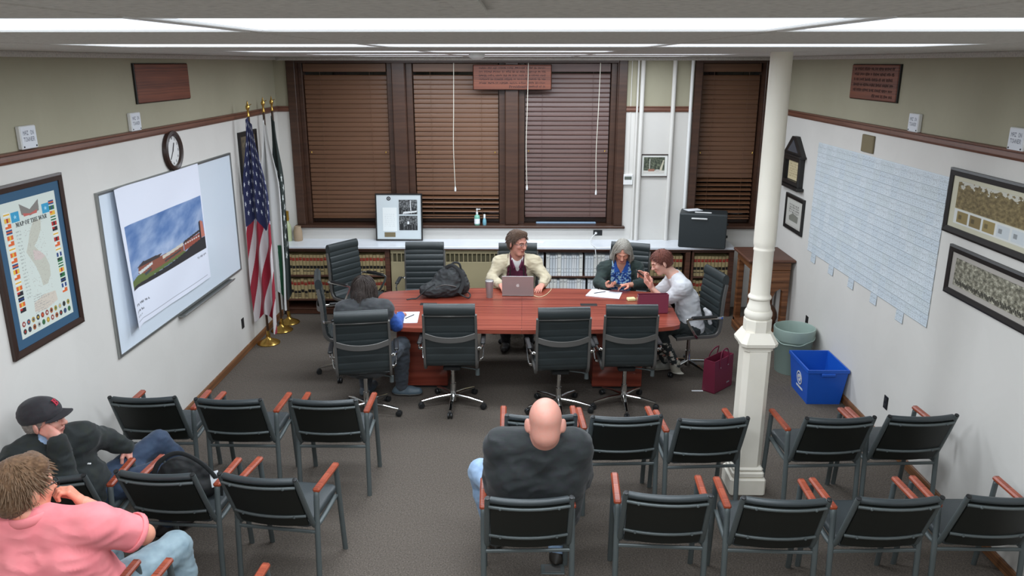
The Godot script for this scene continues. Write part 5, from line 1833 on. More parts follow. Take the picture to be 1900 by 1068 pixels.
# ==================================================================== soft shapes: smooth union of tapered capsules and ellipsoids, meshed as surface nets
class Blob:
	var P := []
	var clip = null
	func cap(a: Vector3, b: Vector3, ra: float, rb: float, k := 0.03) -> void:
		P.append([0, a, b, ra, rb, k])
	func ell(c: Vector3, B: Basis, r: Vector3, k := 0.02) -> void:
		P.append([1, c, B, r, 0.0, k])
	func ball(c: Vector3, r: float, k := 0.02) -> void:
		P.append([0, c, c + Vector3(0, 0.0005, 0), r, r, k])

	func net(cell: float) -> Array:   # [vertices, normals, indices]
		var lo := Vector3(1e9, 1e9, 1e9)
		var hi := -lo
		var boxes := []
		for p in P:
			var a: Vector3
			var b: Vector3
			if p[0] == 0:
				var ra: float = p[3]
				var rb: float = p[4]
				var p1: Vector3 = p[1]
				var p2: Vector3 = p[2]
				a = (p1 - Vector3.ONE * ra).min(p2 - Vector3.ONE * rb)
				b = (p1 + Vector3.ONE * ra).max(p2 + Vector3.ONE * rb)
			else:
				var Bs: Basis = p[2]
				var r: Vector3 = p[3]
				var e := Vector3(absf(Bs.x.x) * r.x + absf(Bs.y.x) * r.y + absf(Bs.z.x) * r.z, absf(Bs.x.y) * r.x + absf(Bs.y.y) * r.y + absf(Bs.z.y) * r.z, absf(Bs.x.z) * r.x + absf(Bs.y.z) * r.y + absf(Bs.z.z) * r.z)
				a = p[1] - e
				b = p[1] + e
			boxes.append([a, b])
			lo = lo.min(a)
			hi = hi.max(b)
		lo -= Vector3.ONE * cell * 3.0
		hi += Vector3.ONE * cell * 3.0
		var nx := int((hi.x - lo.x) / cell) + 2
		var ny := int((hi.y - lo.y) / cell) + 2
		var nz := int((hi.z - lo.z) / cell) + 2
		var v := PackedFloat32Array()
		v.resize(nx * ny * nz)
		v.fill(1000.0)
		var nxy := nx * ny
		for n in P.size():
			var p: Array = P[n]
			var k: float = p[5]
			var m := Vector3.ONE * (k + cell * 2.0)
			var a: Vector3 = (boxes[n][0] - m - lo) / cell
			var b: Vector3 = (boxes[n][1] + m - lo) / cell
			var x0 := maxi(0, int(a.x))
			var x1 := mini(nx - 1, int(b.x) + 1)
			var y0 := maxi(0, int(a.y))
			var y1 := mini(ny - 1, int(b.y) + 1)
			var z0 := maxi(0, int(a.z))
			var z1 := mini(nz - 1, int(b.z) + 1)
			if p[0] == 0:
				var A: Vector3 = p[1]
				var ab: Vector3 = p[2] - A
				var l2 := maxf(ab.length_squared(), 1e-9)
				var ra: float = p[3]
				var dr: float = p[4] - ra
				var abn := ab / l2
				for z in range(z0, z1 + 1):
					for y in range(y0, y1 + 1):
						var i := z * nxy + y * nx + x0
						var q := Vector3(lo.x + x0 * cell, lo.y + y * cell, lo.z + z * cell) - A
						for x in range(x0, x1 + 1):
							var t := clampf(q.dot(abn), 0.0, 1.0)
							var d := (q - ab * t).length() - ra - dr * t
							var old := v[i]
							var h := k - absf(old - d)
							v[i] = minf(old, d) - (h * h / (4.0 * k) if h > 0.0 else 0.0)
							i += 1
							q.x += cell
			else:
				var c: Vector3 = p[1]
				var inv: Basis = p[2].transposed()
				var r: Vector3 = p[3]
				var r2 := r * r
				for z in range(z0, z1 + 1):
					for y in range(y0, y1 + 1):
						var i := z * nxy + y * nx + x0
						for x in range(x0, x1 + 1):
							var q := inv * (Vector3(lo.x + x * cell, lo.y + y * cell, lo.z + z * cell) - c)
							var k0 := (q / r).length()
							var k1 := (q / r2).length()
							var d := k0 * (k0 - 1.0) / maxf(k1, 1e-6)
							var old := v[i]
							var h := k - absf(old - d)
							v[i] = minf(old, d) - (h * h / (4.0 * k) if h > 0.0 else 0.0)
							i += 1
		if clip != null:
			var i := 0
			for z in nz:
				for y in ny:
					for x in nx:
						if v[i] < cell * 3.0:
							v[i] = maxf(v[i], clip.call(Vector3(lo.x + x * cell, lo.y + y * cell, lo.z + z * cell)))
						i += 1
		var id := PackedInt32Array()
		id.resize(v.size())
		id.fill(-1)
		var verts := PackedVector3Array()
		var norms := PackedVector3Array()
		var at := PackedInt32Array()
		var lim := cell * 3.0
		for z in nz - 1:
			for y in ny - 1:
				var i := z * nxy + y * nx
				for x in nx - 1:
					var c0 := v[i]
					if absf(c0) > lim:
						i += 1
						continue
					var c1 := v[i + 1]
					var c2 := v[i + nx]
					var c3 := v[i + nx + 1]
					var c4 := v[i + nxy]
					var c5 := v[i + nxy + 1]
					var c6 := v[i + nxy + nx]
					var c7 := v[i + nxy + nx + 1]
					var inside := int(c0 < 0) + int(c1 < 0) + int(c2 < 0) + int(c3 < 0) + int(c4 < 0) + int(c5 < 0) + int(c6 < 0) + int(c7 < 0)
					if inside > 0 and inside < 8:
						var s := Vector3.ZERO
						var n := 0
						if (c0 < 0) != (c1 < 0): s += Vector3(c0 / (c0 - c1), 0, 0); n += 1
						if (c2 < 0) != (c3 < 0): s += Vector3(c2 / (c2 - c3), 1, 0); n += 1
						if (c4 < 0) != (c5 < 0): s += Vector3(c4 / (c4 - c5), 0, 1); n += 1
						if (c6 < 0) != (c7 < 0): s += Vector3(c6 / (c6 - c7), 1, 1); n += 1
						if (c0 < 0) != (c2 < 0): s += Vector3(0, c0 / (c0 - c2), 0); n += 1
						if (c1 < 0) != (c3 < 0): s += Vector3(1, c1 / (c1 - c3), 0); n += 1
						if (c4 < 0) != (c6 < 0): s += Vector3(0, c4 / (c4 - c6), 1); n += 1
						if (c5 < 0) != (c7 < 0): s += Vector3(1, c5 / (c5 - c7), 1); n += 1
						if (c0 < 0) != (c4 < 0): s += Vector3(0, 0, c0 / (c0 - c4)); n += 1
						if (c1 < 0) != (c5 < 0): s += Vector3(1, 0, c1 / (c1 - c5)); n += 1
						if (c2 < 0) != (c6 < 0): s += Vector3(0, 1, c2 / (c2 - c6)); n += 1
						if (c3 < 0) != (c7 < 0): s += Vector3(1, 1, c3 / (c3 - c7)); n += 1
						id[i] = verts.size()
						at.append(i)
						verts.append(lo + (Vector3(x, y, z) + s / n) * cell)
						norms.append(Vector3(minf(c1, 9) + minf(c3, 9) + minf(c5, 9) + minf(c7, 9) - c0 - c2 - c4 - c6, minf(c2, 9) + minf(c3, 9) + minf(c6, 9) + minf(c7, 9) - c0 - c1 - c4 - c5, minf(c4, 9) + minf(c5, 9) + minf(c6, 9) + minf(c7, 9) - c0 - c1 - c2 - c3).normalized())
					i += 1
		var idx := PackedInt32Array()
		for i in at:
			var a := v[i] < 0
			if a != (v[i + 1] < 0):
				_quad(idx, id[i], id[i - nx], id[i - nx - nxy], id[i - nxy], a)
			if a != (v[i + nx] < 0):
				_quad(idx, id[i], id[i - nxy], id[i - nxy - 1], id[i - 1], a)
			if a != (v[i + nxy] < 0):
				_quad(idx, id[i], id[i - 1], id[i - 1 - nx], id[i - nx], a)
		return [verts, norms, idx]

	func _quad(idx: PackedInt32Array, a: int, b: int, c: int, d: int, flip: bool) -> void:
		if a < 0 or b < 0 or c < 0 or d < 0:
			return
		if flip:
			idx.append_array(PackedInt32Array([a, c, b, a, d, c]))
		else:
			idx.append_array(PackedInt32Array([a, b, c, a, c, d]))

class Pelt:   # several nets joined into one mesh, coloured point by point
	var v := PackedVector3Array()
	var n := PackedVector3Array()
	var c := PackedColorArray()
	var i := PackedInt32Array()
	func add(net: Array, paint: Callable, wrinkle := 0.0, seed_ := 1, freq := 9.0) -> void:
		var base := v.size()
		var vv: PackedVector3Array = net[0]
		var nn: PackedVector3Array = net[1]
		var noise := FastNoiseLite.new()
		noise.seed = seed_
		noise.frequency = freq
		noise.fractal_octaves = 2
		if wrinkle > 0.0:
			for k in vv.size():
				vv[k] += nn[k] * wrinkle * (1.0 - 2.0 * absf(noise.get_noise_3d(vv[k].x * 0.8, vv[k].y * 1.6, vv[k].z * 0.8)) - 0.5)
			# normals again from the faces
			var acc := PackedVector3Array()
			acc.resize(vv.size())
			var ii: PackedInt32Array = net[2]
			for k in range(0, ii.size(), 3):
				var f := (vv[ii[k + 2]] - vv[ii[k]]).cross(vv[ii[k + 1]] - vv[ii[k]])
				acc[ii[k]] += f
				acc[ii[k + 1]] += f
				acc[ii[k + 2]] += f
			for k in vv.size():
				nn[k] = acc[k].normalized()
		v.append_array(vv)
		n.append_array(nn)
		for k in vv.size():
			c.append(paint.call(vv[k]))
		for k in net[2]:
			i.append(k + base)
	func mesh() -> ArrayMesh:
		var a := []
		a.resize(Mesh.ARRAY_MAX)
		a[Mesh.ARRAY_VERTEX] = v
		a[Mesh.ARRAY_NORMAL] = n
		a[Mesh.ARRAY_COLOR] = c
		a[Mesh.ARRAY_INDEX] = i
		var m := ArrayMesh.new()
		m.add_surface_from_arrays(Mesh.PRIMITIVE_TRIANGLES, a)
		return m

func lin(r: float, g: float, b: float) -> Color:
	return rgb(r, g, b).srgb_to_linear()

func soft(key: String, rough: float, sheen := 0.0) -> StandardMaterial3D:
	if not M.has(key):
		var m := mat(key, Color.WHITE, rough)
		m.vertex_color_use_as_albedo = true
		if sheen > 0.0:
			m.rim_enabled = true
			m.rim = sheen
	return M[key]

func plain(c: Color) -> Callable:
	return func(_p: Vector3) -> Color: return c

func mottled(c: Color, d: Color, freq := 30.0, seed_ := 3) -> Callable:
	var n := FastNoiseLite.new()
	n.seed = seed_
	n.frequency = freq
	return func(p: Vector3) -> Color: return c.lerp(d, clampf(0.5 + n.get_noise_3dv(p), 0.0, 1.0))

# ==================================================================== bags
func build_bags() -> void:
	var y := 0.742
	# burgundy handbag on the table
	var t := thing("handbag", "open burgundy leather handbag standing on the table end", "handbag", V(4.345, y, 2.57), 0.08)
	var s := G()
	var R := func(w: float, d: float, yy: float) -> Array: return [V(-w, yy, d), V(w, yy, d), V(w, yy, -d), V(-w, yy, -d)]
	var lv := [R.call(0.135, 0.05, 0.0), R.call(0.14, 0.055, 0.01), R.call(0.15, 0.03, 0.185), R.call(0.146, 0.026, 0.185), R.call(0.13, 0.04, 0.02)]
	for i in lv.size() - 1:
		for k in 4:
			var n2 := (k + 1) % 4
			quad(s, lv[i][k], lv[i][n2], lv[i + 1][n2], lv[i + 1][k])
	quad(s, lv[0][3], lv[0][2], lv[0][1], lv[0][0])
	quad(s, lv[4][0], lv[4][1], lv[4][2], lv[4][3])
	mk("body", s, M.burgundy, t)
	var hem := G(true)
	tube(hem, [V(-0.148, 0.186, 0.028), V(0.148, 0.186, 0.028)], 0.003, 6)
	tube(hem, [V(-0.148, 0.186, -0.028), V(0.148, 0.186, -0.028)], 0.003, 6)
	mk("hem", hem, M.burgundy, t)
	# burgundy tote on the floor
	var o := thing("tote_bag", "burgundy tote bag with looped handles standing on the carpet", "bag", V(5.0, 0, 2.70), atan2(0.71, 0.70))
	var g := G()
	var l2 := [R.call(0.155, 0.065, 0.0), R.call(0.16, 0.07, 0.012), R.call(0.172, 0.06, 0.335), R.call(0.166, 0.054, 0.335), R.call(0.15, 0.055, 0.02)]
	for i in l2.size() - 1:
		for k in 4:
			var n2 := (k + 1) % 4
			quad(g, l2[i][k], l2[i][n2], l2[i + 1][n2], l2[i + 1][k])
	quad(g, l2[0][3], l2[0][2], l2[0][1], l2[0][0])
	quad(g, l2[4][0], l2[4][1], l2[4][2], l2[4][3])
	mk("body", g, M.burgundy, o)
	for q in [-1, 1]:
		var h := G(true)
		sweep(h, arc([V(-0.07, 0.24, q * 0.066), V(-0.075, 0.34, q * 0.064), V(-0.05, 0.41, q * 0.05 + 0.01), V(0.0, 0.43, q * 0.045 + 0.02), V(0.05, 0.41, q * 0.05 + 0.01), V(0.075, 0.34, q * 0.064), V(0.07, 0.24, q * 0.066)], 5), slab2(0.016, 0.006, 0.002), false, false, V(0, 0, 1))
		mk("handle", h, M.burgundy, o)
		var st := G()
		for x in [-0.07, 0.07]:
			lathe(st, [Vector2(0.009, 0), Vector2(0.006, 0.004), Vector2(0, 0.005)], 10, Transform3D(Basis(Vector3.RIGHT, PI / 2 * q), V(x, 0.25, q * 0.066)))
		mk("rivet", st, M.steel, o)
	mk("name_tag", boxed(V(0.05, 0.06, 0.071), V(0.1, 0.075, 0.074), 0.001), M.steel, o)
	# black backpack lying on the table
	var bp := thing("backpack", "bulky black backpack lying on the meeting table", "backpack")
	var b := Blob.new()
	var c0 := V(2.28, y, 2.0)
	b.ell(c0 + V(0.03, 0.13, -0.02), Basis(Vector3.BACK, -0.2), V(0.19, 0.15, 0.13), 0.05)
	b.ell(c0 + V(0.05, 0.20, -0.03), Basis(), V(0.13, 0.11, 0.11), 0.05)
	b.ell(c0 + V(-0.12, 0.075, 0.05), Basis(Vector3.UP, 0.3), V(0.18, 0.085, 0.12), 0.05)
	b.ell(c0 + V(0.0, 0.09, 0.09), Basis(), V(0.13, 0.085, 0.06), 0.02)
	b.ell(c0 + V(0.17, 0.10, 0.0), Basis(), V(0.06, 0.085, 0.08), 0.015)
	b.clip = func(p: Vector3) -> float: return y + 0.002 - p.y
	var sk := Pelt.new()
	sk.add(b.net(0.009), mottled(lin(34, 36, 37), lin(48, 50, 51), 22.0), 0.009, 4, 9.0)
	put("body", sk.mesh(), soft("cloth_dark", 0.75), bp)
	var st2 := G(true)
	sweep(st2, arc([c0 + V(-0.02, 0.30, 0.02), c0 + V(0.06, 0.335, 0.05), c0 + V(0.14, 0.27, 0.07), c0 + V(0.17, 0.17, 0.10), c0 + V(0.13, 0.06, 0.14)], 6), slab2(0.04, 0.009, 0.003), true, false, V(0, 0.3, 1))
	mk("shoulder_strap", st2, M.black_fabric, bp)
	var st3 := G(true)
	sweep(st3, arc([c0 + V(-0.12, 0.16, 0.12), c0 + V(-0.22, 0.10, 0.16), c0 + V(-0.30, 0.02, 0.17), c0 + V(-0.36, 0.006, 0.16), c0 + V(-0.41, 0.006, 0.19)], 6), slab2(0.022, 0.006, 0.002), true, false, V(0, 1, 0.2))
	mk("webbing_strap", st3, M.black_fabric, bp)
	var st4 := G(true)
	tube(st4, arc([c0 + V(0.03, 0.30, -0.02), c0 + V(0.06, 0.345, -0.02), c0 + V(0.12, 0.34, -0.02), c0 + V(0.14, 0.28, -0.02)], 6), 0.011, 8)
	mk("grab_handle", st4, M.black_fabric, bp)
	var st5 := G(true)
	tube(st5, arc([c0 + V(-0.12, 0.12, 0.145), c0 + V(-0.02, 0.155, 0.155), c0 + V(0.1, 0.13, 0.13)], 6), 0.004, 6)
	mk("zip", st5, M.rail_metal, bp)
	var st6 := G(true)
	tube(st6, arc([c0 + V(0.13, 0.05, 0.13), c0 + V(0.22, 0.012, 0.14), c0 + V(0.24, 0.03, 0.08), c0 + V(0.2, 0.06, 0.06)], 6), 0.007, 6)
	mk("strap_loop", st6, M.black_fabric, bp)
	# black shoulder bag on a guest chair
	var sb := thing("shoulder_bag", "black shoulder bag with a white card on the seat of a guest chair", "bag")
	var d := Blob.new()
	var c1 := V(0.95, 0.475, 5.56)
	d.ell(c1 + V(0.0, 0.12, -0.0), Basis(Vector3.UP, 0.1), V(0.17, 0.15, 0.075), 0.05)
	d.ell(c1 + V(0.02, 0.06, 0.0), Basis(), V(0.19, 0.08, 0.09), 0.05)
	d.clip = func(p: Vector3) -> float: return c1.y + 0.006 - p.y
	var sk2 := Pelt.new()
	sk2.add(d.net(0.01), mottled(lin(20, 21, 22), lin(32, 33, 34), 20.0), 0.005, 8, 9.0)
	put("body", sk2.mesh(), soft("cloth_dark", 0.75), sb)
	var hs := G(true)
	sweep(hs, arc([c1 + V(-0.19, 0.12, 0.03), c1 + V(-0.13, 0.25, 0.04), c1 + V(0.0, 0.315, 0.04), c1 + V(0.14, 0.25, 0.05), c1 + V(0.235, 0.13, 0.06), c1 + V(0.245, 0.04, 0.07)], 6), slab2(0.03, 0.007, 0.002), true, false, V(0, 0, 1))
	mk("strap", hs, M.black_fabric, sb)
	var wc := G()
	bx(wc, c1 + V(0.215, 0.15, 0.06), V(0.055, 0.095, 0.003), 0.0, Basis(Vector3.BACK, 0.3) * Basis(Vector3.RIGHT, -0.5))
	mk("white_card", wc, M.paper, sb)

# ==================================================================== people
func frame_of(fwd: Vector3, up := Vector3.UP) -> Basis:   # x = the person's left, y = up, z = forward
	var z := fwd.normalized()
	var x := up.cross(z).normalized()
	return Basis(x, z.cross(x).normalized(), z)

func head_net(c: Vector3, B: Basis, k: float, neck: Vector3, female := false, thick_neck := 1.0) -> Array:
	var b := Blob.new()
	var L := func(x: float, y: float, z: float) -> Vector3: return c + B * (Vector3(x, y, z) * k)
	b.ell(L.call(0, 0.032, -0.012), B, V(0.075, 0.088, 0.096) * k, 0.03)
	b.ell(L.call(0, -0.035, 0.028), B, V(0.056 if female else 0.060, 0.078, 0.060) * k, 0.03)
	b.cap(L.call(-0.022, -0.096, 0.058), L.call(0.022, -0.096, 0.058), 0.017 * k, 0.017 * k, 0.03)
	b.cap(L.call(0, 0.014, 0.086), L.call(0, -0.026, 0.106), 0.008 * k, 0.0125 * k, 0.012)
	for q in [-1, 1]:
		b.ell(L.call(q * 0.083, -0.006, -0.012), B * Basis(Vector3.UP, q * 0.6), V(0.0095, 0.032, 0.020) * k, 0.006)
		b.ball(L.call(q * 0.038, -0.016, 0.062), 0.022 * k, 0.02)
		b.cap(L.call(q * 0.012, 0.026, 0.084), L.call(q * 0.044, 0.026, 0.072), 0.010 * k, 0.009 * k, 0.012)
		b.ball(L.call(q * 0.010, -0.027, 0.096), 0.008 * k, 0.008)
		b.ball(L.call(q * 0.030, 0.007, 0.072), 0.0125 * k, 0.005)
	b.ell(L.call(0, -0.055, 0.083), B, V(0.022, 0.007, 0.009) * k, 0.006)
	b.ell(L.call(0, -0.066, 0.080), B, V(0.018, 0.006, 0.009) * k, 0.006)
	b.cap(L.call(0, -0.045 if thick_neck > 1.0 else -0.06, -0.025), neck, 0.052 * k * thick_neck, 0.06 * k * thick_neck, 0.03 * thick_neck)
	return b.net(0.0042 * k)

func face_paint(c: Vector3, B: Basis, k: float, skin: Color, brow: Color, lip: Color) -> Callable:
	var inv := B.transposed()
	var n := FastNoiseLite.new()
	n.frequency = 40.0
	var shut := B.z.y < -0.33   # eyes cast down
	return func(p: Vector3) -> Color:
		var q := inv * (p - c) / k
		var col := skin.lerp(skin * Color(1.08, 0.9, 0.88), clampf(n.get_noise_3dv(p) + 0.3, 0.0, 1.0) * 0.6)
		if q.z > 0.05:
			var ex := absf(q.x) - 0.030
			var e := Vector2(ex / 0.0135, (q.y - 0.006) / 0.0058).length()
			if shut:
				if absf(q.y - 0.001 + absf(ex) * 0.1) < 0.0016 and absf(ex) < 0.014:
					return brow.darkened(0.4)
			elif e < 1.0:
				return Color(0.05, 0.035, 0.03) if Vector2(ex / 0.0058, (q.y - 0.006) / 0.0058).length() < 1.0 else Color(0.62, 0.58, 0.55)
			if not shut and e < 1.35 and q.y > 0.007:
				return brow
			if absf(q.y - 0.028 + absf(ex) * 0.12) < 0.0045 and absf(ex) < 0.018:
				return brow
			if q.z > 0.07 and absf(q.x) < 0.024 and absf(q.y + 0.0605) < 0.0125 - absf(q.x) * 0.3:
				return lip.darkened(0.45) if absf(q.y + 0.0605) < 0.0016 else lip
		return col

func hand_net(wrist: Vector3, d: Vector3, palm: Vector3, thumb: Vector3, curls: Array, k := 1.0, thumb_in := 0.3) -> Array:
	# d: where the fingers point, palm: the way the palm faces, thumb: side the thumb is on
	var b := Blob.new()
	d = d.normalized()
	var s := (thumb - d * thumb.dot(d)).normalized()
	var pn := s.cross(d).normalized()
	if pn.dot(palm) < 0:
		pn = -pn
	var lens := [[0.040, 0.025, 0.020], [0.045, 0.028, 0.021], [0.041, 0.026, 0.020], [0.032, 0.020, 0.018]]
	var offs := [0.028, 0.009, -0.010, -0.028]
	for i in 4:
		var base: Vector3 = wrist + d * (0.088 - 0.004 * absf(i - 1.0)) * k + s * offs[i] * k
		b.cap(wrist + d * 0.012 * k + s * offs[i] * 0.55 * k, base, 0.0155 * k, 0.0125 * k, 0.012)
		var a := 0.0
		var p := base
		var r := 0.0098 * k
		var cu: float = curls[i]
		for j in 3:
			a += cu * [0.75, 1.0, 0.7][j]
			var dir: Vector3 = (d * cos(a) + pn * sin(a) + s * offs[i] * 1.2 * cos(a)).normalized()
			var q: Vector3 = p + dir * lens[i][j] * k
			b.cap(p, q, r, r * 0.9, 0.004)
			p = q
			r *= 0.9
	var tb := wrist + d * 0.022 * k + s * 0.026 * k + pn * 0.006 * k
	var t1 := tb + (d * 0.62 + s * (0.75 - thumb_in * 0.5) + pn * (0.15 + thumb_in)).normalized() * 0.042 * k
	var t2 := t1 + (d * 0.85 + s * (0.3 - thumb_in * 0.8) + pn * (0.2 + thumb_in * 0.8)).normalized() * 0.031 * k
	var t3 := t2 + (d * 0.95 + s * (0.1 - thumb_in * 0.9) + pn * (0.2 + thumb_in * 0.6)).normalized() * 0.024 * k
	b.cap(tb, t1, 0.0155 * k, 0.012 * k, 0.010)
	b.cap(t1, t2, 0.0115 * k, 0.0105 * k, 0.004)
	b.cap(t2, t3, 0.0105 * k, 0.009 * k, 0.004)
	b.cap(wrist - d * 0.03 * k, wrist + d * 0.02 * k, 0.024 * k, 0.022 * k, 0.015)
	return b.net(0.0042)

# J: joints in world space. Every person: body (skin) with clothes and hair as children
func torso(b: Blob, J: Dictionary, fat: float, grow: float) -> void:
	var pel: Vector3 = J.pelvis
	var che: Vector3 = J.chest
	var side: Vector3 = (J.sl - J.sr).normalized()
	var hipside: Vector3 = (J.hl - J.hr).normalized()
	var fwd: Vector3 = side.cross((che - pel).normalized()).normalized()
	for q in [-1.0, 1.0]:
		b.cap(pel + hipside * 0.075 * fat * q, che + side * 0.075 * fat * q, 0.108 * fat + grow, 0.105 * fat + grow, 0.06)
		b.cap(che + side * 0.07 * fat * q, che.lerp((J.sl + J.sr) / 2.0, 0.7) + side * 0.09 * q, 0.10 * fat + grow, 0.075 + grow, 0.06)
	b.ell(pel.lerp(che, 0.35) + fwd * 0.03 * fat, Basis(side, side.cross(fwd), fwd).orthonormalized(), V(0.15 * fat + grow, 0.15 + grow, 0.115 * fat + grow), 0.06)
	b.cap(J.sl, J.sr, 0.062 + grow, 0.062 + grow, 0.06)
	b.cap(J.neck + (J.sl - J.neck) * 0.15, J.sl, 0.055 + grow * 0.7, 0.058 + grow, 0.05)
	b.cap(J.neck + (J.sr - J.neck) * 0.15, J.sr, 0.055 + grow * 0.7, 0.058 + grow, 0.05)

func arm(b: Blob, s: Vector3, e: Vector3, w: Vector3, thick: float, grow: float, to := 1.0, upto := 1.0) -> void:
	b.cap(s, s.lerp(e, upto), (0.056 * thick + grow), (lerpf(0.056, 0.043, upto) * thick + grow), 0.035)
	if upto >= 1.0 and to > 0.0:
		b.cap(e, e.lerp(w, to), 0.042 * thick + grow, lerpf(0.042, 0.029, to) * thick + grow, 0.02)

func leg(b: Blob, h: Vector3, kn: Vector3, a: Vector3, thick: float, grow: float) -> void:
	b.cap(h, kn, 0.088 * thick + grow, 0.060 * thick + grow, 0.05)
	b.cap(kn, kn.lerp(a, 0.35), 0.058 * thick + grow, 0.056 * thick + grow, 0.03)
	b.cap(kn.lerp(a, 0.35), a, 0.056 * thick + grow, 0.042 * thick + grow, 0.03)

func shoe(a: Vector3, dir: Vector3, c: Color, sole: Color) -> ArrayMesh:
	var b := Blob.new()
	var d := dir.normalized()
	var sd := d.cross(Vector3.UP).normalized()
	var g := V(a.x, a.y - 0.045, a.z)
	b.cap(g - d * 0.045, g + d * 0.08, 0.042, 0.043, 0.03)
	b.cap(g + d * 0.08, g + d * 0.165, 0.043, 0.034, 0.03)
	b.cap(a + V(0, 0.02, 0), g - d * 0.02, 0.044, 0.042, 0.03)
	b.ell(g + d * 0.05 + V(0, -0.012, 0), Basis(sd, Vector3.UP, -d).orthonormalized(), V(0.05, 0.03, 0.15), 0.02)
	var y0 := g.y - 0.034
	b.clip = func(p: Vector3) -> float: return y0 - p.y
	var sk := Pelt.new()
	sk.add(b.net(0.008), func(p: Vector3) -> Color: return sole if p.y < y0 + 0.014 else c)
	return sk.mesh()

func start(label: String, J: Dictionary, fat: float, thick: float, skin: Color, head: Basis, hk: float, brow: Color, lip: Color, hands: Array, female := false, cell := 0.016) -> Node3D:
	var t := thing("person", label, "person")
	var b := Blob.new()
	torso(b, J, fat * 0.94, -0.006)
	arm(b, J.sl, J.el, J.wl, thick, 0.0)
	arm(b, J.sr, J.er, J.wr, thick, 0.0)
	leg(b, J.hl, J.kl, J.al, thick * 0.97, -0.004)
	leg(b, J.hr, J.kr, J.ar, thick * 0.97, -0.004)
	b.cap(J.neck, J.neck.lerp(J.head, 0.35), 0.06, 0.055, 0.04)
	b.cap(J.al, J.al + V(0, -0.03, 0), 0.036, 0.034, 0.02)
	b.cap(J.ar, J.ar + V(0, -0.03, 0), 0.036, 0.034, 0.02)
	var sk := Pelt.new()
	sk.add(b.net(cell), plain(skin))
	sk.add(head_net(J.head, head, hk, J.neck, female, 1.22 if fat > 1.25 else 1.0), face_paint(J.head, head, hk, skin, brow, lip))
	for h in hands:
		sk.add(h, mottled(skin, skin * Color(1.1, 0.88, 0.86), 30.0))
	var m := soft("skin", 0.5)
	m.subsurf_scatter_enabled = true
	m.subsurf_scatter_strength = 0.15
	put("body", sk.mesh(), m, t)
	return t

func wear(t: Node3D, called: String, b: Blob, paint: Callable, cell := 0.013, wrinkle := 0.008, seed_ := 1, key := "cloth", label := "", freq := 9.0) -> MeshInstance3D:
	var sk := Pelt.new()
	sk.add(b.net(cell), paint, wrinkle, seed_, freq)
	var o := put(called, sk.mesh(), soft(key, 0.85, 0.2), t)
	if label != "":
		o.set_meta("label", label)
	return o

func hair_short(t: Node3D, c: Vector3, B: Basis, k: float, paint: Callable, vol := 0.009, low := -0.07, front := 0.078, extra := [], zmin := -1.0) -> MeshInstance3D:
	var b := Blob.new()
	var L := func(x: float, y: float, z: float) -> Vector3: return c + B * (Vector3(x, y, z) * k)
	b.ell(L.call(0, 0.036, -0.016), B, (V(0.0755, 0.088, 0.097) + Vector3.ONE * vol) * k, 0.02)
	b.ell(L.call(0, -0.02, -0.05), B, (V(0.062, 0.06, 0.055) + Vector3.ONE * vol) * k, 0.03)
	for e in extra:
		b.cap(L.call(e[0].x, e[0].y, e[0].z), L.call(e[1].x, e[1].y, e[1].z), e[2] * k, e[3] * k, 0.025)
	var inv := B.transposed()
	b.clip = func(p: Vector3) -> float:
		var q := inv * (p - c) / k
		var line := (q.y + 0.022) * (front + 0.004) / 0.104
		return maxf(q.z - maxf(line, zmin), low - q.y) * k
	return wear(t, "hair", b, paint, 0.006, 0.004, 21, "hair", "", 42.0)

func strands(t: Node3D, c: Vector3, B: Basis, k: float, n: int, length: float, long: bool, col: Color, low: float, front: float, seed_: int, r := 0.0018, rise := 0.02) -> void:
	# locks of hair: tapered tubes that leave the scalp and fall or lie along it
	var rg := RandomNumberGenerator.new()
	rg.seed = seed_
	var mid := V(0, 0.036, -0.016)
	var rad := V(0.081, 0.094, 0.103)
	var g := B.transposed() * Vector3.DOWN
	var s := G(true)
	var made := 0
	while made < n:
		var d := V(rg.randf_range(-1, 1), rg.randf_range(-0.6, 1), rg.randf_range(-1, 1))
		if d.length() > 1.0 or d.length() < 0.1:
			continue
		d = d.normalized()
		var p := mid + d * rad
		if p.y < low or p.z > (p.y + 0.012) * (front + 0.004) / 0.104:
			continue
		made += 1
		var pts := []
		var L := length * rg.randf_range(0.75, 1.1)
		var steps := 7
		for i in steps:
			pts.append(c + B * (p * k))
			var f: Vector3
			if long:
				f = (g * 1.0 + V(signf(p.x) * 0.35 if p.y > 0.05 else 0.0, 0, -0.25 if p.z > -0.02 else 0.0) + V(rg.randf_range(-0.25, 0.25), 0, rg.randf_range(-0.2, 0.2))).normalized()
			else:
				f = ((p - V(0.01, 0.12, -0.05)).normalized() + V(0, -0.25, 0.1 if p.z > 0.0 else -0.1) + V(rg.randf_range(-0.2, 0.2), rg.randf_range(-0.15, 0.15), rg.randf_range(-0.2, 0.2))).normalized()
			p += f * L / steps
			var q := (p - mid) / rad
			var lift := 1.02 + (rise if long else 0.008) * i
			if q.length() < lift:
				p = mid + q.normalized() * lift * rad
			if long and p.z < -0.02 and p.y < -0.03:
				p.z -= rise * 0.2
			if long and p.y < 0.055 and p.z > 0.01:
				p.x = signf(p.x) * maxf(absf(p.x), 0.082)
		sweep(s, pts, ring(r * k * rg.randf_range(0.8, 1.3), 4), true, false, Vector3.ZERO, [0.7, 1.1, 1.2, 1.15, 1.0, 0.75, 0.25])
	var m := StandardMaterial3D.new()
	m.albedo_color = col
	m.roughness = 0.6
	mk("hair_locks", s, m, t)

func build_people() -> void:
	person_laptop()
	person_grey_hair()
	person_white_shirt()
	person_dark_hair()
	person_bald()
	person_cap()
	person_pink()

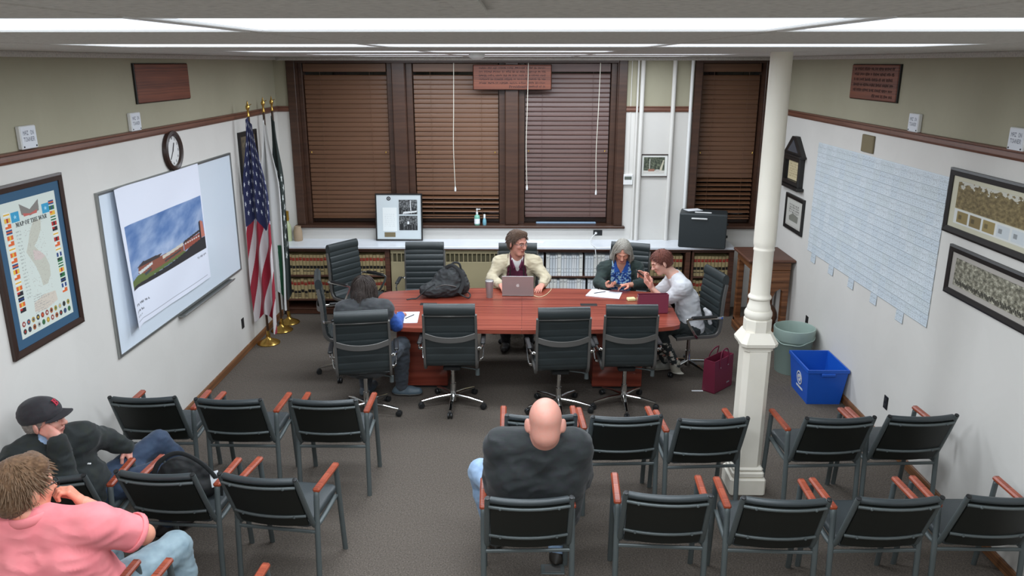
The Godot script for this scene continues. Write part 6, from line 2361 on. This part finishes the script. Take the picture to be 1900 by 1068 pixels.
func front_gap(c: Vector3, B: Basis, half_top: float, half_low: float, y_top: float, y_low: float) -> Callable:   # cuts an open front: half width changes from collar to hem
	var inv := B.transposed()
	return func(p: Vector3) -> float:
		var q := inv * (p - c)
		var t := clampf((q.y - y_low) / (y_top - y_low), 0.0, 1.0)
		var hw := lerpf(half_low, half_top, t)
		return minf(hw - absf(q.x), q.z - 0.015)

# ---- at the laptop: cream jacket, maroon shirt
func person_laptop() -> void:
	var J := {pelvis = V(3.0, 0.5, 1.22), chest = V(3.0, 0.79, 1.345), neck = V(3.005, 1.0, 1.415), head = V(3.012, 1.185, 1.475), sl = V(3.195, 0.945, 1.41), sr = V(2.815, 0.94, 1.41), el = V(3.325, 0.80, 1.53), er = V(2.72, 0.80, 1.53), wl = V(3.285, 0.792, 1.75), wr = V(2.83, 0.795, 1.78), hl = V(3.09, 0.49, 1.22), hr = V(2.91, 0.49, 1.22), kl = V(3.13, 0.51, 1.62), kr = V(2.88, 0.51, 1.62), al = V(3.14, 0.09, 1.60), ar = V(2.88, 0.09, 1.60)}
	var B := frame_of(V(0.70, -0.10, 0.70), V(0.06, 1, 0.0))
	var skin := lin(196, 140, 122)
	var hands := [hand_net(J.wl, V(-0.35, -0.12, 0.9), V(0, -1, 0), V(-1, 0, 0), [0.25, 0.3, 0.32, 0.35]), hand_net(J.wr, V(0.35, -0.06, 0.9), V(0, -1, 0), V(1, 0, 0), [0.35, 0.35, 0.35, 0.35])]
	var t := start("person in a cream jacket and maroon shirt sitting at the laptop, head turned aside", J, 1.0, 1.0, skin, B, 1.13, lin(70, 48, 36), lin(160, 92, 84), hands)
	var F := frame_of(V(0, -0.2, 1), V(0, 1, 0.25))
	var te := Blob.new()
	torso(te, J, 0.98, 0.004)
	wear(t, "undershirt", te, plain(lin(222, 222, 220)), 0.016, 0.0)
	var sh := Blob.new()
	torso(sh, J, 1.0, 0.012)
	var c1: Vector3 = J.neck
	sh.clip = func(p: Vector3) -> float:
		var q := p - c1
		return minf(0.062 + minf(0.0, q.y + 0.0) * 0.42 - absf(q.x - 0.004), q.z - 0.0) if q.y > -0.16 else -1.0
	wear(t, "shirt", sh, mottled(lin(92, 28, 56), lin(74, 20, 44), 16.0), 0.011, 0.008, 5)
	var ja := Blob.new()
	torso(ja, J, 1.03, 0.022)
	arm(ja, J.sl, J.el, J.wl, 1.04, 0.016, 0.93)
	arm(ja, J.sr, J.er, J.wr, 1.04, 0.016, 0.93)
	var gap := front_gap(J.chest, frame_of(V(0, 0, 1)), 0.095, 0.125, 0.2, -0.1)
	var nk: Vector3 = J.neck
	ja.clip = func(p: Vector3) -> float: return maxf(gap.call(p), 0.085 - Vector2(p.x - nk.x, p.z - nk.z - 0.02).length() if p.y > nk.y - 0.05 else -1.0)
	wear(t, "jacket", ja, mottled(lin(196, 186, 160), lin(176, 164, 138), 10.0), 0.011, 0.007, 6)
	# turned down collar with a dark lining
	for q in [-1.0, 1.0]:
		var co := G(true)
		sweep(co, arc([nk + V(q * 0.045, 0.045, -0.075), nk + V(q * 0.095, 0.03, -0.02), nk + V(q * 0.10, -0.005, 0.06), nk + V(q * 0.10, -0.06, 0.12)], 5), slab2(0.014, 0.07, 0.005), true, false, V(-q * 0.5, 1, 0.2))
		mk("collar", co, M.collar_cream if M.has("collar_cream") else mat("collar_cream", rgb(190, 180, 156), 0.85), t)
		var zp := G(true)
		tube(zp, arc([nk + V(q * 0.075, -0.06, 0.135), nk + V(q * 0.078, -0.16, 0.135), nk + V(q * 0.088, -0.30, 0.11)], 5), 0.007, 6)
		mk("zip", zp, M.black_plastic, t)
		var sc := G(true)
		sweep(sc, arc([nk + V(q * 0.03, 0.035, -0.05), nk + V(q * 0.064, 0.02, 0.0), nk + V(q * 0.055, -0.03, 0.075), nk + V(q * 0.03, -0.085, 0.115)], 5), slab2(0.008, 0.04, 0.003), true, false, V(-q * 0.4, 1, 0.3))
		mk("shirt_collar", sc, M.maroon if M.has("maroon") else mat("maroon", rgb(88, 26, 54), 0.8), t)
	var pa := Blob.new()
	leg(pa, J.hl, J.kl, J.al, 1.0, 0.014)
	leg(pa, J.hr, J.kr, J.ar, 1.0, 0.014)
	wear(t, "trousers", pa, plain(lin(40, 42, 46)), 0.016, 0.008, 3)
	put("shoe", shoe(J.al, V(0.1, 0, 1), lin(30, 28, 28), lin(20, 20, 20)), soft("shoe", 0.5), t)
	put("shoe", shoe(J.ar, V(-0.1, 0, 1), lin(30, 28, 28), lin(20, 20, 20)), soft("shoe", 0.5), t)
	hair_short(t, J.head, B, 1.13, mottled(lin(66, 48, 36), lin(90, 68, 52), 60.0), 0.012, -0.085, 0.07, [[V(0.03, 0.10, 0.05), V(-0.03, 0.11, 0.03), 0.03, 0.03]])
	strands(t, J.head, B, 1.13, 700, 0.045, false, rgb(78, 58, 44), -0.05, 0.066, 3)
	# spectacles
	var g := G(true)
	var h: Vector3 = J.head
	for q in [-1.0, 1.0]:
		var pts := []
		for i in 14:
			var a := TAU * i / 14.0
			pts.append(h + B * (V(q * 0.031 + cos(a) * 0.021, 0.004 + sin(a) * 0.014, 0.098 - absf(cos(a)) * 0.003) * 1.13))
		tube(g, pts, 0.0018, 5, true)
		tube(g, [h + B * (V(q * 0.052, 0.01, 0.094) * 1.13), h + B * (V(q * 0.083, 0.008, 0.0) * 1.13)], 0.0028, 5)
	tube(g, [h + B * (V(-0.011, 0.008, 0.099) * 1.13), h + B * (V(0.011, 0.008, 0.099) * 1.13)], 0.0018, 5)
	mk("glasses", g, M.rail_metal, t)

# ---- grey hair, green cardigan, blue blouse, looking down at a phone
func person_grey_hair() -> void:
	var J := {pelvis = V(4.15, 0.49, 1.31), chest = V(4.15, 0.78, 1.45), neck = V(4.152, 0.985, 1.515), head = V(4.155, 1.125, 1.60), sl = V(4.325, 0.905, 1.50), sr = V(3.98, 0.90, 1.50), el = V(4.41, 0.785, 1.66), er = V(3.895, 0.785, 1.66), wl = V(4.205, 0.80, 1.79), wr = V(3.985, 0.795, 1.80), hl = V(4.24, 0.48, 1.31), hr = V(4.06, 0.48, 1.31), kl = V(4.26, 0.5, 1.68), kr = V(4.04, 0.5, 1.68), al = V(4.25, 0.09, 1.62), ar = V(4.05, 0.09, 1.62)}
	var B := frame_of(V(-0.10, -0.50, 0.86), V(0, 1, 0.2))
	var skin := lin(206, 152, 130)
	var hands := [hand_net(J.wl, V(-0.75, 0.12, 0.5), V(-0.1, -0.9, 0.2), V(0, 0.2, 1), [0.35, 0.5, 0.6, 0.65], 0.94, 0.2), hand_net(J.wr, V(0.35, 0.18, 0.8), V(0.2, 0.9, -0.1), V(-1, 0.1, 0.2), [0.4, 0.45, 0.5, 0.5], 0.94, 0.4)]
	var t := start("grey haired person in a dark green cardigan and blue blouse, looking down at a phone", J, 0.95, 0.93, skin, B, 1.03, lin(150, 126, 114), lin(176, 100, 96), hands, true)
	var bl := Blob.new()
	torso(bl, J, 0.97, 0.012)
	var nk: Vector3 = J.neck
	bl.clip = func(p: Vector3) -> float:
		var q := p - nk
		return minf(0.05 + minf(0.0, q.y + 0.01) * 0.45 - absf(q.x), q.z) if q.y > -0.14 else -1.0
	var n := FastNoiseLite.new()
	n.seed = 44
	n.frequency = 34.0
	n.fractal_octaves = 1
	wear(t, "blouse", bl, func(p: Vector3) -> Color:
		var v := n.get_noise_3dv(p)
		var band := p.y < nk.y - 0.10 or absf(p.x - nk.x) > 0.075
		if band and v > 0.22:
			return lin(150, 182, 196)
		if band and v < -0.2:
			return lin(24, 50, 110)
		return lin(36, 84, 166), 0.007, 0.004, 5)
	var ca := Blob.new()
	torso(ca, J, 1.0, 0.020)
	arm(ca, J.sl, J.el, J.wl, 0.98, 0.016, 0.9)
	arm(ca, J.sr, J.er, J.wr, 0.98, 0.016, 0.9)
	var gap := front_gap(J.chest, frame_of(V(0, 0, 1)), 0.098, 0.122, 0.2, -0.1)
	ca.clip = func(p: Vector3) -> float: return maxf(gap.call(p), 0.075 - Vector2(p.x - nk.x, p.z - nk.z - 0.01).length() if p.y > nk.y - 0.05 else -1.0)
	wear(t, "cardigan", ca, mottled(lin(34, 50, 46), lin(24, 38, 36), 14.0), 0.011, 0.006, 9)
	var pa := Blob.new()
	leg(pa, J.hl, J.kl, J.al, 0.95, 0.014)
	leg(pa, J.hr, J.kr, J.ar, 0.95, 0.014)
	wear(t, "trousers", pa, plain(lin(30, 32, 36)), 0.016, 0.008, 3)
	put("shoe", shoe(J.al, V(0, 0, 1), lin(30, 28, 28), lin(20, 20, 20)), soft("shoe", 0.5), t)
	put("shoe", shoe(J.ar, V(0, 0, 1), lin(30, 28, 28), lin(20, 20, 20)), soft("shoe", 0.5), t)
	hair_short(t, J.head, B, 1.03, mottled(lin(120, 116, 108), lin(164, 160, 150), 70.0, 6), 0.010, -0.20, 0.058, [[V(0.075, 0.02, -0.02), V(0.092, -0.10, -0.015), 0.03, 0.034], [V(-0.075, 0.02, -0.02), V(-0.092, -0.10, -0.015), 0.03, 0.034], [V(0.092, -0.10, -0.02), V(0.085, -0.17, -0.05), 0.034, 0.02], [V(-0.092, -0.10, -0.02), V(-0.085, -0.17, -0.05), 0.034, 0.02], [V(0.0, -0.02, -0.07), V(0.0, -0.14, -0.08), 0.06, 0.055]], 0.022)
	strands(t, J.head, B, 1.03, 520, 0.20, true, rgb(142, 138, 128), -0.01, 0.058, 4)
	var e := G(true)
	tube(e, [J.head + B * V(0.078, -0.045, 0.01), J.head + B * V(0.08, -0.10, 0.02)], 0.004, 6)
	mk("earring", e, M.steel, t)
	var ph := G()
	bx(ph, Vector3.ZERO, V(0.07, 0.009, 0.14), 0.003)
	var o := one("phone", ph, M.black_plastic, "dark phone held flat by the grey haired person", "phone")
	o.transform = Transform3D(Basis(Vector3.UP, 0.9) * Basis(Vector3.RIGHT, 0.2), V(4.045, 0.832, 1.868))

# ---- white T-shirt, profile, holding a phone up
func person_white_shirt() -> void:
	var J := {pelvis = V(4.81, 0.51, 2.27), chest = V(4.735, 0.80, 2.265), neck = V(4.60, 1.03, 2.25), head = V(4.465, 1.165, 2.245), sl = V(4.665, 0.955, 2.415), sr = V(4.64, 0.965, 2.10), el = V(4.515, 0.79, 2.36), er = V(4.44, 0.79, 2.15), wl = V(4.365, 0.925, 2.31), wr = V(4.355, 0.985, 2.19), hl = V(4.79, 0.5, 2.36), hr = V(4.79, 0.5, 2.18), kl = V(4.42, 0.53, 2.42), kr = V(4.41, 0.53, 2.20), al = V(4.63, 0.15, 2.47), ar = V(4.55, 0.11, 2.27)}
	var B := frame_of(V(-0.90, -0.40, 0.12), V(-0.2, 1, 0))
	var skin := lin(214, 166, 148)
	var hands := [hand_net(J.wl, V(-0.62, 0.72, -0.1), V(0.25, 0.3, -0.9), V(-0.3, 0.6, 0.2), [0.25, 0.55, 0.7, 0.75], 0.95, 0.15), hand_net(J.wr, V(-0.8, 0.5, 0.1), V(0.1, -0.5, 0.8), V(0.1, 0.9, 0.3), [0.3, 0.5, 0.6, 0.6], 0.95, 0.2)]
	var t := start("slim person in a white T-shirt with cropped reddish hair holding up a phone", J, 0.83, 0.80, skin, B, 1.0, lin(96, 58, 44), lin(188, 112, 104), hands, true)
	var ts := Blob.new()
	torso(ts, J, 0.84, 0.014)
	arm(ts, J.sl, J.el, J.wl, 0.92, 0.024, 0.0, 0.75)
	arm(ts, J.sr, J.er, J.wr, 0.92, 0.024, 0.0, 0.75)
	ts.cap(J.pelvis + V(-0.02, 0.0, 0.05), J.pelvis + V(-0.02, -0.02, -0.05), 0.12, 0.12, 0.05)
	var nk: Vector3 = J.neck
	ts.clip = func(p: Vector3) -> float: return 0.072 - p.distance_to(nk + V(-0.03, 0.035, 0))
	wear(t, "t_shirt", ts, mottled(lin(206, 206, 208), lin(194, 196, 200), 12.0), 0.011, 0.006, 14)
	var kn := Blob.new()
	kn.cap(J.pelvis + V(0.10, 0.20, 0.09), J.pelvis + V(0.14, 0.15, 0.10), 0.02, 0.032, 0.02)
	kn.cap(J.pelvis + V(0.14, 0.15, 0.10), J.pelvis + V(0.16, 0.06, 0.11), 0.032, 0.018, 0.02)
	wear(t, "tied_hem", kn, plain(lin(204, 204, 206)), 0.009, 0.006, 4)
	var pa := Blob.new()
	pa.cap(J.hl, J.hr, 0.10, 0.10, 0.05)
	leg(pa, J.hl, J.kl, J.al, 0.84, 0.010)
	leg(pa, J.hr, J.kr, J.ar, 0.84, 0.010)
	var kk: Vector3 = J.kl
	var n := FastNoiseLite.new()
	n.seed = 15
	n.frequency = 11.0
	wear(t, "leggings", pa, func(p: Vector3) -> Color:
		var v := n.get_noise_3dv(p * 1.6)
		if p.y < kk.y - 0.14 and v > 0.18:
			return lin(176, 170, 160) if n.get_noise_3dv(p * 1.6 + V(5, 0, 0)) < 0.2 else lin(206, 140, 116)
		return lin(28, 30, 32), 0.010, 0.006, 3)
	put("sneaker", shoe(J.al, V(0.35, -0.9, 0.25), lin(150, 146, 134), lin(190, 186, 174)), soft("shoe", 0.5), t)
	put("sneaker", shoe(J.ar, V(-1, 0, 0.2), lin(120, 118, 110), lin(176, 172, 160)), soft("shoe", 0.5), t)
	hair_short(t, J.head, B, 1.0, mottled(lin(86, 46, 36), lin(112, 62, 48), 60.0, 8), 0.010, -0.06, 0.082, [[V(0.0, 0.0, -0.07), V(0.0, -0.05, -0.075), 0.04, 0.03], [V(0.0, -0.05, -0.072), V(0.0, -0.09, -0.062), 0.028, 0.02]])
	strands(t, J.head, B, 1.0, 700, 0.04, false, rgb(100, 54, 42), -0.035, 0.07, 5)
	var ph := G()
	bx(ph, Vector3.ZERO, V(0.07, 0.14, 0.009), 0.003)
	var o := one("phone", ph, M.black_plastic, "dark phone held up near the face by the person in a white T-shirt", "phone")
	o.transform = Transform3D(Basis(Vector3.UP, PI / 2) * Basis(Vector3.RIGHT, -0.9), V(4.272, 1.04, 2.245))

# ---- long dark hair, dark vest, blue sleeves, back to the camera
func person_dark_hair() -> void:
	var J := {pelvis = V(1.665, 0.51, 3.36), chest = V(1.645, 0.80, 3.26), neck = V(1.62, 0.995, 3.15), head = V(1.615, 1.10, 3.06), sl = V(1.455, 0.935, 3.17), sr = V(1.80, 0.94, 3.15), el = V(1.37, 0.745, 3.08), er = V(1.90, 0.76, 3.06), wl = V(1.53, 0.785, 2.86), wr = V(1.90, 0.785, 2.82), hl = V(1.575, 0.50, 3.34), hr = V(1.76, 0.50, 3.33), kl = V(1.56, 0.53, 2.93), kr = V(1.93, 0.545, 3.0), al = V(1.55, 0.09, 2.90), ar = V(1.90, 0.095, 2.92)}
	var B := frame_of(V(0.12, -0.42, -0.9), V(0, 1, -0.2))
	var skin := lin(196, 146, 126)
	var hands := [hand_net(J.wl, V(0.3, -0.08, -0.9), V(0, -1, 0), V(1, 0, 0), [0.3, 0.35, 0.4, 0.4], 0.93), hand_net(J.wr, V(0.1, -0.1, -0.95), V(-0.3, -1, 0), V(-1, 0, 0), [0.5, 0.55, 0.6, 0.6], 0.93)]
	var t := start("person with long dark hair, charcoal vest and blue sleeves bent over the table", J, 0.95, 0.92, skin, B, 1.0, lin(40, 30, 26), lin(170, 100, 92), hands, true)
	var sl := Blob.new()
	arm(sl, J.sl, J.el, J.wl, 0.95, 0.014, 0.92)
	arm(sl, J.sr, J.er, J.wr, 0.95, 0.014, 0.92)
	torso(sl, J, 0.95, 0.010)
	wear(t, "blue_shirt", sl, mottled(lin(44, 88, 168), lin(30, 66, 140), 12.0), 0.012, 0.005, 5)
	var ve := Blob.new()
	torso(ve, J, 1.04, 0.030)
	wear(t, "vest", ve, mottled(lin(58, 60, 62), lin(44, 46, 48), 14.0), 0.012, 0.006, 9)
	var pa := Blob.new()
	pa.cap(J.hl, J.hr, 0.12, 0.12, 0.05)
	leg(pa, J.hl, J.kl, J.al, 1.0, 0.016)
	leg(pa, J.hr, J.kr, J.ar, 1.0, 0.016)
	wear(t, "trousers", pa, mottled(lin(56, 60, 66), lin(70, 76, 84), 12.0), 0.013, 0.010, 3)
	put("shoe", shoe(J.al, V(0.3, 0, -1), lin(74, 84, 92), lin(120, 120, 116)), soft("shoe", 0.5), t)
	put("shoe", shoe(J.ar, V(1, 0, 0.05), lin(78, 92, 102), lin(150, 150, 146)), soft("shoe", 0.5), t)
	hair_short(t, J.head, B, 1.02, mottled(lin(34, 27, 23), lin(48, 38, 32), 70.0, 6), 0.004, -0.24, 0.08, [[V(0.0, 0.05, -0.05), V(0.0, -0.06, -0.075), 0.06, 0.05], [V(0.0, -0.06, -0.075), V(0.0, -0.15, -0.085), 0.05, 0.035], [V(0.05, 0.05, 0.0), V(0.07, -0.08, -0.03), 0.03, 0.025], [V(-0.05, 0.05, 0.0), V(-0.07, -0.08, -0.03), 0.03, 0.025]], 0.03)
	strands(t, J.head, B, 1.05, 800, 0.30, true, rgb(50, 39, 33), -0.03, 0.085, 6, 0.0026, 0.07)

# ---- bald, black sweater, back to the camera
func person_bald() -> void:
	var J := {pelvis = V(3.13, 0.52, 5.72), chest = V(3.155, 0.83, 5.83), neck = V(3.19, 1.045, 5.90), head = V(3.197, 1.158, 5.92), sl = V(2.955, 0.985, 5.86), sr = V(3.365, 0.985, 5.86), el = V(2.92, 0.735, 5.75), er = V(3.405, 0.735, 5.75), wl = V(3.06, 0.73, 5.50), wr = V(3.28, 0.70, 5.52), hl = V(3.02, 0.52, 5.70), hr = V(3.24, 0.52, 5.70), kl = V(2.80, 0.53, 5.34), kr = V(3.40, 0.52, 5.30), al = V(2.88, 0.09, 5.36), ar = V(3.30, 0.09, 5.52)}
	var B := frame_of(V(0.0, -0.30, -0.95), V(0, 1, -0.1))
	var skin := lin(200, 144, 128)
	var hands := [hand_net(J.wl, V(0.8, -0.1, -0.5), V(0, -0.3, 1), V(0, 1, 0), [0.4, 0.45, 0.5, 0.5]), hand_net(J.wr, V(-0.8, 0.1, -0.5), V(0, -0.3, 1), V(0, 1, 0), [0.4, 0.45, 0.5, 0.5])]
	var t := start("bald broad shouldered person in a black sweater and light jeans among the guest chairs", J, 1.28, 1.22, skin, B, 1.22, lin(120, 90, 80), lin(170, 100, 92), hands)
	var sw := Blob.new()
	torso(sw, J, 1.45, 0.034)
	arm(sw, J.sl, J.el, J.wl, 1.28, 0.028, 0.93)
	arm(sw, J.sr, J.er, J.wr, 1.28, 0.028, 0.93)
	var nk: Vector3 = J.neck
	sw.cap(nk + V(0, -0.08, 0.01), nk + V(0, -0.03, 0.006), 0.105, 0.088, 0.05)
	wear(t, "sweater", sw, mottled(lin(36, 40, 41), lin(28, 31, 32), 12.0), 0.012, 0.009, 31, "cloth", "", 5.0)
	var pa := Blob.new()
	pa.cap(J.hl, J.hr, 0.14, 0.14, 0.05)
	leg(pa, J.hl, J.kl, J.al, 1.12, 0.014)
	leg(pa, J.hr, J.kr, J.ar, 1.12, 0.014)
	wear(t, "jeans", pa, mottled(lin(160, 186, 214), lin(132, 158, 190), 14.0), 0.013, 0.005, 3)
	put("shoe", shoe(J.al, V(-0.2, 0, -1), lin(34, 30, 28), lin(20, 20, 20)), soft("shoe", 0.5), t)
	put("shoe", shoe(J.ar, V(0.2, 0, -1), lin(34, 30, 28), lin(20, 20, 20)), soft("shoe", 0.5), t)

# ---- dark cap and jacket, leaning on the wall with a hand at the cheek
func person_cap() -> void:
	var J := {pelvis = V(0.33, 0.50, 5.63), chest = V(0.235, 0.76, 5.72), neck = V(0.235, 0.965, 5.745), head = V(0.25, 1.075, 5.745), sl = V(0.375, 0.91, 5.63), sr = V(0.155, 0.90, 5.88), el = V(0.41, 0.81, 5.45), er = V(0.385, 0.745, 5.86), wl = V(0.505, 0.715, 5.385), wr = V(0.355, 1.005, 5.815), hl = V(0.36, 0.50, 5.56), hr = V(0.33, 0.50, 5.70), kl = V(0.63, 0.665, 5.20), kr = V(0.70, 0.55, 5.40), al = V(0.78, 0.27, 5.02), ar = V(0.66, 0.10, 5.28)}
	var B := frame_of(V(0.97, 0.08, -0.10), V(-0.15, 1, 0.10))
	var skin := lin(206, 152, 136)
	var hands := [hand_net(J.wl, V(0.35, -0.75, 0.1), V(-0.6, -0.1, 0.5), V(0.2, -0.2, 0.9), [0.45, 0.6, 0.7, 0.75]), hand_net(J.wr, V(-0.80, 0.55, -0.05), V(-0.3, 0.0, -0.9), V(-0.2, -0.5, 0.1), [0.95, 1.0, 1.05, 1.05], 1.05, 0.35)]
	var t := start("person in a dark ball cap and black jacket leaning cheek on fist", J, 1.08, 1.02, skin, B, 1.06, lin(110, 100, 94), lin(176, 108, 100), hands)
	var sh := Blob.new()
	torso(sh, J, 1.02, 0.006)
	sh.cap(J.neck + V(0.0, 0.01, 0.0), J.neck + V(0.05, -0.05, 0.03), 0.07, 0.06, 0.03)
	wear(t, "shirt", sh, mottled(lin(120, 150, 190), lin(170, 190, 214), 40.0), 0.012, 0.004, 5)
	var ja := Blob.new()
	torso(ja, J, 1.10, 0.026)
	arm(ja, J.sl, J.el, J.wl, 1.15, 0.022, 0.95)
	arm(ja, J.sr, J.er, J.wr, 1.15, 0.022, 0.86)
	ja.cap(J.pelvis + V(-0.02, 0.02, -0.05), J.pelvis + V(0.02, 0.0, 0.07), 0.15, 0.15, 0.05)
	var nk: Vector3 = J.neck
	ja.clip = func(p: Vector3) -> float: return maxf(0.024 - p.x, 0.064 - p.distance_to(nk + V(0.055, 0.03, 0.03)))
	wear(t, "jacket", ja, mottled(lin(30, 36, 34), lin(22, 27, 26), 10.0), 0.011, 0.010, 17, "cloth", "", 6.0)
	var lg := G()
	bx(lg, J.chest + V(0.235, 0.03, 0.02), V(0.02, 0.008, 0.012), 0.002)
	mk("jacket_badge", lg, M.white_plastic, t)
	var pa := Blob.new()
	pa.cap(J.hl, J.hr, 0.12, 0.12, 0.05)
	leg(pa, J.hl, J.kl, J.al, 0.98, 0.012)
	leg(pa, J.hr, J.kr, J.ar, 0.98, 0.012)
	wear(t, "jeans", pa, mottled(lin(38, 52, 74), lin(50, 66, 88), 12.0), 0.012, 0.005, 3)
	put("shoe", shoe(J.al, V(0.75, -0.3, -0.4), lin(30, 28, 28), lin(20, 20, 20)), soft("shoe", 0.5), t)
	put("shoe", shoe(J.ar, V(0.6, 0, -0.8), lin(30, 28, 28), lin(20, 20, 20)), soft("shoe", 0.5), t)
	hair_short(t, J.head, B, 1.06, mottled(lin(120, 112, 104), lin(150, 142, 134), 60.0), 0.006, -0.075, 0.06)
	# ball cap: crown, peak, red letter
	var c := Blob.new()
	var h: Vector3 = J.head
	c.ell(h + B * V(0, 0.05, -0.014), B, V(0.103, 0.102, 0.124), 0.02)
	var inv := B.transposed()
	c.clip = func(p: Vector3) -> float: return 0.028 + (inv * (p - h)).z * 0.12 - (inv * (p - h)).y
	var cap := wear(t, "cap", c, mottled(lin(44, 42, 46), lin(36, 34, 38), 18.0), 0.007, 0.003, 6)
	cap.set_meta("label", "dark ball cap with a red letter")
	var pk := G(true)
	var rows := []
	for i in 11:
		var u := -1.0 + 0.2 * i
		var row := []
		for j in 7:
			var v := j / 6.0
			var out := 0.078 + v * (0.092 * sqrt(maxf(0.0, 1.0 - pow(absf(u), 2.6) * 0.9)))
			row.append(h + B * V(u * 0.090 * (1.0 - 0.12 * v), 0.046 - 0.022 * u * u - 0.006 * v, out - 0.03 * u * u))
		rows.append(row)
	for i in 10:
		for j in 6:
			var a: Vector3 = rows[i][j]
			var b2: Vector3 = rows[i + 1][j]
			var c2: Vector3 = rows[i + 1][j + 1]
			var d: Vector3 = rows[i][j + 1]
			var o := B * V(0, 0.005, 0)
			quad(pk, a + o, d + o, c2 + o, b2 + o)
			quad(pk, a, b2, c2, d)
	for i in 10:
		var o := B * V(0, 0.005, 0)
		quad(pk, rows[i][6], rows[i + 1][6], rows[i + 1][6] + o, rows[i][6] + o)
	mat("cap_cloth", rgb(42, 40, 44), 0.85)
	mk("peak", pk, M.cap_cloth, cap)
	mat("cap_red", rgb(176, 34, 58), 0.7)
	letters("B", 0.042, M.cap_red, cap, Transform3D(B * Basis(Vector3.RIGHT, -0.5) , h + B * V(0.0, 0.112, 0.092)), "cap_letter", true, 0.004)

# ---- pink polo shirt, brown hair, hand at the chin
func person_pink() -> void:
	var J := {pelvis = V(0.85, 0.52, 6.62), chest = V(0.80, 0.83, 6.72), neck = V(0.765, 1.055, 6.73), head = V(0.742, 1.185, 6.70), sl = V(0.54, 0.985, 6.76), sr = V(1.02, 0.985, 6.68), el = V(0.52, 0.74, 6.58), er = V(1.16, 0.815, 6.50), wl = V(0.78, 0.75, 6.44), wr = V(0.905, 1.02, 6.545), hl = V(0.74, 0.52, 6.60), hr = V(0.97, 0.52, 6.60), kl = V(0.74, 0.54, 6.16), kr = V(1.165, 0.545, 6.22), al = V(0.74, 0.09, 6.15), ar = V(1.19, 0.09, 6.20)}
	var B := frame_of(V(0.50, -0.10, -0.86), V(-0.05, 1, 0.05))
	var skin := lin(214, 150, 124)
	var hands := [hand_net(J.wr, V(-0.55, 0.80, 0.10), V(-0.6, -0.3, -0.5), V(-0.4, -0.1, -0.9), [1.1, 1.15, 1.15, 1.1], 1.08, 0.45), hand_net(J.wl, V(0.8, -0.2, -0.3), V(0, -1, 0), V(0, 0, -1), [0.4, 0.4, 0.4, 0.4], 1.05)]
	var t := start("person in a pink polo shirt with brown hair, one hand at the chin", J, 1.22, 1.18, skin, B, 1.24, lin(110, 80, 60), lin(180, 104, 96), hands, false, 0.013)
	var po := Blob.new()
	torso(po, J, 1.25, 0.022)
	arm(po, J.sl, J.el, J.wl, 1.25, 0.030, 0.0, 0.68)
	arm(po, J.sr, J.er, J.wr, 1.25, 0.030, 0.0, 0.68)
	po.cap(J.pelvis + V(-0.08, 0.03, 0), J.pelvis + V(0.08, 0.03, 0), 0.17, 0.17, 0.05)
	var nk: Vector3 = J.neck
	po.cap(nk + V(0, -0.07, 0), nk + V(0, -0.03, 0), 0.095, 0.08, 0.04)
	wear(t, "polo_shirt", po, mottled(lin(238, 140, 144), lin(232, 128, 134), 8.0), 0.011, 0.007, 41, "cloth", "", 5.0)
	# polo collar: a soft band round the neck
	var co := G(true)
	var pts := []
	for i in 24:
		var a := TAU * i / 24.0
		pts.append(nk + V(cos(a) * 0.084, 0.012 + 0.012 * cos(a), sin(a) * 0.084))
	sweep(co, pts, ring(0.012, 8, 0.026), true, true, Vector3.UP)
	mat("pink_rib", rgb(234, 134, 138), 0.85)
	mk("collar", co, M.pink_rib, t)
	var cf := G(true)
	var e0: Vector3 = J.sr.lerp(J.er, 0.68)
	var ax: Vector3 = (J.er - J.sr).normalized()
	var r0 := lerpf(0.056, 0.043, 0.68) * 1.25 + 0.033
	var rp := []
	var u0 := ax.cross(Vector3.UP).normalized()
	var u1 := ax.cross(u0).normalized()
	for i in 20:
		rp.append(e0 + (u0 * cos(TAU * i / 20.0) + u1 * sin(TAU * i / 20.0)) * r0 + ax * 0.03)
	sweep(cf, rp, slab2(0.012, 0.03, 0.004), true, true, ax)
	mk("sleeve_band", cf, M.pink_rib, t)
	var pa := Blob.new()
	pa.cap(J.hl, J.hr, 0.14, 0.14, 0.05)
	leg(pa, J.hl, J.kl, J.al, 1.18, 0.016)
	leg(pa, J.hr, J.kr, J.ar, 1.18, 0.016)
	wear(t, "jeans", pa, mottled(lin(120, 140, 150), lin(144, 164, 172), 14.0), 0.013, 0.005, 3)
	put("shoe", shoe(J.al, V(0, 0, -1), lin(60, 50, 42), lin(40, 36, 34)), soft("shoe", 0.5), t)
	put("shoe", shoe(J.ar, V(0.2, 0, -1), lin(60, 50, 42), lin(40, 36, 34)), soft("shoe", 0.5), t)
	hair_short(t, J.head, B, 1.24, mottled(lin(86, 62, 42), lin(122, 92, 66), 50.0, 5), 0.013, -0.085, 0.074, [[V(0.04, 0.09, 0.05), V(-0.05, 0.10, 0.03), 0.035, 0.035]])
	strands(t, J.head, B, 1.24, 1000, 0.05, false, rgb(114, 88, 64), -0.04, 0.072, 7)
	var g := G(true)
	var h: Vector3 = J.head
	for q in [-1.0, 1.0]:
		tube(g, [h + B * (V(q * 0.054, 0.012, 0.096) * 1.24), h + B * (V(q * 0.083, 0.012, -0.005) * 1.24)], 0.003, 6)
		var lp := []
		for i in 14:
			var a := TAU * i / 14.0
			lp.append(h + B * (V(q * 0.031 + cos(a) * 0.022, 0.004 + sin(a) * 0.014, 0.1) * 1.24))
		tube(g, lp, 0.0022, 5, true)
	mk("glasses", g, M.black_plastic, t)
